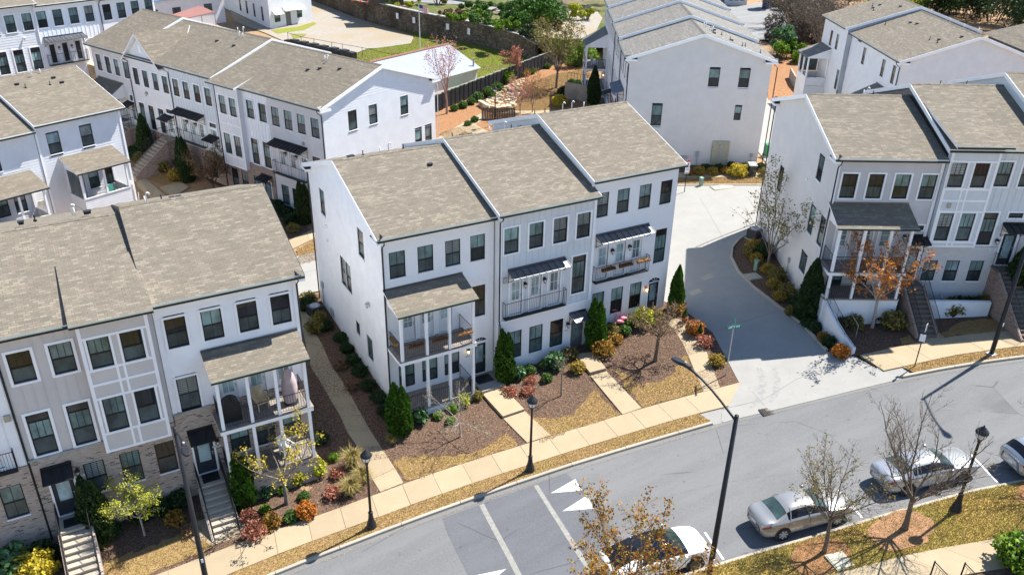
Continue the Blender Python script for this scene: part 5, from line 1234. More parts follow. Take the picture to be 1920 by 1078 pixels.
# south side beyond the walk
lawn([(x, interp(SSW, x)-1.75) for x in np.arange(-30, 34.1, 2)]+[(34, -46), (-30, -46)], 'mulch', .0, 'chip', True, 'mulch_bed', 1, .02); lawns.pop()
def slabs(name, pairs, off=.02, th=.12, mat='concrete_walk', gap=.012, part='slab'):
    """row of cast slabs; pairs = list of (left,right) edge points, one pair per joint"""
    p0 = pairs[0][0]; root = tag(empty(name, (p0[0], p0[1], G(p0[0], p0[1]))), kind='structure')
    for (a, b), (c, d) in zip(pairs, pairs[1:]):
        q = [Vector((p[0], p[1])) for p in (a, b, d, c)]; cen = sum(q, Vector((0, 0)))/4
        q = [p+(cen-p).normalized()*gap for p in q]
        if (q[1]-q[0]).cross(q[2]-q[0]) < 0: q = q[::-1]
        e = rng.uniform(-.006, .006); zz = Gn([(p.x, p.y) for p in q])+off+e
        o = MB().slab([(p.x, p.y, z) for p, z in zip(q, zz)], th).build(part, [mat], root); o.location = -root.location
    return root
def walk_pairs(lo, hi, xs): return [((x-.12, interp(lo, x-.12)), (x+.12, interp(hi, x+.12))) for x in xs]
slabs('sidewalk', walk_pairs(SWLO, SWUP, [-36+1.62*i for i in range(32)])+[(tuple(gp(1367, 761))[:2], tuple(gp(1388, 717))[:2])])
slabs('sidewalk', walk_pairs(SWLO, SWUP, [25.0, 26.2, 27.9, 29.5, 31.1, 32.7, 34.3, 35.9, 37.5, 39.1, 40.7, 42.3]))
slabs('sidewalk', [((x, interp(SSW, x)), (x+.65, interp(SSW, x+.65)-1.7)) for x in [-29+1.65*i for i in range(38)]])
slabs('walkway', [((5.02, -4.25), (6.38, -4.30)), ((5.02, -1.77), (6.38, -1.77))], .17, .4); slabs('walkway', [((5.05, -6.92), (6.42, -7.09)), ((5.02, -4.29), (6.38, -4.34))], .05, .3)
def pxs(L, R): return [(tuple(gp(*a))[:2], tuple(gp(*b))[:2]) for a, b in zip(L, R)]
slabs('walkway', pxs([(1167, 778), (1107, 706)], [(1203, 766), (1137, 697)]), .05, .3); slabs('walkway', pxs([(1106, 703), (1077, 668)], [(1136, 695), (1112, 664)]), .18, .4)
slabs('walkway', pxs([(1319, 734), (1304, 700), (1290, 666), (1278, 640), (1262, 616), (1240, 598)], [(1350, 726), (1336, 688), (1323, 655), (1306, 624), (1283, 603), (1252, 590)]), .012)
slabs('walkway', pxs([(713, 922), (698, 898), (683, 865), (670, 838), (650, 808), (638, 780), (620, 750), (600, 715), (583, 688), (572, 640), (563, 595), (560, 560)], [(757, 905), (741, 878), (728, 858), (714, 837), (695, 808), (678, 778), (660, 745), (643, 716), (623, 688), (606, 650), (585, 612), (580, 565)]), .015)
slabs('walkway', pxs([(372, 1030), (343, 985)], [(470, 1000), (440, 955)]), .012); slabs('walkway', pxs([(1730, 645), (1712, 623)], [(1772, 632), (1757, 620)]), .012); slabs('walkway', pxs([(1935, 622), (1900, 570)], [(1975, 610), (1935, 560)]), .012)
# driveway / alley
ce = [(14.6, -11.42), (15.1, -11.5), (17.2, -12.02), (19.6, -12.62), (22.4, -13.32), (25.0, -14.03)]
rt = [(25.3, -14.0)]+[tuple(gp(*p))[:2] for p in ((1655, 696), (1600, 668), (1548, 659), (1500, 607), (1465, 582), (1440, 562), (1411, 540), (1383, 511), (1369, 484), (1371, 465), (1383, 450), (1400, 440), (1445, 428))]
lt = [tuple(gp(*p))[:2] for p in ((1278, 578), (1306, 600), (1336, 624), (1363, 674), (1386, 718), (1366, 761), (1354, 772))]+[(14.55, -11.25)]
top = [rowE.W(5.2, y)[:2] for y in (15, 10, 5, 0, -4)]
def apron_off(x, y):
    c = interp(CURB, x); return G(x, y)-.125*max(0, min(1, 1-(y-c-.1)/1.6))+.01
drv = ce+rt+[tuple(p) for p in top]+[(20.6, 19.5), (-40, 20.5), (-40, 14.2), (19.7, 13.6), (19.75, .5)]+lt
st(drape('driveway', drv, .012, 'concrete_drive', 1.0, zf=apron_off))
apc = lambda x, y: apron_off(x, y)-.012
st(drape('apron_corner', [(13.5, -11.05), (14.6, -11.42), (15.6, -11.6), (17.4, -10.9), tuple(gp(1366, 761))[:2], (15.5, -10.3), (13.6, -9.9)], .0, 'concrete_drive', .8, zf=apc))
st(drape('apron_corner', [(24.2, -13.7), (25.2, -14.03), (26.8, -14.5), (26.8, -13.3), (25.5, -12.8), (24.4, -12.4)], .0, 'concrete_drive', .8, zf=apc))
def joint(pts, w=.022, mat='asphalt_patch', zf=None, off=.018):
    for a, b in zip(pts, pts[1:]):
        d = Vector((b[0]-a[0], b[1]-a[1])).normalized(); n = Vector((-d.y, d.x))*w/2
        o = drape('pavement_joint', [(a[0]+n.x, a[1]+n.y), (b[0]+n.x, b[1]+n.y), (b[0]-n.x, b[1]-n.y), (a[0]-n.x, a[1]-n.y)], off, mat, 1.0, zf=zf); st(o)
joint([tuple(gp(*p))[:2] for p in ((1312, 372), (1360, 455))], zf=apron_off); joint([tuple(gp(*p))[:2] for p in ((1353, 766), (1432, 748), (1492, 712), (1600, 670))], zf=apron_off)
joint([tuple(gp(*p))[:2] for p in ((1403, 727), (1440, 765))], zf=apron_off); joint([tuple(gp(*p))[:2] for p in ((1491, 709), (1517, 745))], zf=apron_off); joint([tuple(gp(*p))[:2] for p in ((1465, 581), (1340, 622))], zf=apron_off)
joint([(-40, 17.2), (20, 16.8)], zf=apron_off); joint([(-6, 14.2), (-6, 20)], zf=apron_off); joint([(-10.5, 14.2), (-10.5, 20)], zf=apron_off); joint([(9, 13.8), (9, 20)], zf=apron_off)
for p in ((1325, 520), (1303, 548)):
    c = gp(*p); st(drape('pavement_patch', [(c.x-.45, c.y-.25), (c.x+.45, c.y-.3), (c.x+.5, c.y+.2), (c.x-.4, c.y+.25)], .018, 'concrete_curb', 1., zf=apron_off))
# alley planting bed kerb beside row C, and the strip in front of row E
bedC = rt[3:]+[tuple(rowC.W(0, 13)[:2]), tuple(rowC.W(0, -.5)[:2]), tuple(rowC.W(.2, -6.2)[:2])]
st(drape('mulch_bed', bedC, .0, 'mulch', 1.0)); st(drape('mulch_bed', [tuple(rowC.W(-.6, -6.6)[:2])]+[(x, interp(SWUP, x)) for x in np.arange(24.6, 48, 1.5)]+[tuple(rowC.W(22, 0)[:2]), tuple(rowC.W(0, 0)[:2])], .002, 'mulch', 1.2))
root = tag(empty('kerb', (rt[3][0], rt[3][1], G(*rt[3]))), kind='structure')
for a, b in zip(rt[3:], rt[4:]):
    a, b = Vector((a[0], a[1], 0)), Vector((b[0], b[1], 0)); d = (b-a).normalized(); n = Vector((-d.y, d.x, 0))*.14
    t = [a, b, b-n, a-n]; t = t if (t[1]-t[0]).cross(t[2]-t[0]).z > 0 else t[::-1]
    o = MB().slab([(p.x, p.y, G(p.x, p.y)+.13) for p in t], .3).build('kerb_stone', ['concrete_curb'], root); o.location = -root.location
eb = lambda a, b, y0, y1: [tuple(rowE.W(a, y0)[:2]), tuple(rowE.W(b, y0)[:2]), tuple(rowE.W(b, y1)[:2]), tuple(rowE.W(a, y1)[:2])]
st(drape('mulch_bed', eb(0, 1.9, -3, 14), .01, 'mulch', 1.)); lawn([*eb(3.2, 5.0, -3, 14.5)], world=True)
slabs('sidewalk', [(tuple(rowE.W(1.9, y)[:2]), tuple(rowE.W(3.2, y)[:2])) for y in np.arange(-4, 15, 1.9)], .03)
root = tag(empty('kerb', rowE.W(5.1, -3, G(*rowE.W(5.1, -3)[:2]))), kind='structure')
for y in np.arange(-4, 14, 3): 
    o = MB().slab([(*rowE.W(x_, y_)[:2], G(*rowE.W(x_, y_)[:2])+.1) for x_, y_ in ((5.0, y), (5.18, y), (5.18, y+2.98), (5.0, y+2.98))][::-1], .3).build('kerb_stone', ['concrete_curb'], root); o.location = -root.location
st(drape('driveway', [tuple(rowE.W(x_, y_)[:2]) for x_, y_ in ((6, 14.6), (6, 21), (-22, 21), (-22, 13.2), (.5, 13.2), (.5, 14.6))], .02, 'concrete_drive', 1.5))
# behind row A: turf patch and path by the alley
lawn([(556, 470), (600, 440), (602, 488), (560, 497)])
slabs('walkway', pxs([(540, 452), (575, 436), (612, 420)], [(543, 470), (580, 452), (618, 434)]), .03)
# court between rows G and D
st(drape('mulch_bed', pxpoly([(245, 235), (330, 260), (460, 330), (560, 410), (590, 440), (545, 455), (470, 380), (330, 300), (258, 300)]), .02, 'mulch', 1.2))
lawn([(262, 325), (290, 308), (345, 335), (330, 352), (310, 350)], 'lawn_dormant'); lawn([(255, 265), (300, 262), (330, 285), (270, 300)], 'mulch', .03); lawns.pop()
slabs('walkway', pxs([(262, 312), (288, 300), (315, 290)], [(275, 330), (300, 312), (325, 300)]), .05); slabs('walkway', pxs([(250, 318), (290, 350), (330, 385)], [(258, 350), (285, 372), (310, 395)]), .06)
slabs('walkway', pxs([(300, 352), (335, 340)], [(325, 370), (355, 352)]), .05)
# common green behind the rows
st(drape('straw_bed', pxpoly([(800, 300), (815, 215), (905, 160), (1000, 118), (1100, 90), (1125, 150), (1110, 215), (1080, 245), (960, 290)]), .02, 'straw', 1.3))
lawn([(985, 160), (1040, 140), (1105, 130), (1105, 180), (1050, 205), (1000, 210), (960, 208)], 'lawn_dormant', .05); lawn([(822, 252), (880, 232), (905, 245), (860, 262), (835, 262)], 'lawn_dormant', .05)
slabs('walkway', pxs([(810, 265), (845, 245), (880, 225), (905, 212)], [(812, 282), (852, 258), (890, 236), (912, 222)]), .06)
slabs('walkway', pxs([(935, 207), (970, 209), (1005, 208), (1040, 207), (1080, 206)], [(938, 214), (972, 216), (1008, 215), (1042, 214), (1082, 213)]), .06)
slabs('walkway', pxs([(860, 240), (890, 258)], [(890, 234), (918, 250)]), .07)
# gravel lot and grass behind
st(drape('gravel_lot', [tuple(zp(*p, 3.0))[:2] for p in ((430, 20), (590, 8), (640, 28), (720, 55), (775, 72), (770, 88), (690, 92), (640, 110), (570, 95), (500, 65), (440, 45))], .05, 'gravel', 2.))
lawn([tuple(zp(*p, 2.9))[:2] for p in ((690, 95), (770, 85), (780, 70), (720, 52), (740, 50), (830, 75), (980, 110), (1000, 118), (905, 150), (870, 170), (700, 130), (660, 105))], 'lawn_green', .06, 'blade_green', True, n=300, hgt=.07)
st(drape('grass_strip', [tuple(zp(*p, 3.1))[:2] for p in ((508, 58), (560, 52), (588, 44), (594, 47), (570, 58), (520, 64))], .07, 'lawn_green', 2.))
lawn([tuple(zp(*p, 3.0))[:2] for p in ((545, 66), (575, 66), (570, 72), (550, 74))], 'lawn_green', .08, 'blade_green', True, n=300); lawns.pop()
# raised ground beyond the stone wall
WALL = [zp(*p, 3.0) for p in ((575, 4), (589, 9), (628, 22), (667.5, 36.5), (711, 49.6), (755, 60), (819, 73), (855.6, 78), (918, 92), (974, 108), (1003, 116))]
WH = [3.2, 3.2, 3.3, 3.4, 3.4, 3.3, 3.2, 3.1, 3.0, 2.9, 2.2]
up = [(p.x+.3, p.y) for p in WALL]+[(50, 57), (58, 52), (60, 60), (75, 75), (150, 120), (150, 220), (20, 220), (25, 125)]
def zup(x, y):
    t = max(0, min(1, (x-46)/10)); return 6.15-1.6*t+.02*max(0, y-60)*0
st(drape('upper_terrace', up, 0, 'rough_green', 3., zf=zup))
st(drape('upper_lane', [tuple(zp(*p, 6.2))[:2] for p in ((640, -4), (700, 8), (735, 9), (745, 2), (830, 8), (870, 8), (960, 14), (960, 4), (850, -4), (800, -6))], .06, 'asphalt_far', 2.5, zf=zup))
st(drape('dirt_track', [tuple(zp(*p, 5.0))[:2] for p in ((1000, 70), (1030, 40), (1060, 20), (1110, 5), (1130, 30), (1110, 70), (1060, 92), (1030, 90))], .1, 'gravel', 2., zf=zup))
st(drape('parking_pad', [tuple(zp(*p, 3.4))[:2] for p in ((1300, 0), (1380, 20), (1418, 14), (1450, 10), (1475, 40), (1470, 75), (1440, 80), (1400, 80), (1340, 60), (1280, 30))], .15, 'asphalt_far', 2.))
st(drape('straw_bed', pxpoly([(1440, 105), (1475, 100), (1530, 130), (1540, 175), (1460, 200), (1440, 190)]), .02, 'straw', 1.5))
# tufts and chips: real blades over the lawns, chips over the mulch near the street
def scatter(P, n):
    a = np.array(P); lo, hi = a.min(0), a.max(0); area = np.prod(hi-lo); q = lo+rng.random((int(area*n), 2))*(hi-lo)
    q = q[inpoly(q, P)]; return q
def vis(q, z=0):
    d = np.c_[q, np.full(len(q), z)]-np.array(CAM); f = d@np.array(_f); x = 960+FPX*(d@np.array(_r2))/f; y = 539-FPX*(d@np.array(_u2))/f
    return (f > 0) & (x > -60) & (x < 1980) & (y > -30) & (y < 1130)
acc = {}
for P, blade, n, hgt, off in lawns:
    q = scatter(P, n)
    if not len(q): continue
    q = q[vis(q)]
    if len(q) == 0: continue
    z = Gn(q)+off; m_ = len(q); ang = rng.random(m_)*6.28; w = .013; l = hgt*(.6+1.1*rng.random(m_)); tilt = rng.normal(0, .6, (m_, 2))*l[:, None]
    a = np.c_[q+np.c_[np.cos(ang), np.sin(ang)]*w, z-.004]; b = np.c_[q-np.c_[np.cos(ang), np.sin(ang)]*w, z-.004]; c = np.c_[q+tilt, z+l]
    acc.setdefault(blade, []).append(np.stack([a, b, c], 1))
for blade, L in acc.items():
    V = np.concatenate(L).reshape(-1, 3); F = np.arange(len(V)).reshape(-1, 3)
    o = put('grass_blades', npmesh('grass_blades', V, F, blade, rnd=np.clip(rng.normal(.5, .28, len(F)), 0, 1)))
    tag(o, {'blade_dormant': 'short straw-coloured dormant turf along the walks', 'blade_mixed': 'patchy green and straw turf between kerb and near walk', 'blade_green': 'bright green grass by the old stone wall'}[blade], 'grass', kind='stuff')
q = scatter([(-30, -2), (-30, -5.6), (-4, -6.1), (8, -7.3), (17, -8.8), (19.5, -1), (6, -1), (0, -1), (0, 11), (-4.5, 11), (-4.5, -2)], 330)
for P, blade, n, hgt, off in lawns: q = q[~inpoly(q, P)]
q = q[vis(q)]; P3 = np.c_[q, Gn(q)+.012]
V, F, r = leafquads(P3, .045, rng, flat=.75, stretch=2.2); tag(put('mulch_chips', npmesh('mulch_chips', V, F, 'chip', rnd=r)), 'shredded brown bark mulch over the front beds', 'mulch', kind='stuff')

q = np.concatenate([scatter(yard, 2.2), scatter(gband(SCURB, CURB, list(np.arange(-14, 26, 1.))), .25)]); c_ = np.array([interp(CURB, x)-.35 for x in np.arange(-14, 40, .08)]); xs_ = np.arange(-14, 40, .08); q2 = np.c_[xs_, c_+np.abs(rng.normal(0, .12, len(xs_)))]; q2 = q2[(q2[:, 0] < 14.4) | (q2[:, 0] > 25.3)]
q = q[vis(q)]; inroad = np.array([interp(CURB, x) > y for x, y in q]); z = Gn(q)+np.where(inroad, -.11, .045); P3 = np.r_[np.c_[q, z], np.c_[q2, Gn(q2)-.108]]
V, F, r = leafquads(P3, .05, rng, flat=.85, stretch=1.4); tag(put('leaf_litter', npmesh('leaf_litter', V, F, 'leaf_litter', rnd=r)), 'scattered dry leaves over beds, walks and gutter', 'leaves', kind='stuff')
def seam_line(pts, w=.03):
    for a, b in zip(pts, pts[1:]):
        d = Vector((b[0]-a[0], b[1]-a[1])).normalized(); n = Vector((-d.y, d.x))*w/2; st(drape('road_seam', [(a[0]+n.x, a[1]+n.y), (b[0]+n.x, b[1]+n.y), (b[0]-n.x, b[1]-n.y), (a[0]-n.x, a[1]-n.y)], -.1245, 'asphalt_patch', 1.5))
seam_line([tuple(gp(*p, -.13))[:2] for p in ((1158, 957), (1220, 938), (1262, 928), (1290, 920), (1345, 907), (1420, 894), (1500, 886), (1620, 874), (1730, 853), (1916, 828))]); seam_line([tuple(gp(*p, -.13))[:2] for p in ((630, 1040), (640, 1055), (648, 1066), (656, 1080))], .025); seam_line([tuple(gp(*p, -.13))[:2] for p in ((755, 990), (757, 1000), (760, 1012))], .02)

for off_ in (0, .35, 1.55, 1.8):
    cen = gp(1490, 640); arc = [gp(1420+off_*18, 690-off_*2), gp(1428+off_*18, 715-off_*2), gp(1424+off_*18, 742-off_*2), gp(1405+off_*18, 765-off_*2)]
    L_ = [(p.x, p.y) for p in arc]; w_ = .11
    lft = []; rgt = []
    for i, p in enumerate(L_):
        a, b = Vector(L_[max(i-1, 0)]), Vector(L_[min(i+1, 3)]); d = (b-a).normalized(); n = Vector((-d.y, d.x))*w_*(.4 if i in (0, 3) else 1); lft.append((p[0]+n.x, p[1]+n.y)); rgt.append((p[0]-n.x, p[1]-n.y))
    st(drape('tyre_mark', lft+rgt[::-1], .0165, 'tyre_stain', .6, zf=apron_off))
# ------------------------------------------------------------------ vegetation
class Segs:
    def __init__(s): s.a = []; s.b = []; s.ra = []; s.rb = []
    def add(s, a, b, ra, rb): s.a.append(a); s.b.append(b); s.ra.append(ra); s.rb.append(rb)
    def mesh(s, name, mat, n=5):
        A = np.array(s.a); B = np.array(s.b); d = B-A; d /= np.maximum(np.linalg.norm(d, axis=1), 1e-6)[:, None]
        ref = np.where((np.abs(d[:, 2]) < .9)[:, None], np.array([[0, 0, 1.]]), np.array([[1., 0, 0]])); u = np.cross(d, ref); u /= np.linalg.norm(u, axis=1)[:, None]; w = np.cross(d, u)
        t = np.arange(n)*2*np.pi/n; ring = u[:, None]*np.cos(t)[None, :, None]+w[:, None]*np.sin(t)[None, :, None]
        ra, rb = np.array(s.ra)[:, None, None], np.array(s.rb)[:, None, None]
        V = np.concatenate([A[:, None]+ring*ra, B[:, None]+ring*rb], 1); m = len(A); base = (np.arange(m)*2*n)[:, None]; k = np.arange(n)
        F = np.stack([base+k, base+(k+1) % n, base+n+(k+1) % n, base+n+k], -1).reshape(-1, 4)
        return npmesh(name, V.reshape(-1, 3), F, mat, smooth=True)
def grow(rg, h, r0, fork, nmain, elev, levels, jit=.10, up=.05, shrink=.42, kids=2, lean=(0, 0), prob=.8):
    S_ = Segs(); tips = []; limbs = Segs()
    p = np.zeros(3); d = np.array([lean[0], lean[1], 1.]); d /= np.linalg.norm(d); k = 4
    for i in range(k):
        q = p+d*fork/k; ra = r0*(1.25 if i == 0 else 1-.07*i); limbs.add(p, q, ra, r0*(1-.07*(i+1))); p = q; d = d+rg.normal(0, .04, 3); d /= np.linalg.norm(d)
    def rec(p, d, L, r, lev, T):
        n = 7 if lev == levels else 4
        for i in range(n):
            d = d+rg.normal(0, jit, 3)+np.array([0, 0, up]); d /= np.linalg.norm(d); q = p+d*L/n; ra = max(r*(1-.8*i/n), .006); rb = max(r*(1-.8*(i+1)/n), .005)
            T.add(p, q, ra, rb); p = q
            if lev > 0 and i >= (1 if lev == levels else 0) and i < n-1:
                for c in range(kids):
                    if rg.random() > prob: continue
                    ax = rg.normal(size=3); ax -= d*(ax@d); ax /= np.linalg.norm(ax); an = rg.uniform(.4, .9)
                    rec(p, d*math.cos(an)+ax*math.sin(an), L*shrink*rg.uniform(.5, 1.15)*(1-.35*i/n), rb*.6, lev-1, S_)
            if lev == 0 and i >= 1 or i == n-1: tips.append((p, d))
    for i in range(nmain):
        az = 6.283*(i/nmain)+rg.uniform(-.35, .35); el = elev+rg.uniform(-.16, .16)
        if i == 0 and nmain > 2: el = 1.4
        dd = np.array([math.cos(az)*math.cos(el), math.sin(az)*math.cos(el), math.sin(el)]); L = (h-fork)*rg.uniform(.8, 1.0)
        rec(p-np.array([0, 0, rg.uniform(0, .18)*fork]), dd, L, r0*.36, levels, limbs)
    return limbs, S_, np.array([t[0] for t in tips]), np.array([t[1] for t in tips])
def tree(label, base, h, r0=.07, fork=1.5, nmain=6, elev=.9, levels=3, bark='bark_grey', leaf=None, nleaf=2, lsize=.07, spread=.12, seed=1, name='bare_tree', frac=1., stretch=1.6, group=None, **kw):
    rg = np.random.default_rng(seed); limbs, tw, P, D = grow(rg, h, r0, fork, nmain, elev, levels, **kw)
    o = empty(name, base); tag(o, label, 'tree', group)
    put('trunk', limbs.mesh('trunk', bark, 6), o)
    put('twigs', tw.mesh('twigs', bark, 3), o)
    if leaf:
        m = rg.random(len(P)) < frac; Q = np.repeat(P[m], nleaf, 0); Q = Q+rg.normal(0, spread, Q.shape)
        V, F, r = leafquads(Q, lsize, rg, stretch=stretch); put('crown', npmesh('crown', V, F, leaf, rnd=r), o)
    return o
_sh = {}
def blob(n, rx, rz, rg, kind):
    """leaf positions for a shrub of unit size"""
    d = rg.normal(size=(n, 3)); d /= np.linalg.norm(d, axis=1)[:, None]; d[:, 2] = np.abs(d[:, 2])*np.where(rg.random(n) < .25, -.5, 1)
    ph = rg.random(3)*6; az = np.arctan2(d[:, 1], d[:, 0])
    lump = 1+.15*np.sin(3*az+ph[0])*np.cos(2*d[:, 2]*2+ph[1])+.10*np.sin(7*az+ph[2]+4*d[:, 2])
    r = (rg.random(n)**.22)*lump
    if kind == 'loose': r = (rg.random(n)**.42)*lump*1.05
    P = d*r[:, None]; return P*np.array([rx, rx, rz])+np.array([0, 0, rz*.62])
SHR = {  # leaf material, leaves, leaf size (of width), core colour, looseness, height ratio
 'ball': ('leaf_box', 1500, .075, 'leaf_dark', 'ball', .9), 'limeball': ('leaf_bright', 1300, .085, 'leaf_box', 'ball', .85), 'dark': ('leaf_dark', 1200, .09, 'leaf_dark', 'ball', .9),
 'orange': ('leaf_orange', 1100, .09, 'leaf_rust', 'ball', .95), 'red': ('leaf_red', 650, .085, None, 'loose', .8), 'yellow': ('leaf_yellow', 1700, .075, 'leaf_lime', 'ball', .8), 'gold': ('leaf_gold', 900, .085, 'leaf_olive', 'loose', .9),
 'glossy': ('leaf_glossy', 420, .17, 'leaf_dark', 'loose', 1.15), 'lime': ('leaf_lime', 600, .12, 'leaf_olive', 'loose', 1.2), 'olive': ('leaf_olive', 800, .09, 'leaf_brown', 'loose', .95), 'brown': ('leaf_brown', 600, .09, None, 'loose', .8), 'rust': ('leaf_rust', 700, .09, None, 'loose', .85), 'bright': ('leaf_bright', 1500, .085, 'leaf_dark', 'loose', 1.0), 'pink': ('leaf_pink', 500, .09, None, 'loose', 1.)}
def shrub_mesh(kind, var):
    k = (kind, var)
    if k in _sh: return _sh[k]
    leaf, n, ls, core, loose, hr = SHR[kind]; rg = np.random.default_rng(hash(k) % 1000 if False else sum(map(ord, kind))*7+var)
    P = blob(n, .5, .5*hr, rg, loose); V, F, r = leafquads(P, ls, rg, stretch=1.4); f = npmesh('foliage', V, F, leaf, rnd=r)
    sg = Segs()
    for i in range(9):
        a = rg.random()*6.28; e = rg.uniform(.6, 1.4); q = np.array([math.cos(a)*math.cos(e), math.sin(a)*math.cos(e), math.sin(e)])*.42*hr; sg.add(np.array([0, 0, -.05]), q, .02, .008)
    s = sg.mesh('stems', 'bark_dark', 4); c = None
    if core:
        mb = MB(); mb.lathe([(.05, .0), (.3, .06*hr), (.36, .3*hr), (.3, .52*hr), (.12, .66*hr)], 9); c = mb.mesh('core', [core], True)  # solid core added inside the leaves so light does not leak through
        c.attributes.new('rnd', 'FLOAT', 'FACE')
    _sh[k] = (f, s, c); return _sh[k]
def clear(p, m=.6):
    """keep plants out of the houses: step back to just before the front or side wall"""
    v = Vector((p[0], p[1], 0))
    for row, a, b in FOOT:
        e = v-row.o; x, y = e.dot(row.d), e.dot(row.n)
        if a-.02 < x < b+.02 and -.25 < y < 12.9: v = row.W(x, -m)
    return v
def shrub(kind, px, py, w, label, hs=1., group=None, p=None, name='shrub', sink=.03):
    if p is None: p = gp(px, py)
    p = clear(p, w*.5+.1); var = random.randrange(4); f, s, c = shrub_mesh(kind, var)
    o = empty(name, (p[0], p[1], G(p[0], p[1])-sink if len(p) < 3 or True else p[2]), random.uniform(0, 6.28)); tag(o, label, 'shrub', group)
    sc = (w, w*random.uniform(.92, 1.08), w*hs)
    for nm, me in (('foliage', f), ('stems', s)):
        q = put(nm, me, o); q.scale = sc
    if c: q = put('shade_core', c, o); q.scale = sc
    return o
_ar = {}
def arborvitae(px, py, h, w, label, p=None, leaf='leaf_arbor', twin=False, group=None):
    if p is None: p = gp(px, py)
    p = clear(p, w*.55+.1); k = (leaf, twin, random.randrange(3))
    if k not in _ar:
        rg = np.random.default_rng(50+len(_ar)); n = 5200; z = rg.random(n)**.85; az = rg.random(n)*6.283
        prof = np.interp(z, [0, .08, .3, .6, .85, 1], [.34, .46, .5, .38, .19, .02]); lump = 1+.12*np.sin(az*3+z*9)+.08*np.sin(az*8+z*23)
        r = prof*lump*(rg.random(n)**.16); P = np.c_[np.cos(az)*r, np.sin(az)*r, z]
        if twin: P[:, 0] *= 1+.0*z; P[n//2:, 0] += .16*z[n//2:]; P[:n//2, 0] -= .16*z[:n//2]; P[n//2:, 2] *= .93
        up = np.c_[np.cos(az)*.35, np.sin(az)*.35, np.ones(n)]; up /= np.linalg.norm(up, axis=1)[:, None]; sd = np.cross(up, rg.normal(size=(n, 3))); sd /= np.linalg.norm(sd, axis=1)[:, None]
        s = .055*(.6+.8*rg.random(n))[:, None]; a, b = up*s*np.array([1, 1, .42]), sd*s*.9*np.array([1, 1, .4])
        V = np.stack([P-a, P+b, P+a*1.2, P-b], 1).reshape(-1, 3); f = npmesh('foliage', V, np.arange(4*n).reshape(-1, 4), leaf, rnd=rg.random(n))
        mb = MB().lathe([(.25, .02), (.36, .12), (.38, .3), (.27, .6), (.1, .88), (.01, .96)], 10); c = mb.mesh('core', ['leaf_dark'], True); c.attributes.new('rnd', 'FLOAT', 'FACE')  # dark solid core, added to keep light from passing the foliage
        _ar[k] = (f, c, MB().tube([(0, 0, -.1), (0, 0, .15)], .05, 6).mesh('trunk', ['bark_dark']))
    f, c, t = _ar[k]; o = empty('arborvitae', (p[0], p[1], G(p[0], p[1])-.02), random.uniform(0, 6.28) if not twin else R(-30)); tag(o, label, 'tree', group)
    for nm, me in (('foliage', f), ('shade_core', c), ('trunk', t)):
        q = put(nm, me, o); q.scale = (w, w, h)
    return o
def grass_clump(px, py, w, h, label, leaf='leaf_grass', n=420):
    p = gp(px, py); rg = np.random.default_rng(int(px)); az = rg.random(n)*6.28; b = rg.random(n)**.5*w*.16; out = w*.5*(rg.random(n)**.7); hh = h*(.55+.5*rg.random(n))
    A = np.c_[np.cos(az)*b, np.sin(az)*b, 0*az]; M_ = np.c_[np.cos(az)*(b+out*.35), np.sin(az)*(b+out*.35), hh*.75]; E_ = np.c_[np.cos(az)*(b+out), np.sin(az)*(b+out), hh*rg.uniform(.55, 1, n)]
    s = np.c_[-np.sin(az), np.cos(az), 0*az]*.012
    V = np.stack([A-s, A+s, M_+s, M_-s, M_-s, M_+s, E_+s*.2, E_-s*.2], 1).reshape(-1, 3); F = np.arange(len(V)).reshape(-1, 4); r = np.repeat(rg.random(n), 2)
    o = put('grass_clump', npmesh('grass_clump', V, F, leaf, rnd=r), None, (p.x, p.y, G(p.x, p.y)-.02)); tag(o, label, 'grass', 'clumps of dry ornamental grass'); return o
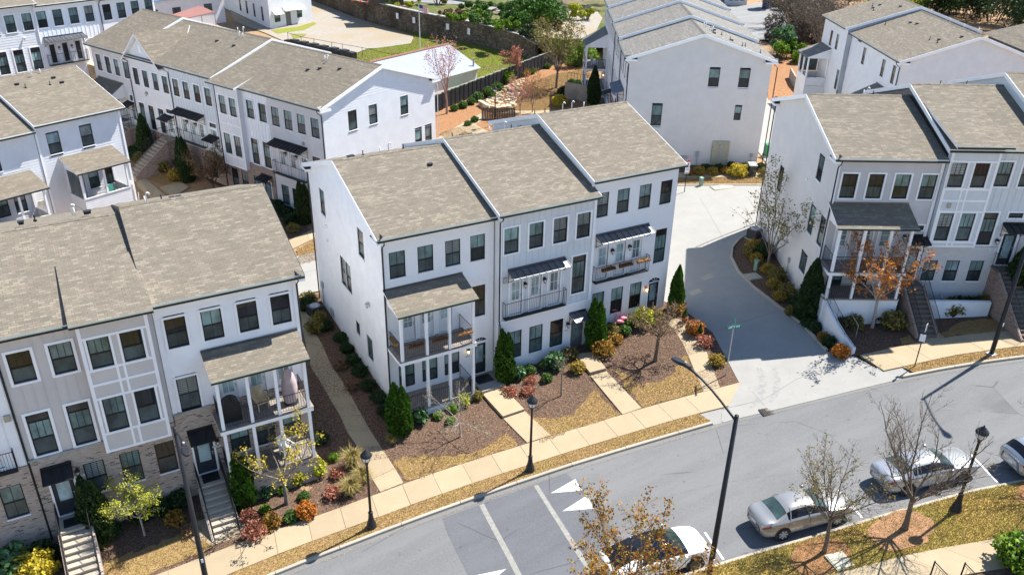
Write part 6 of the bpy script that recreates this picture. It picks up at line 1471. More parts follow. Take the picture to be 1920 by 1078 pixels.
# --- shrubs in front of the houses: kind, photo x, y of the foot, width, label
SH = [
 ('limeball', 822, 783, .62, 'small lime-green ball shrub nearest the white porch base'), ('limeball', 849, 771, .62, 'lime-green ball shrub by the porch base with its twin to the left'), ('limeball', 845, 793, .58, 'small lime-green ball shrub in the mulch just below its two neighbours'),
 ('glossy', 788, 790, .95, 'loose pale-green shrub beside the arborvitae at the white porch'), ('lime', 868, 760, .8, 'yellow-green leafy shrub at the foot of the bare porch tree'), ('olive', 893, 748, .8, 'sparse olive shrub by the front walk of the porch house'),
 ('glossy', 972, 708, .9, 'upright glossy shrub hugging the tall arborvitae by the walk'), ('ball', 992, 700, .85, 'clipped green ball shrub right of the glossy shrub'), ('ball', 1021, 690, .78, 'clipped green ball shrub under the ground-floor windows'), ('ball', 1025, 714, .72, 'clipped green ball shrub standing forward in the mulch bed'),
 ('glossy', 1040, 690, 1.15, 'large-leaved glossy shrub left of the grey front door'), ('olive', 1068, 672, 1.0, 'olive leafy shrub next to the grey front door steps'), ('gold', 1083, 697, 1.0, 'golden-yellow round shrub beside the slab walk'),
 ('red', 958, 742, .95, 'coral-red low shrub by the slab walk'), ('red', 995, 718, .75, 'faded red low shrub below the ball shrubs'), ('red', 990, 738, .8, 'reddish low shrub behind the black street lamp'), ('brown', 945, 735, .6, 'brownish low shrub at the edge of the front walk'),
 ('olive', 1148, 628, 1.0, 'loose olive shrub in the shade right of the arborvitae'), ('ball', 1146, 622, .85, 'round green shrub under white brick windows'), ('ball', 1172, 626, .8, 'pale green round shrub standing off the white wall'), ('ball', 1178, 612, .8, 'green round shrub beside the pink flamingos'), ('lime', 1205, 612, 1.35, 'large pale-green leafy shrub under right-hand windows'), ('olive', 1225, 605, 1.3, 'broad olive shrub beside the curved walk'),
 ('rust', 1130, 665, 1.5, 'orange-tan feathery shrub beside the grey-door walk'), ('rust', 1155, 642, .9, 'small tan feathery shrub behind the larger one'), ('rust', 1268, 585, 1.2, 'orange shrub where the curved walk meets the driveway'), ('orange', 1302, 625, 1.15, 'bright orange round shrub beside the driveway'), ('red', 1321, 648, 1.1, 'rosy red low shrub along the driveway edge'), ('gold', 1342, 684, 1.0, 'gold and orange shrub near the green street sign'),
 # left front
 ('red', 478, 1005, 1.2, 'dull red shrub beside the porch-house steps'), ('rust', 510, 985, 1.0, 'brown-red shrub right of the steps near the walk'), ('red', 467, 975, .9, 'small red shrub at the foot of the arborvitae by the steps'), ('limeball', 497, 958, .55, 'small lime shrub in the porch-house bed'), ('ball', 546, 975, .75, 'green ball shrub next to the bright orange shrub'), ('orange', 575, 967, 1.05, 'bright orange shrub by the sidewalk'), ('ball', 570, 935, .62, 'small green ball behind the bright orange shrub'), ('limeball', 530, 922, .6, 'lime-green ball beside the slim tree trunk'), ('glossy', 500, 930, .75, 'upright green shrub left of the slim tree'), ('lime', 557, 905, .95, 'yellow-green shrub below the porch corner'), ('lime', 595, 890, 1.0, 'lime-green airy shrub at the porch corner'), ('red', 625, 930, .9, 'rusty red shrub among the dry grasses'), ('red', 632, 893, .75, 'small red shrub behind the dry grasses'), ('bright', 626, 862, .55, 'small bright green shrub in the shade by the path'), ('dark', 600, 830, 1.0, 'dark round shrub in shade beside the path'),
 ('gold', 188, 1022, .75, 'small orange-gold shrub right of the left-hand steps'), ('yellow', 70, 1078, 1.9, 'large bright yellow shrub left of the steps'), ('yellow', 45, 1062, 1.5, 'yellow shrub behind the large yellow one'), ('ball', 15, 1075, 1.1, 'clipped green shrub in the lower left corner'), ('glossy', 25, 1030, 1.6, 'dark glossy shrub with yellow-green shoots against the brick'), ('dark', 75, 1010, 1.4, 'dark shrub in shade beside the left-hand steps'), ('dark', 300, 960, 1.2, 'dark shrub under the bay window'), ('dark', 335, 945, 1.2, 'dark shrub at the brick corner by the tall pole'), ('dark', 265, 975, 1.0, 'dark shrub behind the lime tree'), ('rust', 330, 980, 1.0, 'shaded reddish shrub under the bay'), ('brown', 355, 1000, .8, 'dull brown shrub beside the tall pole'), ('dark', 215, 1000, .9, 'dark shrub between arborvitae and lime tree'),
 # side passage
 ('dark', 640, 640, .9, 'dark shrub first in the line along the white side wall'), ('dark', 651, 660, .9, 'dark shrub second in the line along the white side wall'), ('dark', 662, 682, .9, 'dark shrub third in the line along the white side wall'), ('dark', 675, 702, .95, 'dark shrub fourth in the line along the white side wall'), ('dark', 692, 730, .95, 'dark shrub fifth in the line along the white side wall'), ('dark', 710, 752, .95, 'dark shrub sixth in the line along the white side wall'), ('dark', 722, 778, .9, 'dark shrub last in the line along the white side wall'), ('olive', 592, 622, 1.2, 'yellow-green shrub at head of the side path'), ('olive', 600, 605, 1.1, 'olive shrub behind the one at head of the side path'), ('dark', 610, 618, 1.0, 'dark shrub by the gas meters'), ('dark', 575, 580, 1.2, 'dark leafy shrub at far corner of the side path'), ('olive', 580, 570, 1.2, 'tawny shrub in front of the alley concrete'),
 ('brown', 660, 728, .9, 'brown low shrub beside the side path'), ('brown', 640, 690, .9, 'tan low shrub half way along the side path'),
 # alley bed beside row C
 ('gold', 1411, 468, 1.1, 'golden shrub nearest the alley bend'), ('olive', 1405, 480, 1.0, 'olive shrub second round the alley bend'), ('gold', 1417, 492, 1.0, 'yellow round shrub by the alley tree'), ('dark', 1432, 480, 1.4, 'dark mounded shrub under the alley tree'), ('gold', 1437, 512, 1.0, 'golden shrub next to the small green utility post'), ('olive', 1455, 525, 1.2, 'olive shrub behind the utility pad'), ('gold', 1450, 540, 1.0, 'golden ball half way along the driveway bed'), ('olive', 1475, 555, 1.2, 'olive-gold shrub along the driveway bed'), ('gold', 1462, 562, .9, 'yellow shrub at the kerb of the driveway bed'), ('dark', 1490, 575, 1.0, 'dark shrub left of the conical evergreen'), ('olive', 1480, 590, .8, 'small olive shrub at the driveway kerb'), ('dark', 1525, 620, .95, 'dark ball shrub right of the conical evergreen'), ('dark', 1512, 612, .85, 'dark ball shrub at the foot of the conical evergreen'), ('rust', 1545, 640, .9, 'brownish ball shrub by the white curved wall'), ('dark', 1552, 647, .9, 'dark green ball by the white curved wall'), ('orange', 1574, 668, 1.05, 'orange and green ball shrub at the end of the curved wall'),
 # row C front
 ('dark', 1565, 590, 1.1, 'dark shrub behind the curved wall railing'), ('dark', 1590, 580, 1.1, 'dark shrub at the foot of the right porch'), ('olive', 1600, 615, 1.2, 'dark gold shrub inside the curved wall'), ('dark', 1575, 610, 1.0, 'low dark shrub inside the curved wall'), ('olive', 1672, 615, 1.5, 'green-gold mounded shrub right of the orange tree'), ('dark', 1640, 600, 1.0, 'dark shrub behind the orange tree trunk'), ('olive', 1780, 590, 1.4, 'gold-green mounded shrub beside the right-hand steps'), ('dark', 1770, 560, 1.4, 'dark shrub against the pale brick terrace wall'), ('dark', 1810, 570, 1.2, 'dark shrub below ground-floor windows on the right'), ('olive', 1850, 580, 1.4, 'gold-tipped shrub left of the dark pole'), ('dark', 1832, 550, 1.3, 'tall dark shrub by the pale brick wall'), ('olive', 1880, 575, 1.2, 'gold-tipped shrub right of the dark pole'),
 # row E front
 ('dark', 1322, 322, 1.0, 'dark round shrub left of the meter panel'), ('gold', 1311, 328, 1.1, 'gold round shrub under the gable meters'), ('gold', 1336, 328, 1.0, 'golden shrub below the meter panel'), ('dark', 1348, 322, 1.0, 'dark shrub right of the golden one below the meters'), ('rust', 1360, 326, 1.0, 'reddish shrub under the long grey gable'), ('dark', 1371, 318, 1.0, 'dark shrub behind the large yellow-green mound'), ('yellow', 1383, 330, 1.7, 'large yellow-green mound under the grey gable'), ('dark', 1395, 320, 1.0, 'dark shrub beside the black bin'), ('dark', 1427, 320, 1.0, 'dark shrub right of the black bin'), ('gold', 1433, 330, 1.0, 'gold shrub at right corner of the grey gable'), ('rust', 1292, 328, .9, 'reddish shrub beside the no-parking sign'),
 # court
 ('dark', 255, 300, 1.1, 'dark shrub nearest the screened porch in the court'), ('olive', 262, 305, 1.3, 'tawny shrub beside the court walk'), ('dark', 252, 290, 1.2, 'dark shrub by the court steps'), ('dark', 305, 312, 1.6, 'dark spreading shrub in the court'), ('olive', 303, 322, 1.5, 'olive shrub in front of the spreading one'), ('gold', 332, 338, 1.6, 'golden-green shrub at the foot of the twin evergreens'), ('dark', 325, 310, 1.3, 'dark shrub behind the golden-green one'), ('dark', 535, 405, 1.3, 'dark shrub below the red brick bay'), ('olive', 550, 435, 1.0, 'tawny shrub in the shaded court bed'), ('dark', 520, 395, 1.3, 'dark shrub in the shaded court corner'), ('dark', 545, 420, 1.2, 'dark shrub left of the shaded evergreen'),
 # green
 ('ball', 852, 208, 1.0, 'round green shrub by the dark fence near the pink tree'), ('ball', 868, 203, 1.1, 'second round green shrub along the dark fence'), ('ball', 883, 196, 1.1, 'third round green shrub along the dark fence'), ('ball', 896, 190, 1.4, 'fourth round green shrub along the dark fence'), ('ball', 917, 182, 1.6, 'large clipped shrub beside the golden boulders'), ('ball', 932, 172, 1.5, 'large clipped shrub right of its twin by the boulders'), ('bright', 950, 157, 2.0, 'yellow-green shrub at the foot of the pink saplings'), ('ball', 996, 139, 1.1, 'round shrub by the dark fence right of pink saplings'), ('rust', 985, 143, 1.3, 'pinkish shrub against the dark fence'), ('ball', 1026, 129, 1.0, 'small green shrub at the far end of the fence'), ('ball', 1082, 126, 1.2, 'round green shrub on the golden slope'), ('ball', 1071, 158, .9, 'small shrub behind the concrete wall'), ('ball', 1083, 161, 1.0, 'second small shrub behind the concrete wall'), ('ball', 1096, 163, 1.0, 'third small shrub behind the concrete wall'), ('yellow', 1049, 198, 1.8, 'bright yellow shrub below the concrete wall'), ('dark', 1056, 180, 1.5, 'dark shrub above the bright yellow one'), ('ball', 877, 236, .8, 'small shrub by the path split'), ('ball', 890, 229, .9, 'small shrub at the corner of the timber fence')]
for k, x, y, w, lab in SH: shrub(k, x, y, w, lab)
for x, y, w, h, lab in ((662, 875, 1.3, 1.25, 'tall dry ornamental grass beside the path'), (658, 925, 1.25, 1.0, 'dry ornamental grass clump nearest the sidewalk'), (680, 905, 1.2, 1.05, 'dry ornamental grass behind the black street lamp'), (735, 830, .7, .6, 'small dry grass clump by the side path')): grass_clump(x, y, w, h, lab)
for x, y, h, w, lab, tw in ((750, 812, 3.3, 1.35, 'bright green arborvitae at left corner of the white porch', True), (946, 715, 3.6, 1.15, 'tall bright green arborvitae between the first two middle houses', True), (1115, 652, 3.5, 1.25, 'tall bright green arborvitae right of the grey front door', True), (1265, 582, 3.3, 1.0, 'pointed arborvitae at the white house corner by the driveway', False), (460, 945, 3.2, 1.15, 'bright green arborvitae right of the porch-house steps', True), (185, 985, 3.9, 1.35, 'shaded arborvitae beside the left-hand front door', True), (1511, 598, 4.2, 1.6, 'conical dark evergreen beside the driveway and grey wall', False), (1866, 560, 4.9, 2.0, 'tall dark evergreen in front of the blue-grey house', False), (572, 418, 3.6, 1.3, 'shaded evergreen beside the middle row rear corner', True), (277, 292, 4.0, 1.5, 'dark conical evergreen beside the screened porch', False), (344, 333, 3.8, 1.0, 'left one of the twin dark evergreens in the court', False), (353, 340, 4.1, 1.3, 'right one of the twin dark evergreens in the court', False), (1112, 195, 4.2, 1.5, 'dark evergreen beside the white porch of the upper row', False)):
    arborvitae(x, y, h, w, lab, twin=tw, leaf='leaf_dark' if ('dark' in lab or 'shaded' in lab) else 'leaf_arbor')  # those labelled shaded get the darker leaf, shade put into its colour
# --- trees
tree('bare multi-stemmed street tree in red soil ring beside the silver sedan', gp(1696, 991), 6.6, .14, 1.7, 9, .86, 2, 'bark_tan', 'leaf_olive', 1, .05, .05, 11, frac=.15, up=.07, kids=3)
tree('bare street tree with a few yellow buds beside the champagne sedan', gp(1545, 1035), 5.4, .10, 1.9, 9, .95, 2, 'bark_tan', 'leaf_olive', 2, .055, .06, 12, frac=.3, up=.07, kids=3)
tree('street tree with rust and olive young leaves in front of the white car', (1.9, -19.75, G(1.9, -19.75)), 6.3, .11, 1.5, 9, .8, 2, 'bark_tan', 'leaf_rust', 5, .08, .10, 13, 'leafing_tree', up=.07, frac=.85)
tree('bare street tree at the right edge of the near verge', gp(1965, 918), 5.6, .12, 1.9, 8, .95, 2, 'bark_dark', None, 1, .05, .05, 14, up=.07)
tree('bare pale sapling with open branches in front of the white porch', gp(863, 819), 3.6, .055, 1.1, 6, .7, 2, 'bark_pale', 'leaf_olive', 2, .07, .06, 15, frac=.12)
tree('thin bare sapling in the mulch bed left of the slab walk', gp(1052, 742), 3.2, .045, 1.4, 5, 1.0, 1, 'bark_grey', 'leaf_brown', 1, .05, .05, 16, frac=.3)
tree('brown-twigged tree with tan buds beside the curved walk', gp(1229, 676), 4.4, .12, 1.9, 9, .6, 2, 'bark_tan', 'leaf_brown', 2, .07, .08, 17, up=.02, frac=.45, prob=.9)
tree('slim tree with yellow-green tufts in front of the brick porch', gp(538, 944), 5.2, .11, 1.7, 7, .75, 2, 'bark_grey', 'leaf_yellow', 16, .075, .11, 18, 'leafing_tree', frac=.16, prob=.6)
tree('small tree in bright lime leaf in front of the beige house', gp(271, 1003), 3.6, .05, 1.2, 8, .75, 2, 'bark_pale', 'leaf_lime', 3, .055, .08, 19, 'leafing_tree', up=.05)
tree('orange-leaved tree in front of the right-hand porch', gp(1635, 614), 6.6, .11, 2.1, 9, .88, 2, 'bark_pale', 'leaf_orange', 5, .10, .12, 20, 'leafing_tree', frac=.5)
tree('multi-stemmed tree with sparse olive leaves beside the alley', gp(1440, 497), 7.8, .12, .9, 8, 1.05, 2, 'bark_grey', 'leaf_olive', 6, .10, .16, 21, 'leafing_tree', frac=.35, up=.05, prob=.65)
tree('brown bushy tree in shade in front of the red brick bay', gp(402, 358), 4.0, .10, .6, 11, .95, 2, 'bark_dark', 'leaf_brown', 3, .10, .12, 22, 'leafing_tree', frac=.6)
tree('pink-budded maple beside the dark fence and tin-roofed cottage', gp(838, 214), 8.2, .13, 2.4, 8, 1.2, 2, 'bark_pink', 'leaf_pink', 2, .10, .10, 23, 'budding_tree', frac=.5, up=.07)
tree('large grey-brown multi-stemmed tree on the golden slope', gp(1043, 166), 8.4, .16, 2.2, 14, 1.12, 2, 'bark_grey', 'leaf_olive', 3, .14, .16, 24, 'leafing_tree', frac=.4, up=.08, prob=.9)
tree('pink-budded sapling left of its pair on the green', gp(975, 213), 4.6, .06, .9, 7, .95, 2, 'bark_pink', 'leaf_pink', 2, .08, .08, 25, 'budding_tree', frac=.6); tree('tan-pink sapling right of its pair on the green', gp(998, 212), 5.0, .06, .9, 8, .95, 2, 'bark_pink', 'leaf_rust', 2, .08, .08, 26, 'budding_tree', frac=.6)
tree('coral-leaved sapling against the dark fence', gp(968, 150), 4.2, .07, .8, 8, 1.1, 2, 'bark_pink', 'leaf_red', 3, .10, .10, 27, 'budding_tree', frac=.7)
for p, rr_, lab in (((1690, 993), 1.3, 'ring of red soil around the tree by the silver sedan'), ((1535, 1042), 1.15, 'ring of bare soil around the tree by the champagne sedan'), ((1955, 922), 1.1, 'ring of mulch at the right edge of the verge')):
    c = gp(*p); n = 22; d_ = rng.uniform(.9, 1.08, n); st(drape('soil_ring', [(c.x+rr_*d_[i]*math.cos(6.283*i/n)*1.25, c.y+rr_*d_[i]*math.sin(6.283*i/n)*.8) for i in range(n)], .03, 'soil_ring' if p[0] == 1690 else 'straw', .5))
# ------------------------------------------------------------------ street furniture
_lp = None
def lamp_post(p, label, h=4.6, s=1.):
    """cast post with flared base and acorn lantern"""
    global _lp
    if _lp is None:
        b = MB().lathe([(.24, 0), (.25, .06), (.22, .1), (.21, .28), (.17, .36), (.13, .55), (.10, .85), (.115, .88), (.115, .93), (.075, .97)], 14).mesh('base', ['black_metal'], True)
        c = MB().lathe([(.068, .9), (.055, 3.75), (.075, 3.78), (.085, 3.85), (.11, 3.92), (.15, 3.98)], 12).mesh('post', ['black_metal'], True)
        g = MB().lathe([(.14, 3.98), (.20, 4.1), (.215, 4.25)], 12).mesh('lantern_glass', ['lamp_glass'], True)
        mb = MB()
        for i in range(6):
            a = i*math.pi/3; mb.tube([(.15*math.cos(a), .15*math.sin(a), 3.97), (.21*math.cos(a), .21*math.sin(a), 4.1), (.225*math.cos(a), .225*math.sin(a), 4.26)], .012, 4)
        k = mb.mesh('lantern_cage', ['black_metal'])
        t = MB().lathe([(.24, 4.24), (.275, 4.27), (.27, 4.32), (.2, 4.42), (.13, 4.48), (.11, 4.52), (.05, 4.57), (.02, 4.66)], 14).mesh('lantern_roof', ['black_metal'], True)
        _lp = (('base', b), ('post', c), ('lantern_glass', g), ('lantern_cage', k), ('lantern_roof', t))
    o = empty('street_lamp', p); tag(o, label, 'street lamp', 'black acorn street lamps'); o.scale = (s, s, s)
    for n, me in _lp: put(n, me, o)
    return o
for px, lab in (((696.8, 987.5), 'black acorn street lamp by the dry grasses left of the path'), ((993.5, 882), 'black acorn street lamp beside the middle front walk'), ((1792, 956), 'black acorn street lamp on the near verge by the silver sedan')):
    lamp_post(gp(*px), lab)
p = gp(928, 236); lamp_post(p, 'distant black lamp post behind the timber fence on the green', s=.9)
def cobra(p, d, label, h=9.0, arm=2.4):
    o = empty('light_pole', p); tag(o, label, 'light pole', 'tall dark street light poles'); d = Vector(d).normalized()
    put('pole', MB().lathe([(.13, 0), (.125, .6), (.08, h)], 10).mesh('pole', ['black_metal'], True), o)
    put('base_plate', MB().box(-.22, -.22, -.05, .22, .22, .05).mesh('base_plate', ['galvanized']), o)
    a = [d*t*arm+Vector((0, 0, h-.25+1.0*math.sin(t*1.45))) for t in (0, .12, .3, .5, .7, .85, 1)]
    put('arm', MB().tube(a, [.045]*5+[.05, .06], 7).mesh('arm', ['black_metal'], True), o)
    e = a[-1]; s_ = Vector((-d.y, d.x, 0)); mb = MB(); rows = []
    for t, w, hh in ((-.15, .07, .07), (.12, .10, .09), (.2, .11, .09), (.3, .17, .08), (.5, .19, .07), (.68, .15, .05), (.76, .06, .03)):
        c = e+d*t+Vector((0, 0, .02)); rows.append([c+s_*w, c+s_*w*.6+Vector((0, 0, hh)), c-s_*w*.6+Vector((0, 0, hh)), c-s_*w, c-s_*w*.8-Vector((0, 0, .04)), c+s_*w*.8-Vector((0, 0, .04))])
    for r0, r1 in zip(rows, rows[1:]):
        for k in range(6): mb.poly([r0[k], r1[k], r1[(k+1) % 6], r0[(k+1) % 6]])
    mb.poly(rows[0]); mb.poly(rows[-1][::-1]); put('lamp_head', mb.mesh('lamp_head', ['black_metal'], False), o)
    c = e+d*.1; put('photocell', MB().lathe([(.045, c.z+.1), (.045, c.z+.17), (.02, c.z+.19)], 8, 0, c.x, c.y).mesh('photocell', ['galvanized']), o)
    put('number_tag', MB().box(-.05, -.14, 1.9, .05, -.125, 2.1).mesh('number_tag', ['sign_white']), o)
    return o
cobra((5.75, -20.25, G(5.75, -20.25)), (-.14, 1, 0), 'tall dark street light arching over the road from the near verge', 9.0, 2.5)
cobra((-11.85, -8.05, G(-11.85, -8.05)), (.02, -1, 0), 'tall dark street light in front of the beige house', 9.0, 2.3)
cobra((30.9, -15.35, G(30.9, -15.35)), (-.42, -.9, 0), 'tall dark street light before the right-hand houses', 9.2, 2.5)
def sign_post(p, label, h, mat='black_metal', lean=(0, 0)):
    o = empty('sign_post', p); tag(o, label, 'sign'); put('pole', MB().tube([(0, 0, -.1), (lean[0], lean[1], h)], .035, 6).mesh('pole', [mat]), o); return o
def plate(o, name, w, h, z, rz, mat, bars=(), y=-.05, off=(0, 0)):
    q = put(name, MB().box(-w/2, -.006, 0, w/2, .006, h).mesh(name, [mat]), o, (off[0], off[1], z), rz); q.location += Vector((math.sin(rz)*-y*-1, -math.cos(rz)*-y, 0))*0
    c = Vector((0, 0, 0)); n = Vector((math.sin(rz), -math.cos(rz), 0)); q.location = Vector((off[0], off[1], z))+n*.045
    for bw, bh, bz, bm, bx in bars: put('lettering', MB().box(bx-bw/2, -.011, bz, bx+bw/2, -.0065, bz+bh).mesh('lettering', [bm]), q)
    return q
dr = math.atan2(-.26, .97)
o = sign_post(gp(1361, 703), 'grey post with crossed green street-name blades at the driveway corner', 3.45, 'galvanized')
let = tuple((.06, .1, .06, 'text_white', -.34+.085*i) for i in range(9) if i != 3)
plate(o, 'name_blade', .95, .22, 3.15, R(-8), 'sign_green', let+((.3, .03, .17, 'text_white', -.1),)); plate(o, 'name_blade', .95, .2, 3.4, R(52), 'sign_green', ((.86, .03, .02, 'text_white', 0), (.86, .03, .15, 'text_white', 0)))
o = sign_post(gp(1715, 686), 'black post with two small white parking signs on the right verge', 2.75, lean=(0.02, 0))
plate(o, 'sign_plate', .32, .46, 2.3, R(22), 'sign_white', ((.1, .05, .36, 'text_dark', 0), (.22, .05, .27, 'text_dark', 0), (.1, .04, .17, 'text_dark', 0), (.22, .05, .06, 'flag_blue', 0))); plate(o, 'sign_plate', .30, .44, 1.65, R(-55), 'sign_white')
o = sign_post(gp(1283, 361), 'black post with red and white no-parking signs by the grey gable', 2.9)
plate(o, 'sign_plate', .42, .58, 2.3, R(-10), 'sign_white', ((.42, .2, .38, 'sign_red', 0), (.12, .1, .43, 'text_white', -.1), (.12, .1, .43, 'text_white', .1), (.22, .16, .12, 'sign_green', 0), (.3, .03, .04, 'text_dark', 0))); plate(o, 'sign_plate', .42, .6, 1.68, R(-10), 'sign_white', ((.42, .05, .54, 'sign_red', 0), (.3, .03, .42, 'text_dark', 0), (.3, .03, .3, 'text_dark', 0), (.3, .05, .06, 'text_dark', 0)))
c = gp(1443, 768); o = empty('storm_drain', (c.x, c.y, G(c.x, c.y)-.125), R(-14)); tag(o, 'rusty slotted storm drain grate at the driveway mouth', 'drain')
put('frame', MB().box(-.5, -.3, -.02, .5, -.26, .03).box(-.5, .26, -.02, .5, .3, .03).box(-.5, -.26, -.02, -.46, .26, .03).box(.46, -.26, -.02, .5, .26, .03).box(-.46, -.26, -.02, .46, .26, .005).mesh('frame', ['rim_dark']), o)
bm_ = MB().box(-.018, -.26, .006, .018, .26, .03).mesh('bar', ['wood_dark'])
for i in range(11): put('bar', bm_, o, (-.4+.08*i, 0, 0))
def box_thing(name, label, cat, p, rz, parts, group=None):
    o = empty(name, p, rz); tag(o, label, cat, group)
    for n, mb, m in parts: put(n, mb.mesh(n, [m]), o)
    return o
for px, lab, rz in (((1417, 506), 'small green utility pedestal in the driveway bed', .3), ((1314, 349), 'small pale green utility pedestal on the strip below the grey gable', .2)):
    box_thing('utility_pedestal', lab, 'utility box', gp(*px), rz, [('body', MB().box(-.14, -.12, -.05, .14, .12, .7), 'utility_green'), ('cap', MB().slab([(-.16, -.14, .74), (.16, -.14, .74), (.16, .14, .80), (-.16, .14, .80)], .08), 'utility_green')])
for px, lab, sx in (((1411, 519), 'tan-green utility pad beside the green pedestal', .55), ((1355, 352), 'tan utility cover set in the strip below the grey gable', 1.0), ((1575, 1052), 'square concrete valve cover in the near verge', .45)):
    box_thing('utility_cover', lab, 'utility cover', gp(*px), -.2, [('frame', MB().box(-sx, -.45, -.05, sx, .45, .05), 'pad_tan'), ('lid', MB().box(-sx+.05, -.4, .05, sx-.05, .4, .075), 'pad_tan')])
def condenser(px, lab):
    p = gp(*px); mb = MB().box(-.4, -.4, 0, .4, .4, .78); fins = MB()
    for i in range(9):
        z = .08+.075*i; fins.box(-.415, -.415, z, .415, .415, z+.03)
    box_thing('air_conditioner', lab, 'air conditioner', p, .2, [('pad', MB().box(-.5, -.5, -.1, .5, .5, .06), 'concrete_curb'), ('body', mb, 'rim_dark'), ('grille', fins, 'trash_dark'), ('fan', MB().lathe([(.33, .781), (.33, .81), (.30, .81), (.30, .79), (.08, .79), (.08, .83)], 14), 'galvanized')])
condenser((592, 592), 'dark air conditioner unit behind the shrubs at the head of the side path'); condenser((1413, 447), 'air conditioner unit among shrubs at the alley bend')
def bin_(px, lab, body, lid, s=1., rz=0):
    box_thing('wheelie_bin', lab, 'bin', gp(*px), rz, [('body', MB().slab([(-.32*s, -.36*s, 1.0*s), (.32*s, -.36*s, 1.0*s), (.32*s, .36*s, 1.0*s), (-.32*s, .36*s, 1.0*s)], .95*s), body), ('lid', MB().slab([(-.35*s, -.42*s, 1.03*s), (.35*s, -.42*s, 1.03*s), (.35*s, .38*s, 1.12*s), (-.35*s, .38*s, 1.12*s)], .06*s), lid), ('wheel', MB().tube([(-.36*s, .3*s, .1), (-.28*s, .3*s, .1)], .1, 8).tube([(.28*s, .3*s, .1), (.36*s, .3*s, .1)], .1, 8), 'tyre')])
bin_((1408, 329), 'dark bin standing against the long grey gable', 'trash_dark', 'galvanized', 1., -.5); bin_((1440, 292), 'bin with a green lid beyond the grey gable', 'trash_green', 'trash_green', 1.)
bin_((1437, 18), 'blue bin at the edge of the far parking pad', 'trash_blue', 'trash_blue', 1.7, .3)
# flamingos and pots beside the right-hand middle house
for px, lab, rz in (((1160, 617), 'pink lawn flamingo standing left under the white brick windows', 2.6), ((1168, 611), 'pink lawn flamingo standing right under the white brick windows', 2.9)):
    o = empty('lawn_flamingo', gp(*px), rz); tag(o, lab, 'garden ornament', 'pink lawn flamingos')
    mb = MB(); rings = [(-.32, .02, .52), (-.2, .09, .55), (0, .15, .56), (.16, .12, .58), (.26, .05, .62)]
    mb.tube([(x, 0, z) for x, r, z in rings], [r for x, r, z in rings], 8).tube([(.22, 0, .6), (.32, 0, .72), (.28, 0, .9), (.2, 0, 1.0), (.24, 0, 1.1), (.34, 0, 1.08)], [.045, .035, .03, .03, .045, .03], 6).tube([(.33, 0, 1.08), (.43, 0, 1.0)], [.025, .008], 5)
    put('body', mb.mesh('body', ['pink_plastic'], True), o); put('leg', MB().tube([(.02, .03, -.05), (.0, .03, .48)], .01, 4).tube([(.05, -.03, -.05), (.02, -.03, .48)], .01, 4).mesh('leg', ['black_metal']), o)
for px, lab in (((1283, 603), 'terracotta pot with a small conifer beside the curved walk'), ((1311, 632), 'terracotta pot with a small conifer nearer the street')):
    o = empty('potted_plant', gp(*px)); tag(o, lab, 'potted plant', 'small conifers in terracotta pots')
    put('pot', MB().lathe([(.13, 0), (.2, .3), (.23, .3), (.23, .36), (.18, .36)], 12).mesh('pot', ['terracotta'], True), o)
    n = 500; z = rng.random(n); a = rng.random(n)*6.28; r_ = (1-z)*.2*rng.random(n)**.3+.01; V, F, r = leafquads(np.c_[np.cos(a)*r_, np.sin(a)*r_, .36+z*.55], .06, rng); put('foliage', npmesh('foliage', V, F, 'leaf_arbor', rnd=r), o)
# things on the left-hand porch
def on_row(row, x, y, z): return row.W(x, y, z)
o = empty('grill_cover', on_row(rowA, -8.95, -1.0, 3.63)); tag(o, 'black arched cover over a grill on the left-hand upper porch', 'grill'); n = 9
mb = MB(); pr = [(-.42, 0), (-.42, .75)]+[(.42*math.cos(math.pi-math.pi*i/n), .75+.42*math.sin(math.pi*i/n)) for i in range(1, n)]+[(.42, .75), (.42, 0)]
mb.poly([(x, -.3, z) for x, z in pr][::-1]); mb.poly([(x, .3, z) for x, z in pr])
for a, b in zip(pr, pr[1:]): mb.poly([(a[0], -.3, a[1]), (a[0], .3, a[1]), (b[0], .3, b[1]), (b[0], -.3, b[1])][::-1])
put('cover', mb.mesh('cover', ['black_metal']), o); put('base', MB().box(-.38, -.26, -.002, .38, .26, .08).mesh('base', ['black_metal']), o)
o = empty('covered_umbrella', on_row(rowA, -6.1, -1.0, 3.63)); tag(o, 'mauve cloth cover over a folded hanging chair at the porch corner', 'covered furniture')
mb = MB(); m_ = 14; prof = [(.38, .1), (.44, .4), (.46, .8), (.42, 1.2), (.32, 1.6), (.18, 1.85), (.04, 1.95)]; rings = []
for k, (r_, z) in enumerate(prof):
    i0 = len(mb.v)
    for i in range(m_):
        a = 6.283*i/m_; f_ = 1+.1*math.sin(5*a+k*.3); mb.v.append((r_*f_*math.cos(a)*.8-.1*(z-1)**2*.4, r_*f_*math.sin(a)*.7, z))
    rings.append(i0)
for a0, b0 in zip(rings, rings[1:]):
    for i in range(m_): mb.f.append((a0+i, a0+(i+1) % m_, b0+(i+1) % m_, b0+i)); mb.m.append(0)
put('cover', mb.mesh('cover', ['cover_mauve'], True), o); put('stand', MB().lathe([(.36, -.002), (.36, .06), (.05, .1), (.05, .3)], 12).mesh('stand', ['black_metal']), o)
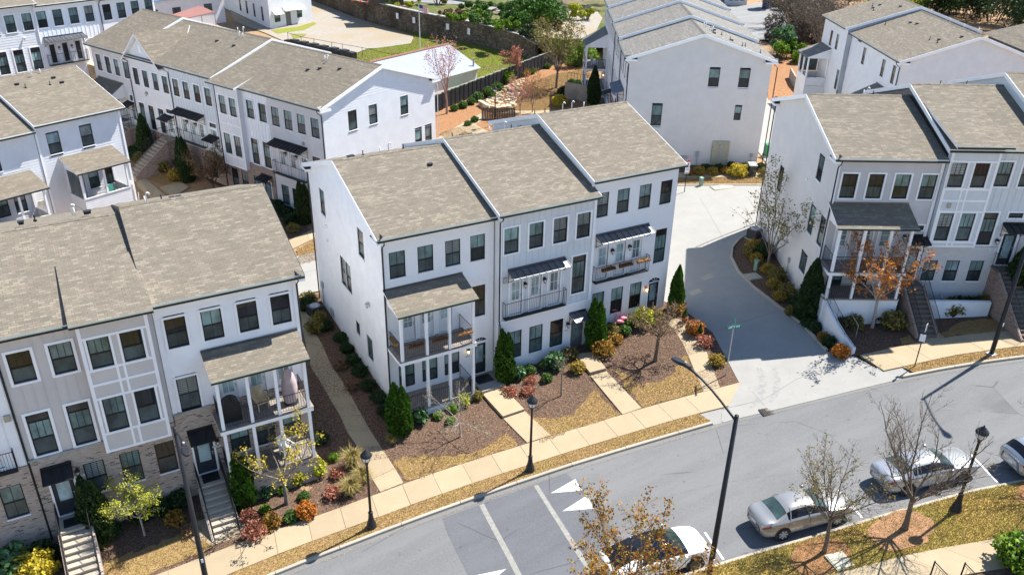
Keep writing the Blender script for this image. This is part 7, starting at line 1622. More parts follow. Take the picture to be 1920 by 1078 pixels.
def chair(p, rz, label, mat):
    o = empty('porch_chair', p, rz); tag(o, label, 'chair')
    put('seat', MB().box(-.28, -.28, .38, .28, .28, .46).mesh('seat', [mat]), o); put('backrest', MB().slab([(-.28, .25, .46), (.28, .25, .46), (.28, .45, .98), (-.28, .45, .98)], .07).mesh('backrest', [mat]), o)
    lm = MB().box(-.025, -.025, 0, .025, .025, .38).mesh('leg', [mat])
    for a in (-.25, .25):
        for b in (-.25, .25): put('leg', lm, o, (a, b, 0))
    for a in (-.3, .3): put('arm_rest', MB().box(a-.04, -.28, .58, a+.04, .3, .62).box(a-.02, -.25, .46, a+.02, -.2, .58).mesh('arm_rest', [mat]), o)
chair(on_row(rowA, -6.6, -.95, .56), .4, 'pale lounge chair on the lower brick porch', 'sign_white'); chair(on_row(rowA, -7.5, -.8, 3.63), .2, 'tan wicker chair on the upper left-hand porch', 'stone_gold'); chair(on_row(rowG, 3.4, -1.2, 3.66), .5, 'teal chair in the screened porch', 'teal_plastic'); chair(on_row(rowE, -23.4, -1.2, 6.22), .5, 'blue-grey chair on the raised porch of the upper row', 'lightgrey_panel')
# curved white wall with railing in front of the right-hand porch
cw = [gp(*p) for p in ((1532, 606), (1545, 622), (1560, 636), (1578, 650), (1599, 664))]; ch = [2.1, 1.75, 1.3, .85, .42]
o = empty('curved_wall', cw[-1]); tag(o, 'white curved retaining wall with black railing in front of right-hand porch', 'wall')
mb = MB(); rl = MB(); nrm = []
for i, p in enumerate(cw):
    t = (cw[min(i+1, 4)]-cw[max(i-1, 0)]); t.z = 0; t.normalize(); nrm.append(Vector((-t.y, t.x, 0))*.13)
for i in range(4):
    a, b = cw[i], cw[i+1]; A_, B_ = G(a.x, a.y), G(b.x, b.y)
    q = [[Vector((s.x, s.y, 0))+nn*e+Vector((0, 0, zz)) for e in (-1, 1) for zz in (g_-.4, g_+hh)] for s, nn, g_, hh in ((a, nrm[i], A_, ch[i]), (b, nrm[i+1], B_, ch[i+1]))]
    mb.poly([q[0][0], q[1][0], q[1][1], q[0][1]]).poly([q[0][2], q[0][3], q[1][3], q[1][2]]).poly([q[0][1], q[1][1], q[1][3], q[0][3]])
    if i == 3: mb.poly([q[1][0], q[1][2], q[1][3], q[1][1]])
    if i == 0: mb.poly([q[0][0], q[0][1], q[0][3], q[0][2]])
    u0 = Vector((a.x, a.y, A_+ch[i])); u1 = Vector((b.x, b.y, B_+ch[i+1])); U = Vector((0, 0, 1)); rl.tube([u0+U*.8, u1+U*.8], .02, 4).tube([u0+U*.08, u1+U*.08], .014, 4)
    n = int((u1-u0).length/.12)
    for k in range(n+1): pp = u0+(u1-u0)*(k/n); rl.tube([pp, pp+U*.8], .009 if k not in (0,) else .018, 4, cap=False)
w_ = put('wall', mb.mesh('wall', ['brick_white']), o, -o.location); r_ = put('railing', rl.mesh('railing', ['black_metal']), o, -o.location)
for px0, px1, lab in (((1581, 593), (1604, 633), 'pale sloping handrail inside the curved wall'), ((1712, 568), (1723, 590), 'pale handrail left of the right-hand steps'), ((1750, 554), (1764, 590), 'pale handrail right of the right-hand steps')):
    a, b = gp(*px0), gp(*px1); o = empty('handrail', a); tag(o, lab, 'handrail'); A_, B_ = Vector((a.x, a.y, a.z+.9)), Vector((b.x, b.y, b.z+.85))
    put('rail', MB().tube([A_-a, B_-a], .03, 6).mesh('rail', ['galvanized']), o); put('post', MB().tube([(0, 0, -.1), (0, 0, .9)], .022, 5).mesh('post', ['galvanized']), o); put('post', MB().tube([b-a-Vector((0, 0, .1)), B_-a], .022, 5).mesh('post', ['galvanized']), o)
# near handrails at the bottom edge
for px0, px1, lab in (((1742, 1085), (1775, 1098), 'black stair railing rising into the bottom edge, left'), ((1798, 1088), (1835, 1105), 'black stair railing rising into the bottom edge, right')):
    a, b = gp(*px0), gp(*px1); d = (b-a); d.z = 0; d = Vector((.25, -.97, 0)); o = empty('stair_railing', a); tag(o, lab, 'railing'); mb = MB(); U = Vector((0, 0, 1)); e = d*2.4-U*1.2
    mb.tube([U*0, U*1.0], .035, 6).tube([U*.95, e+U*.95], .022, 5).tube([U*.84, e+U*.84], .012, 4).tube([U*.1, e+U*.1], .016, 4)
    for k in range(1, 18): mb.tube([e*(k/18)+U*.1, e*(k/18)+U*.84], .009, 4, cap=False)
    put('balustrade', mb.mesh('balustrade', ['black_metal']), o)
shrub('bright', 1905, 1060, 1.8, 'glossy green shrub at the lower right corner'); shrub('dark', 1935, 1068, 1.6, 'dark shrub at the extreme lower right corner')
# ------------------------------------------------------------------ cars
from mathutils.bvhtree import BVHTree
def car(label, p, rz, st_, paintm, W2, wheels, wr=.33, roofglass=False, side=(None), rim='rim_grey', name='parked_car', suv=False, tail=True):
    """st_: stations rear->front (x, z0, zbelt, ztop, halfwidth, halfroof, flag); flag g=windscreen to next, r=rear glass to next, s=side glass to next"""
    V = []; Fc = []; Mi = []; n = 13
    for x, z0, zb_, zt, w, rw, fl in st_:
        cab = rw < w*.83
        half = [(w*.80, z0), (w*.965, z0+.05), (w, z0+(zb_-z0)*.45), (w*.985, zb_-.02), (w*.955 if cab else w*.93, zb_+.03), (rw+.035 if cab else rw+.03, zt-.085 if cab else zt-.03), (rw*.55, zt-.012)]
        row = [(x, y, z) for y, z in half]+[(x, 0, zt)]+[(x, -y, z) for y, z in half[::-1]]
        V += row
    n = 15; ns = len(st_)
    for i in range(ns-1):
        fl = st_[i][6]
        for j in range(n-1):
            m_ = 0
            top_ = 5 <= j <= 8; side_ = j in (4, 9)
            if 'g' in fl and top_: m_ = 1
            if 'r' in fl and top_: m_ = 2
            if 's' in fl and side_: m_ = 3
            if 'o' in fl and top_: m_ = 4
            if 'h' in fl and j in (3, 10): m_ = 5
            if 't' in fl and j in (3, 10): m_ = 6
            a = i*n+j; Fc.append((a, a+1, a+n+1, a+n)); Mi.append(m_)
    Fc.append(tuple(range(n))); Mi.append(0); Fc.append(tuple((ns-1)*n+k for k in range(n))[::-1]); Mi.append(0)
    for j in ((0, n-1),):
        for i in range(ns-1): Fc.append((i*n+j[0], (i+1)*n+j[0], (i+1)*n+j[1], i*n+j[1])); Mi.append(7)
    me = bpy.data.meshes.new('tmp'); me.from_pydata(V, [], Fc); me.polygons.foreach_set('material_index', Mi)
    for k in range(8): me.materials.append(None)
    tmp = bpy.data.objects.new('tmp', me); COL.objects.link(tmp); sm = tmp.modifiers.new('s', 'SUBSURF'); sm.levels = 2; sm.render_levels = 2
    dg = bpy.context.evaluated_depsgraph_get(); fin = bpy.data.meshes.new_from_object(tmp.evaluated_get(dg)); bpy.data.objects.remove(tmp)
    vs = [v.co.copy() for v in fin.vertices]; polys = [(tuple(q.vertices), q.material_index) for q in fin.polygons]
    bvh = BVHTree.FromPolygons(vs, [q[0] for q in polys]); nrm = [v.normal.copy() for v in fin.vertices]
    o = empty(name, p, rz); tag(o, label, 'car', 'cars parked along the near kerb')
    gl = 'car_glass'
    for k, (nm, mt) in enumerate((('body', paintm), ('windscreen', gl), ('rear_window', 'car_glass_black' if name == 'parked_car' and (roofglass or suv) else gl), ('side_window', 'car_glass_black'), ('glass_roof', 'car_glass_black'), ('headlight', 'head_clear'), ('tail_light', 'tail_red'), ('underbody', 'trash_dark'))):
        for sgn in ((1, -1) if k in (3, 5, 6) else (0,)):
            fs = [f for f, m_ in polys if m_ == k and (sgn == 0 or sum(vs[i].y for i in f)*sgn > 0)]
            if not fs: continue
            ids = sorted({i for f in fs for i in f}); mp = {i: q for q, i in enumerate(ids)}; off = .004 if k in (1, 2, 3, 4) else .002 if k in (5, 6) else 0
            mb = MB(); mb.v = [tuple(vs[i]-nrm[i]*off) for i in ids]; mb.f = [tuple(mp[i] for i in f) for f in fs]; mb.m = [0]*len(fs); put(nm, mb.mesh(nm, [mt], True), o)
    def sy(x, z, s):
        h = bvh.ray_cast(Vector((x, 3*s, z)), Vector((0, -s, 0))); return h[0].y if h[0] is not None else W2*s
    # wheels
    for wx in wheels:
        for s in (1, -1):
            y1 = sy(wx, wr+.28, s)*1.0; yo = y1+s*.004
            put('wheel_arch', MB().tube([(wx, yo-s*.12, wr), (wx, yo, wr)], wr+.055, 20).mesh('wheel_arch', ['trash_dark']), o)
            q = put('wheel', MB().tube([(wx, yo-s*.16, wr), (wx, yo-s*.0, wr), (wx, yo+s*.012, wr)], [wr, wr, wr*.95], 20).mesh('wheel', ['tyre'], False), o)
            rm = MB().tube([(wx, yo+s*.0125, wr), (wx, yo+s*.018, wr)], wr*.68, 18).mesh('rim', ['rim_dark']); put('rim', rm, q)
            sp = MB()
            for k in range(7):
                a = k*2*math.pi/7; d = Vector((math.cos(a), 0, math.sin(a))); t = Vector((-d.z, 0, d.x))*.03; c = Vector((wx, yo+s*.0185, wr)); e = Vector((0, s*.01, 0))
                pts = [c+d*.02-t, c+d*wr*.66-t*.8, c+d*wr*.66+t*.8, c+d*.02+t]; sp.poly([v+e for v in pts]); 
                for k2 in range(4): sp.poly([pts[k2], pts[(k2+1) % 4], pts[(k2+1) % 4]+e, pts[k2]+e])
            put('spokes', sp.mesh('spokes', [rim]), q)
    # mirrors, handles, seams, plate
    bx = [s_[0] for s_ in st_ if 'g' in s_[6]]; mx = bx[-1]+.38; zb_ = [s_[2] for s_ in st_ if 'g' in s_[6]][-1]
    for s in (1, -1):
        y = sy(mx, zb_-.03, s); c = Vector((mx, y+s*.12, zb_+.07)); mb = MB(); mb.tube([c+Vector((.09, -s*.04, -.02)), c+Vector((.06, 0, 0)), c+Vector((-.04, s*.03, .01)), c+Vector((-.07, s*.03, .01))], [.03, .085, .1, .085], 8).tube([(mx, y-s*.02, zb_), tuple(c)], .025, 5)
        put('mirror', mb.mesh('mirror', [paintm], True), o)
        for x in (-.85, .18):
            z = zb_-.1; y = sy(x, z, s); put('door_handle', MB().box(x-.1, min(y, y+s*.022), z-.014, x+.1, max(y, y+s*.022), z+.018).mesh('door_handle', ['chrome']), o)
        zr_ = max(s_[3] for s_ in st_)
        for xa, xb in ((-.06, -.14), (-.98, -1.12)) if not suv else ():
            pts = []
            for k in range(6):
                z = zb_+.02+(zr_-zb_-.13)*k/5; x = xa+(xb-xa)*k/5*(-1 if xa < -.5 else 1); pts.append((x, sy(x, z, s)+s*.002, z))
            put('pillar', MB().tube(pts, .028, 5).mesh('pillar', ['trash_dark' if xa > -.5 else paintm]), o)
        for xs_ in ((-1.05, -1.18), (-.05, -.02), (1.0, .98)):
            pts = []
            for k in range(7):
                z = .36+(zb_-.40)*k/6; x = xs_[1]+(xs_[0]-xs_[1])*k/6; pts.append((x, sy(x, z, s)+s*.001, z))
            put('door_seam', MB().tube(pts, .008, 4).mesh('door_seam', ['trash_dark']), o)
    for zz, nm in ((.5, 'bumper_seam'),):
        pts = []
        for k in range(9):
            y = -.62+1.24*k/8; h = bvh.ray_cast(Vector((-4, y, zz)), Vector((1, 0, 0)))
            if h[0] is not None: pts.append((h[0].x-.002, y, zz))
        if len(pts) > 2: put(nm, MB().tube(pts, .008, 4).mesh(nm, ['trash_dark']), o)
    xr = min(v.x for v in vs); h = bvh.ray_cast(Vector((xr-1, 0, .72)), Vector((1, 0, 0)))
    if h[0] is not None: put('number_plate', MB().box(h[0].x-.012, -.16, .64, h[0].x+.004, .16, .78).mesh('number_plate', ['sign_white']), o)
    return o
SED = [(-2.28, .42, .66, .80, .56, .47, ''), (-2.25, .32, .74, .93, .72, .62, 't'), (-2.12, .25, .86, 1.02, .80, .70, 't'), (-1.88, .21, .90, 1.055, .855, .73, ''), (-1.62, .20, .92, 1.085, .875, .71, 'r'), (-1.00, .19, .925, 1.385, .885, .55, 's'), (-.72, .19, .925, 1.45, .885, .56, 's'), (-.15, .19, .92, 1.475, .885, .575, 's'), (.28, .19, .915, 1.445, .88, .565, 'gs'), (1.00, .19, .90, 1.03, .875, .70, ''), (1.22, .20, .875, .985, .87, .70, ''), (1.70, .21, .81, .915, .855, .68, ''), (2.05, .22, .735, .83, .81, .62, 'h'), (2.22, .26, .66, .74, .72, .52, ''), (2.29, .34, .58, .64, .58, .40, '')]
EV = [(-2.36, .45, .72, .90, .58, .48, ''), (-2.32, .36, .82, 1.05, .76, .62, 't'), (-2.16, .29, .95, 1.16, .86, .70, 'r'), (-1.55, .24, 1.0, 1.40, .92, .60, 'ro'), (-1.0, .22, 1.0, 1.545, .925, .60, 'so'), (-.45, .22, .99, 1.61, .925, .60, 'so'), (.15, .22, .975, 1.60, .925, .60, 'so'), (.55, .22, .965, 1.54, .92, .58, 'gs'), (1.28, .22, .95, 1.10, .915, .70, ''), (1.5, .23, .92, 1.04, .91, .70, ''), (1.95, .24, .84, .94, .885, .66, ''), (2.2, .26, .74, .83, .82, .58, 'h'), (2.34, .31, .64, .72, .70, .48, ''), (2.39, .38, .56, .60, .54, .38, '')]
SUV = [(-2.33, .48, .80, .98, .60, .50, ''), (-2.30, .38, .92, 1.16, .80, .62, 't'), (-2.20, .32, .98, 1.22, .88, .66, 'r'), (-1.88, .28, 1.02, 1.60, .905, .60, 's'), (-1.4, .26, 1.02, 1.68, .915, .62, 's'), (-.4, .26, 1.01, 1.70, .915, .62, 's'), (.3, .26, 1.0, 1.66, .91, .60, 'gs'), (1.05, .26, .99, 1.15, .905, .72, ''), (1.4, .27, .96, 1.09, .90, .70, ''), (1.95, .28, .88, .99, .87, .66, ''), (2.2, .30, .78, .86, .80, .56, 'h'), (2.32, .38, .66, .72, .64, .44, '')]
def park(fw, deg, wb, tr, along): # from a near wheel contact to the car's centre
    d = Vector((math.cos(R(deg)), math.sin(R(deg)), 0)); n = Vector((-d.y, d.x, 0)); c = fw+d*along+n*tr; return Vector((c.x, c.y, G(c.x, c.y)-.13)), R(deg)
def tilt(o, deg):
    d = Vector((math.cos(R(deg)), math.sin(R(deg)))); n = Vector((-d.y, d.x)); g = Vector(PL[:2]); o.rotation_euler = (math.atan(g.dot(n)), -math.atan(g.dot(d)), R(deg))
p, a = park(gp(1466, 1010, -.13), -14.5, 2.6, .78, 1.33); tilt(car('champagne silver sedan parked in the middle of the near kerb', p, a, SED, 'car_champagne', .88, (-1.33, 1.33)), -14.5)
p, a = park(gp(1700, 927, -.13), -17, 2.77, .80, 1.38); tilt(car('silver sedan parked behind the bare tree and right-hand street lamp', p, a, [(x*1.05, z0, b_, t, w*1.02, r, f) for x, z0, b_, t, w, r, f in SED], 'car_silver', .9, (-1.38, 1.40), rim='rim_dark'), -17)
p, a = park(gp(1302, 1066, -.13), -11, 2.89, .82, -1.45); tilt(car('white car with black glass roof parked under the rust-leaved tree', p, a, EV, 'car_white', .93, (-1.45, 1.45), .36, roofglass=True, rim='rim_dark'), -11)
p, a = park(gp(1867, 866, -.13), -20, 2.7, -.85, 2.3); tilt(car('silver estate car cut off by the right edge', p, a, SUV, 'car_silver', .91, (-1.35, 1.35), .36, suv=True), -20)
# ------------------------------------------------------------------ background
# stone wall
o = empty('stone_wall', WALL[4]); tag(o, 'long old stone retaining wall curving behind the gravel lot', 'wall')
n_ = len(WALL)
for i in range(n_-1):
    a, b = WALL[i], WALL[i+1]; k = max(1, int((b-a).length/2.5))
    for j in range(k):
        p, q = a+(b-a)*(j/k), a+(b-a)*((j+1)/k); h0 = WH[i]+(WH[i+1]-WH[i])*j/k; h1 = WH[i]+(WH[i+1]-WH[i])*(j+1)/k
        d = (q-p).normalized(); n = Vector((-d.y, d.x, 0))*.5
        if n.x < 0: n = -n
        mb = MB(); z0 = 2.2; P = [p, q, q+n, p+n]; top = [(v.x, v.y, 3.0+(h0 if t in (0, 3) else h1)) for t, v in enumerate(P)]
        mb.slab(top, 4.2); w = put('wall_section', mb.mesh('wall_section', ['stone_wall_old']), o); w.location = -o.location
        c = MB(); e = .06; P2 = [p-n*.12, q-n*.12, q+n*1.1, p+n*1.1]; c.slab([(v.x, v.y, 3.0+(h0 if t in (0, 3) else h1)+.12) for t, v in enumerate(P2)], .119); cc = put('coping', c.mesh('coping', ['capstone']), o); cc.location = -o.location
for px, py in ((748, 30), (779, 38), (842, 50), (882, 59)):
    q = min(WALL, key=lambda w: (zp(px, py, 5).xy-w.xy).length); P = zp(px, py, 5.0)
    best = None
    for i in range(n_-1):
        a, b = WALL[i], WALL[i+1]; d = (b-a); nn = Vector((-d.y, d.x, 0)).normalized(); r_ = ray(px, py); t = (a-CAM).dot(nn)/r_.dot(nn); Q = CAM+r_*t; s_ = (Q-a).dot(d)/d.length_squared
        if 0 <= s_ <= 1 and 3 < Q.z < 7: best = (Q, math.atan2(d.y, d.x)); break
    if best:
        s = put('wall_sign', MB().box(-.27, -.1, -.42, .27, -.06, .42).mesh('wall_sign', ['sign_white']), None, best[0], best[1]+math.pi); s.location += Vector((-.25, -.12, 0)); s.rotation_euler.z = best[1]
        tag(s, 'small white sign on the old stone wall, '+{748: 'leftmost of four', 779: 'second, behind the flag pole', 842: 'third from the left', 882: 'rightmost of four'}[px], 'sign', 'white signs on the stone wall')
# dark stepped fence
fl = [gp(*p) for p in ((812, 212), (1034, 124))]; L = (fl[1]-fl[0]); L.z = 0; N = 15; d = L.normalized(); n = Vector((-d.y, d.x, 0))
o = empty('panel_fence', fl[0]); tag(o, 'black stepped panel fence climbing behind the green', 'fence')
for i in range(N):
    p = fl[0]+L*(i/N); q = fl[0]+L*((i+1)/N); zt = max(G(p.x, p.y), G(q.x, q.y))+1.85; w = L.length/N; rz = math.atan2(d.y, d.x); hh = zt-min(G(p.x, p.y), G(q.x, q.y))+.2
    pn = put('rail_cap', MB().box(0, -.06, zt, w, .06, zt+.06).mesh('rail_cap', ['capstone']), o, Vector((p.x, p.y, 0))-o.location, rz)
    for xx in (.06, w/2): put('fence_post', MB().box(xx-.09, -.07, zt-hh, xx+.09, .07, zt-.001).mesh('fence_post', ['fence_black']), o, Vector((p.x, p.y, 0))-o.location, rz)
    k = 0; z = zt-hh
    while z < zt-.1:
        put('fence_board', MB().box(.15, -.03, z, w-.02, .0+.012*(k % 2), z+.17).mesh('fence_board', ['fence_black']), o, Vector((p.x, p.y, 0))-o.location, rz); z += .185; k += 1
# timber fence by the path
tf = [gp(*p) for p in ((903, 224), (935, 225), (966, 224))]; o = empty('timber_fence', tf[0]); tag(o, 'brown vertical board fence beside the path', 'fence'); k = 0
for a, b in zip(tf, tf[1:]):
    m_ = int((b-a).length/.17); rz = math.atan2(b.y-a.y, b.x-a.x)
    for i in range(m_):
        p = a+(b-a)*(i/m_); put('plank', MB().box(0, -.02, -.1, .15, .02, 1.25+.03*(k % 2)).mesh('plank', ['wood_dark']), o, Vector((p.x, p.y, G(p.x, p.y)))-o.location, rz); k += 1
    put('top_rail', MB().tube([a-o.location+Vector((0, 0, 1.2)), b-o.location+Vector((0, 0, 1.2))], .05, 4).mesh('top_rail', ['wood_dark']), o)
# concrete retaining wall
a, b = gp(1058, 186), gp(1100, 192); o = empty('concrete_wall', a); tag(o, 'weathered concrete retaining wall beside the golden slope', 'wall'); rz = math.atan2(b.y-a.y, b.x-a.x); Lw = (b-a).length
put('wall', MB().box(0, 0, -.4, Lw, .25, 1.9).mesh('wall', ['concrete_wall']), o, (0, 0, 0), rz); fm = MB()
for i in range(8): fm.tube([(Lw*i/7, .6, 1.7), (Lw*i/7, .6, 2.9)], .02, 4)
fm.tube([(0, .6, 2.9), (Lw, .6, 2.9)], .02, 4); put('guard_rail', fm.mesh('guard_rail', ['black_metal']), o, (0, 0, 0), rz)
a, b = zp(1482, 128, 4.6), zp(1520, 172, 4.2); o = empty('concrete_wall', (a.x, a.y, 2.6)); tag(o, 'tan curved concrete wall between the upper houses', 'wall'); cr = [a, a+(b-a)*.3+Vector((-.9, -.6, 0)), a+(b-a)*.65+Vector((-.9, -.6, 0)), b]
for p, q in zip(cr, cr[1:]):
    dd = (q-p); nn = Vector((-dd.y, dd.x, 0)).normalized()*.2; w = put('wall', MB().slab([(v.x, v.y, 4.6) for v in (p, q, q+nn, p+nn)], 2.6).mesh('wall', ['concrete_wall']), o); w.location = -o.location
# boulders
rs = np.random.default_rng(5); bp = [(918, 190), (935, 178), (955, 160), (985, 158), (960, 182), (945, 200), (905, 196), (962, 196)]
poly = pxpoly([(903, 198), (915, 185), (945, 165), (965, 152), (985, 150), (975, 168), (968, 190), (955, 205), (920, 208)]); q = scatter(poly, 5.5); V = []; F = []; r = []
for i, (x, y) in enumerate(q):
    g_ = G(x, y); s = rs.uniform(.12, .3); base = len(V); ic = [(0, 0, 1), (.89, 0, .45), (.28, .85, .45), (-.72, .53, .45), (-.72, -.53, .45), (.28, -.85, .45), (.72, .53, -.45), (-.28, .85, -.45), (-.89, 0, -.45), (-.28, -.85, -.45), (.72, -.53, -.45), (0, 0, -1)]
    for v in ic: k = rs.uniform(.75, 1.2); V.append((x+v[0]*s*k*1.2, y+v[1]*s*k, g_+.08+v[2]*s*k*.7))
    for f in ((0, 1, 2), (0, 2, 3), (0, 3, 4), (0, 4, 5), (0, 5, 1), (1, 6, 2), (2, 7, 3), (3, 8, 4), (4, 9, 5), (5, 10, 1), (2, 6, 7), (3, 7, 8), (4, 8, 9), (5, 9, 10), (1, 10, 6), (11, 7, 6), (11, 8, 7), (11, 9, 8), (11, 10, 9), (11, 6, 10)): F.append(tuple(base+k for k in f))
o = put('boulders', npmesh('boulders', V, F, ['stone_pale', 'stone_gold'], rs.integers(0, 2, len(F)//20).repeat(20))); tag(o, 'golden rubble stones in the drainage bed on the green', 'stones', kind='stuff')
o = empty('rock_edging', gp(925, 206)); tag(o, 'low stacked golden stone edging in front of the rubble bed', 'stone edging')
ed = [gp(*p) for p in ((901, 199), (915, 207), (935, 211), (955, 208), (968, 200))]
for a, b in zip(ed, ed[1:]):
    m_ = max(2, int((b-a).length/.6))
    for i in range(m_):
        for c in range(3):
            p = a+(b-a)*((i+.5*(c % 2))/m_); s = rs.uniform(.24, .36); put('stone', MB().box(-s, -.2, 0, s, .2, .24).mesh('stone', ['stone_gold' if (i+c) % 2 else 'stone_pale']), o, Vector((p.x, p.y, G(p.x, p.y)-.1+.23*c))-o.location, math.atan2(b.y-a.y, b.x-a.x)+rs.uniform(-.15, .15))
# tin-roofed cottage
r0, r1, e1, e0 = zp(705, 115, 6.2), zp(838, 84, 6.2), zp(899, 123, 4.3), zp(790, 152, 4.3)
o = empty('cottage', (e1.x, e1.y, 2.6)); tag(o, 'small white cottage with ribbed pale tin roof and rusty ridge', 'house')
dr_ = (r1-r0).normalized(); nn = Vector((dr_.y, -dr_.x, 0)); hw = (e1-r1).dot(nn); A_ = r1; B_ = r0-dr_*1.0
def cp(v): return v-o.location
q = MB(); ov = .3
q.slab([tuple(cp(A_+dr_*.35)), tuple(cp(B_)), tuple(cp(B_+nn*(hw+ov)+Vector((0, 0, -2.1)))), tuple(cp(A_+dr_*.35+nn*(hw+ov)+Vector((0, 0, -2.1))))][::-1], .08, 0, 1); q.slab([tuple(cp(A_+dr_*.35)), tuple(cp(B_)), tuple(cp(B_-nn*(hw+ov)+Vector((0, 0, -2.1)))), tuple(cp(A_+dr_*.35-nn*(hw+ov)+Vector((0, 0, -2.1))))], .08, 0, 1)
put('roof', q.mesh('roof', ['tin_white', 'white_trim']), o); put('ridge_cap', MB().tube([cp(A_+dr_*.35+Vector((0, 0, .05))), cp(B_+Vector((0, 0, .05)))], .14, 6).mesh('ridge_cap', ['tin_rust']), o)
w = MB(); zt, zb_ = 6.1, 2.0; c1, c2, c3, c4 = A_+nn*hw, A_-nn*hw, B_-nn*hw, B_+nn*hw
def vz(v, z): return (v.x-o.location.x, v.y-o.location.y, z-o.location.z)
w.poly([vz(c1, zb_), vz(c2, zb_), vz(c2, 4.25), vz(A_, zt), vz(c1, 4.25)]).poly([vz(c4, zb_), vz(c1, zb_), vz(c1, 4.25), vz(c4, 4.25)]).poly([vz(c2, zb_), vz(c3, zb_), vz(c3, 4.25), vz(c2, 4.25)]); put('wall', w.mesh('wall', ['white_siding']), o)
put('chimney_pipe', MB().tube([cp(A_+nn*hw*.95+dr_*-.4+Vector((0, 0, -1.9))), cp(A_+nn*hw*.95+dr_*-.4+Vector((0, 0, -.9)))], .1, 7).mesh('chimney_pipe', ['galvanized']), o)
# flag pole
b = zp(788, 96, 3.0); o = empty('flag_pole', (b.x, b.y, 3.0)); tag(o, 'white pole flying a striped flag behind the cottage', 'flag pole'); put('pole', MB().tube([(0, 0, -.1), (0, 0, 6.2)], [.07, .04], 8).mesh('pole', ['pvc_white']), o)
fm = MB(); nx, nz = 12, 13; fw, fh = 1.5, .85
def fp(i, j): u_, v_ = i/nx, j/nz; return (u_*fw*.86, .12*math.sin(u_*7)*u_-.25*u_, 6.1-v_*fh-.42*u_+.05*math.sin(u_*6))
for i in range(nx):
    for j in range(nz): fm.poly([fp(i, j), fp(i+1, j), fp(i+1, j+1), fp(i, j+1)], 2 if (i < 5 and j < 7) else (0 if j % 2 == 0 else 1))
fo = put('flag', fm.mesh('flag', ['flag_red', 'flag_white', 'flag_blue']), o)
# chain-link fence with rail, and dark stacked blocks
cf = [zp(*p, 3.0) for p in ((541, 80), (566, 88), (590, 92), (623, 98), (643, 101), (680, 107), (735, 118))]; o = empty('chain_fence', cf[0]); tag(o, 'low rusty pipe-railed wire fence along the gravel lot', 'fence')
for p in cf: put('fence_post', MB().tube([(0, 0, -.2), (0, 0, 1.35)], .035, 5).mesh('fence_post', ['wood_dark']), o, Vector((p.x, p.y, G(p.x, p.y)))-o.location)
for a, b in zip(cf, cf[1:]): put('top_rail', MB().tube([Vector((a.x, a.y, G(a.x, a.y)+1.3))-o.location, Vector((b.x, b.y, G(b.x, b.y)+1.3))-o.location], .03, 5).mesh('top_rail', ['wood_dark']), o)
a, b = zp(540, 84, 2.9), zp(665, 110, 2.9); o = empty('block_row', (a.x, a.y, 2.7)); tag(o, 'row of dark wrapped blocks stacked below the wire fence', 'blocks'); m_ = 20
for i in range(m_): p = a+(b-a)*(i/m_); put('block', MB().box(-.35, -.4, 0, .75, .4, .75+.12*(i % 3)).mesh('block', ['fence_black']), o, Vector((p.x, p.y, 2.8))-o.location, math.atan2(b.y-a.y, b.x-a.x)+rs.uniform(-.1, .1))
# white two-storey building by the lot
n0, n1, n2 = zp(508, 57, 3.0), zp(587, 43, 3.0), zp(422, 20, 3.0); o = empty('white_building', (n0.x, n0.y, 3.0)); tag(o, 'white two-storey block building with metal awnings by the gravel lot', 'building')
d1 = (n1-n0); L1 = d1.length; a1 = math.atan2(d1.y, d1.x); d2 = (n2-n0); L2 = d2.length; a2 = math.atan2(-d2.y, -d2.x)
class HB: pass
def wallset(o, L, ang, start, wins, doors, awn, mat, h=8.2):
    cs = [(x, x+w, z-hh, z) for x, z, w, hh in wins+doors]; w_ = put('wall', wall_mesh(0, L, -.5, h, cs).mesh('wall', [mat]), o, start, ang)
    for x, z, w, hh in wins:
        me, pm, tm = window_meshes(w, hh, '2', 0); g = put('window', me, o); g.location = Vector(start)+Vector((math.cos(ang)*x, math.sin(ang)*x, z)); g.rotation_euler.z = ang
        for p in pm: put('pane', p, g)
    for x, z, w, hh in doors: put('door', MB().box(x, .04, z-hh, x+w, .09, z).mesh('door', ['door_grey']), o, start, ang)
    for x, z, w in awn: put('awning', MB().slab([(x, -.75, z-.55), (x+w, -.75, z-.55), (x+w, 0, z), (x, 0, z)], .06).poly([(x, -.75, z-.55), (x, 0, z-.0), (x, 0, z-.6)]).poly([(x+w, -.75, z-.55), (x+w, 0, z-.6), (x+w, 0, z)]).mesh('awning', ['white_trim']), o, start, ang)
wallset(o, L1, a1, (0, 0, 0), [(.9, 2.1, 1.1, 1.1), (5.2, 2.2, 1.0, 1.1), (2.3, 5.4, .9, 1.2), (5.0, 5.4, .9, 1.2)], [(3.0, 2.2, 1.0, 2.2)], [(.6, 2.75, 1.6), (2.6, 3.1, 2.2), (4.9, 2.95, 1.6)], 'white_siding')
wallset(o, L2, a2, (d2.x, d2.y, 0), [(L2-6.5, 3.0, .8, 2.0), (L2-9.6, 3.0, .8, 2.0), (L2-3.2, 3.0, .8, 2.1), (L2-6.5, 6.6, .9, 1.6), (L2-9.6, 6.6, .9, 1.6), (L2-3.2, 6.6, .9, 1.6), (L2-12.5, 3.0, .8, 2.0)], [], [], 'white_siding')
put('roof', MB().slab([(0, 0, 8.5), tuple(d1[:2])+(8.5,), tuple((d1+d2)[:2])+(8.5,), tuple(d2[:2])+(8.5,)], .35).mesh('roof', ['white_trim']), o)
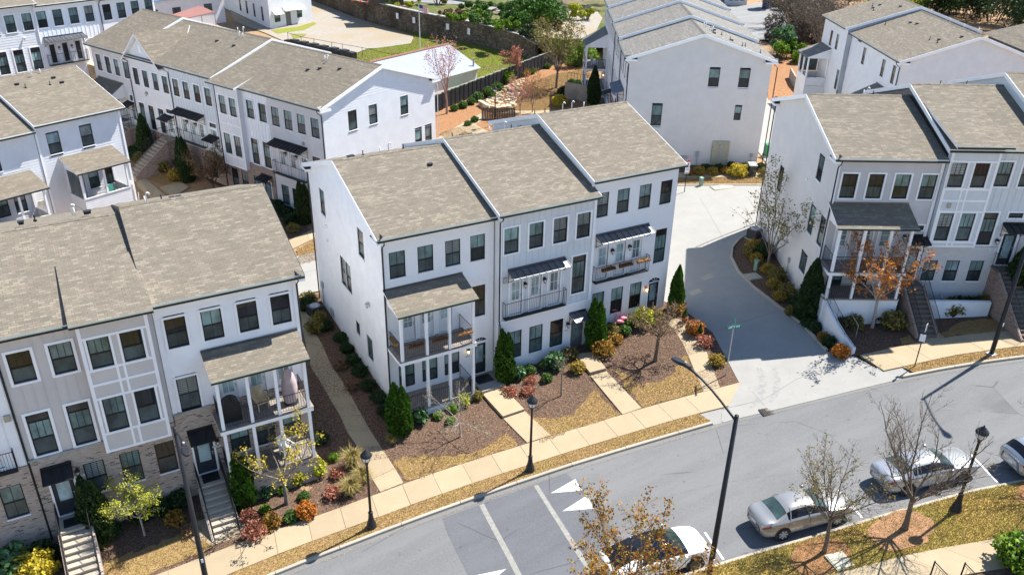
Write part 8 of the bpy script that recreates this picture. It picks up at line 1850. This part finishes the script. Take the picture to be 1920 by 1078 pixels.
# blue-roofed workshop with rusty lean-to
b0, b1 = zp(345, 42, 4.0), zp(423, 32, 4.0); o = empty('workshop', (b0.x, b0.y, 3.6)); tag(o, 'white workshop with a blue tin roof behind the far row', 'building'); dd = b1-b0; Lw = dd.length+8; an = math.atan2(dd.y, dd.x)
put('wall', MB().box(-8, 0, -.5, Lw-8, 7, 3.9).mesh('wall', ['white_siding']), o, (0, 0, 0), an); put('roof', MB().slab([(-8.4, -.4, 3.9), (Lw-7.6, -.4, 3.9), (Lw-7.6, 4, 5.2), (-8.4, 4, 5.2)], .1).slab([(-8.4, 4, 5.2), (Lw-7.6, 4, 5.2), (Lw-7.6, 7.4, 3.9), (-8.4, 7.4, 3.9)], .1).mesh('roof', ['tin_blue']), o, (0, 0, 0), an)
for x in (-5, -1.5, 3.5): put('window', MB().box(x, -.03, 1.2, x+1.3, .0, 2.6).mesh('window', ['pane_lo']), o, (0, 0, 0), an)
q = [zp(316, 30, 6.3), zp(375, 11, 6.6), zp(402, 23, 6.3), zp(345, 36, 6.0)]; o = empty('rusty_canopy', (q[3].x, q[3].y, 3.6)); tag(o, 'rusty red tin canopy on thin posts beside the workshop', 'canopy')
put('roof', MB().slab([tuple(v-o.location) for v in q][::-1], .08).mesh('roof', ['tin_rust']), o)
for v in q: put('post', MB().tube([(v.x-o.location.x, v.y-o.location.y, -.3), tuple(v-o.location-Vector((0, 0, .05)))], .07, 5).mesh('post', ['galvanized']), o)
for px, lab, h in (((314, 25), 'brown utility pole rising behind the far row roof', 9), ((343, 18), 'second brown utility pole behind the workshop', 8)):
    b = zp(*px, 4.5); o = empty('utility_pole', (b.x, b.y, 3.5)); tag(o, lab, 'utility pole'); put('pole', MB().tube([(0, 0, -.2), (0, 0, h)], [.2, .14], 8).mesh('pole', ['wood_dark']), o); put('cross_arm', MB().box(-1.1, -.06, h-.8, 1.1, .06, h-.65).mesh('cross_arm', ['wood_dark']), o)
# upper terrace things
for i, px in enumerate(((657, 2), (671, 5), (684, 8))):
    b = zp(*px, 6.2); o = empty('traffic_cone', (b.x+.6, b.y+.3, 6.16)); tag(o, ['orange traffic cone leftmost above the stone wall', 'orange traffic cone in the middle above the stone wall', 'orange traffic cone rightmost above the stone wall'][i], 'traffic cone', 'cones above the stone wall')
    put('cone', MB().lathe([(.2, .05), (.16, .25), (.14, .35), (.1, .5), (.04, .85)], 10, 0, ms=[0, 1, 0, 0]).mesh('cone', ['cone_orange', 'sign_white']), o); put('base', MB().box(-.26, -.26, 0, .26, .26, .05).mesh('base', ['cone_orange']), o)
b = zp(725, 10, 6.2); o = empty('shed', (b.x, b.y, 6.1), R(-20)); tag(o, 'weathered brown timber shed above the stone wall', 'shed'); put('wall', MB().box(-2.6, 0, 0, 2.6, 3, 2.6).mesh('wall', ['wood_dark']), o); put('roof', MB().slab([(-2.9, -.4, 2.6), (2.9, -.4, 2.6), (2.9, 3.4, 3.4), (-2.9, 3.4, 3.4)], .12).mesh('roof', ['shingle_grey']), o)
b = zp(870, 6, 5.6); o = empty('blue_trailer', (b.x, b.y, 6.15), R(-20)); tag(o, 'long blue trailer cut by the top edge', 'trailer'); put('body', MB().box(-5.5, 0, .5, 5, 2.4, 3.2).mesh('body', ['blue_tarp']), o)
for x in (-4, 3.6, -.2): put('support', MB().box(x, -.05, -.1, x+.15, .1, .5).mesh('support', ['sign_white']), o)
for x in (-4.6, 3.9): put('wheel', MB().tube([(x, .2, .35), (x, .5, .35)], .38, 12).mesh('wheel', ['tyre']), o)
b0, b1 = zp(1352, 14, 3.6), zp(1399, 14, 3.6); o = empty('white_house', (b0.x, b0.y, 3.4)); tag(o, 'white house with triple window at the top edge beyond the upper row', 'house'); dd = b1-b0; an = math.atan2(dd.y, dd.x); Lw = dd.length
o2 = wallset(o, Lw+6, an, (-6*math.cos(an), -6*math.sin(an), 0), [(6+Lw*.28, 2.7, Lw*.16, 1.4), (6+Lw*.5, 2.7, Lw*.16, 1.4), (6+Lw*.72, 2.7, Lw*.16, 1.4)], [(5.4, 2.6, 1.1, 2.5)], [], 'white_siding', 5.5); put('wall', MB().box(Lw-.02, 0, -.5, Lw, 6, 5.5).mesh('wall', ['white_siding']), o, (0, 0, 0), an)
put('roof', MB().slab([(-6.4, -.4, 5.5), (Lw+.4, -.4, 5.5), (Lw+.4, 4, 7), (-6.4, 4, 7)], .15).mesh('roof', ['shingle_grey']), o, (0, 0, 0), an)
# neighbouring hip-roofed house behind the upper-right row
c = rowF.W(3.5, 17.5); o = empty('hip_roofed_house', (c.x, c.y, 3.0), rowF.a); tag(o, 'grey-brown hip roof of a house behind the upper-right row', 'house')
put('wall', MB().box(-5, -5, 0, 6, 6, 9.6).mesh('wall', ['cream_siding']), o); e = 9.6; put('roof', MB().poly([(-5.5, -5.5, e), (6.5, -5.5, e), (2.5, .5, 12.4), (-1.5, .5, 12.4)]).poly([(6.5, -5.5, e), (6.5, 6.5, e), (2.5, .5, 12.4)]).poly([(6.5, 6.5, e), (-5.5, 6.5, e), (-1.5, .5, 12.4), (2.5, .5, 12.4)]).poly([(-5.5, 6.5, e), (-5.5, -5.5, e), (-1.5, .5, 12.4)]).mesh('roof', ['shingle']), o)
# bushes and woods
def thicket(p, rx, ry, h, n, leaf, label, name='thicket', bark=None, size=.22, seed=0, cat='bush'):
    rg = np.random.default_rng(seed+100); o = empty(name, p); tag(o, label, cat)
    k = max(6, n//260); cen = np.c_[rg.uniform(-.8, .8, k)*rx, rg.uniform(-.8, .8, k)*ry, rg.uniform(.25, .8, k)*h]; rad = rg.uniform(.22, .45, k)*min(rx, ry, h)*1.1
    i = rg.integers(0, k, n); d_ = rg.normal(size=(n, 3)); d_ /= np.linalg.norm(d_, axis=1)[:, None]; P = cen[i]+d_*(rad[i]*rg.random(n)**.3)[:, None]*np.array([1, 1, .85]); P[:, 2] = np.maximum(P[:, 2], .02)
    V, F, r = leafquads(P, size, rg); put('crown', npmesh('crown', V, F, leaf, rnd=r), o)
    sg = Segs()
    for a in range(min(k, 14)): 
        q = np.array([cen[a, 0]*.3, cen[a, 1]*.3, -.1]); m2 = (q+cen[a])/2+rg.normal(0, .1, 3); sg.add(q, m2, .09, .06); sg.add(m2, cen[a], .06, .02)
    put('trunk', sg.mesh('trunk', bark or 'bark_dark', 5), o); return o
def up_(px, py, z=6.2): v = zp(px, py, z); return (v.x, v.y, zup(v.x, v.y)-.05)
thicket(up_(1008, 45), 4.2, 3.2, 4.8, 6000, 'leaf_arbor', 'large dense bright green bush at the top middle', seed=1, size=.26)
thicket(up_(985, 40), 3.5, 3, 3, 3000, 'leaf_box', 'dark green bush left of the large bright one', seed=2)
for i, (x, y, a, b_, h, lf, lab) in enumerate(((820, 12, 1.2, 1.2, 2.4, 'leaf_olive', 'small olive bush above the stone wall right of the flag'), (880, 40, 4, 2, 1.2, 'leaf_bright', 'low green growth above the middle of the stone wall'), (925, 45, 4, 2, 1.5, 'leaf_box', 'dark green growth above the stone wall'), (955, 58, 3, 2, 1.3, 'leaf_bright', 'bright growth hanging over the end of the stone wall'), (845, 32, 3, 2, .9, 'leaf_brown', 'dry brown weeds above the stone wall'), (765, 14, 4, 2, .8, 'leaf_lime', 'lime-green weeds above the stone wall near the shed'), (900, 25, 4, 3, 1.4, 'leaf_box', 'green bank below the upper lane'), (1000, 72, 2.5, 2, 1.6, 'leaf_dark', 'ivy tumbling over the end of the stone wall'), (1035, 62, 2, 2, 1.2, 'leaf_brown', 'brown brush beside the dirt track'), (1062, 30, 2, 1.5, 3.4, 'leaf_lime', 'pale lime shrub with upright shoots by the dirt track'), (1100, 30, 1.5, 1.5, 3, 'leaf_lime', 'second pale lime shrub with upright shoots'))):
    thicket(up_(x, y, 5.9 if x < 1030 else 5.2), a, b_, h, int(900*a), lf, lab, seed=10+i)
b = gp(1085, 118); thicket((b.x, b.y, G(b.x, b.y)), 3.2, 2.8, 3.2, 4500, 'leaf_bright', 'spreading bright green juniper behind the raised porch', seed=30, size=.2)
for i, (x, y, z, rx, h, n, lf, lab) in enumerate(((1462, 110, 3.2, 2.2, 4.5, 3000, 'leaf_glossy', 'glossy dark shrub with pale flowers between the upper rows'), (1485, 120, 3.2, 2.4, 3.0, 3000, 'leaf_bright', 'green bush beside the tan curved wall'), (1452, 22, 3.6, 3.2, 5.5, 3500, 'leaf_olive', 'olive-green bush by the blue bin'), (1690, 20, 4, 5, 8, 4500, 'leaf_lime', 'bright yellow-green tree behind the upper-right roofs'), (1745, 22, 4, 5, 7, 4000, 'leaf_bright', 'green tree behind the upper-right ridge'), (1800, 30, 4, 6, 9, 5000, 'leaf_dark', 'dark tree behind the hip-roofed house'), (1860, 40, 4, 7, 11, 6000, 'leaf_dark', 'dark evergreen mass in the top right corner'), (1915, 60, 4, 6, 12, 5000, 'leaf_dark', 'dark evergreen at the right edge of the top corner'))):
    v = zp(x, y, z); thicket((v.x, v.y, 3.2), rx, rx*.9, h, n, lf, lab, 'tree', seed=40+i, size=.3, cat='tree')
for i, (x, y, h, lab) in enumerate(((1500, 75, 9, 'grey-brown bare tangle nearest the parking pad'), (1530, 95, 9, 'brown bare thicket beside the upper-right house wall'), (1515, 50, 11, 'brown bare tree behind the tangle by the parking pad'), (1550, 40, 11, 'brown bare tree behind the upper-right roof corner'), (1480, 60, 8, 'dark bare brush at the edge of the parking pad'), (1590, 15, 11, 'bare brown tree rising behind the upper-right roof'), (1760, 10, 12, 'bare tree behind the yellow-green tree'), (1830, 15, 13, 'bare tree among the dark evergreens'))):
    v = zp(x, y, 3.3); tree(lab, (v.x, v.y, 3.1), h, .16, 1.2, 14, .85, 2, 'bark_grey' if i % 2 else 'bark_dark', 'leaf_twig', 2, .12, .25, 60+i, 'bare_tree', frac=.7, kids=3)
for i, (x, y) in enumerate(((1490, 90), (1540, 60), (1600, 0), (1720, -5), (1800, -5), (1880, 5), (1930, 20))):
    v = zp(x, y, 3.5); thicket((v.x+2, v.y+2, 3.1), 4.5, 4.5, 4.5, 2600, 'leaf_twig', ['brown undergrowth left of the upper-right houses', 'brown undergrowth behind the upper-right house wall', 'brown undergrowth along the top edge right of the pad', 'brown undergrowth behind the yellow-green tree', 'brown undergrowth left of the dark evergreens', 'brown undergrowth under the dark evergreens', 'brown undergrowth at the top right edge'][i], 'undergrowth', seed=80+i, size=.3)
for i, (x, y) in enumerate(((960, -6), (1040, -8), (1100, -4))):
    v = zp(x, y, 6); thicket((v.x, v.y, 5.9), 6, 5, 7, 3500, ['leaf_brown', 'leaf_box', 'leaf_brown'][i], ['brown brush at the top edge by the blue trailer', 'green brush along the top middle edge', 'brown brush at the top edge left of the upper row'][i], 'undergrowth', seed=90+i, size=.3)
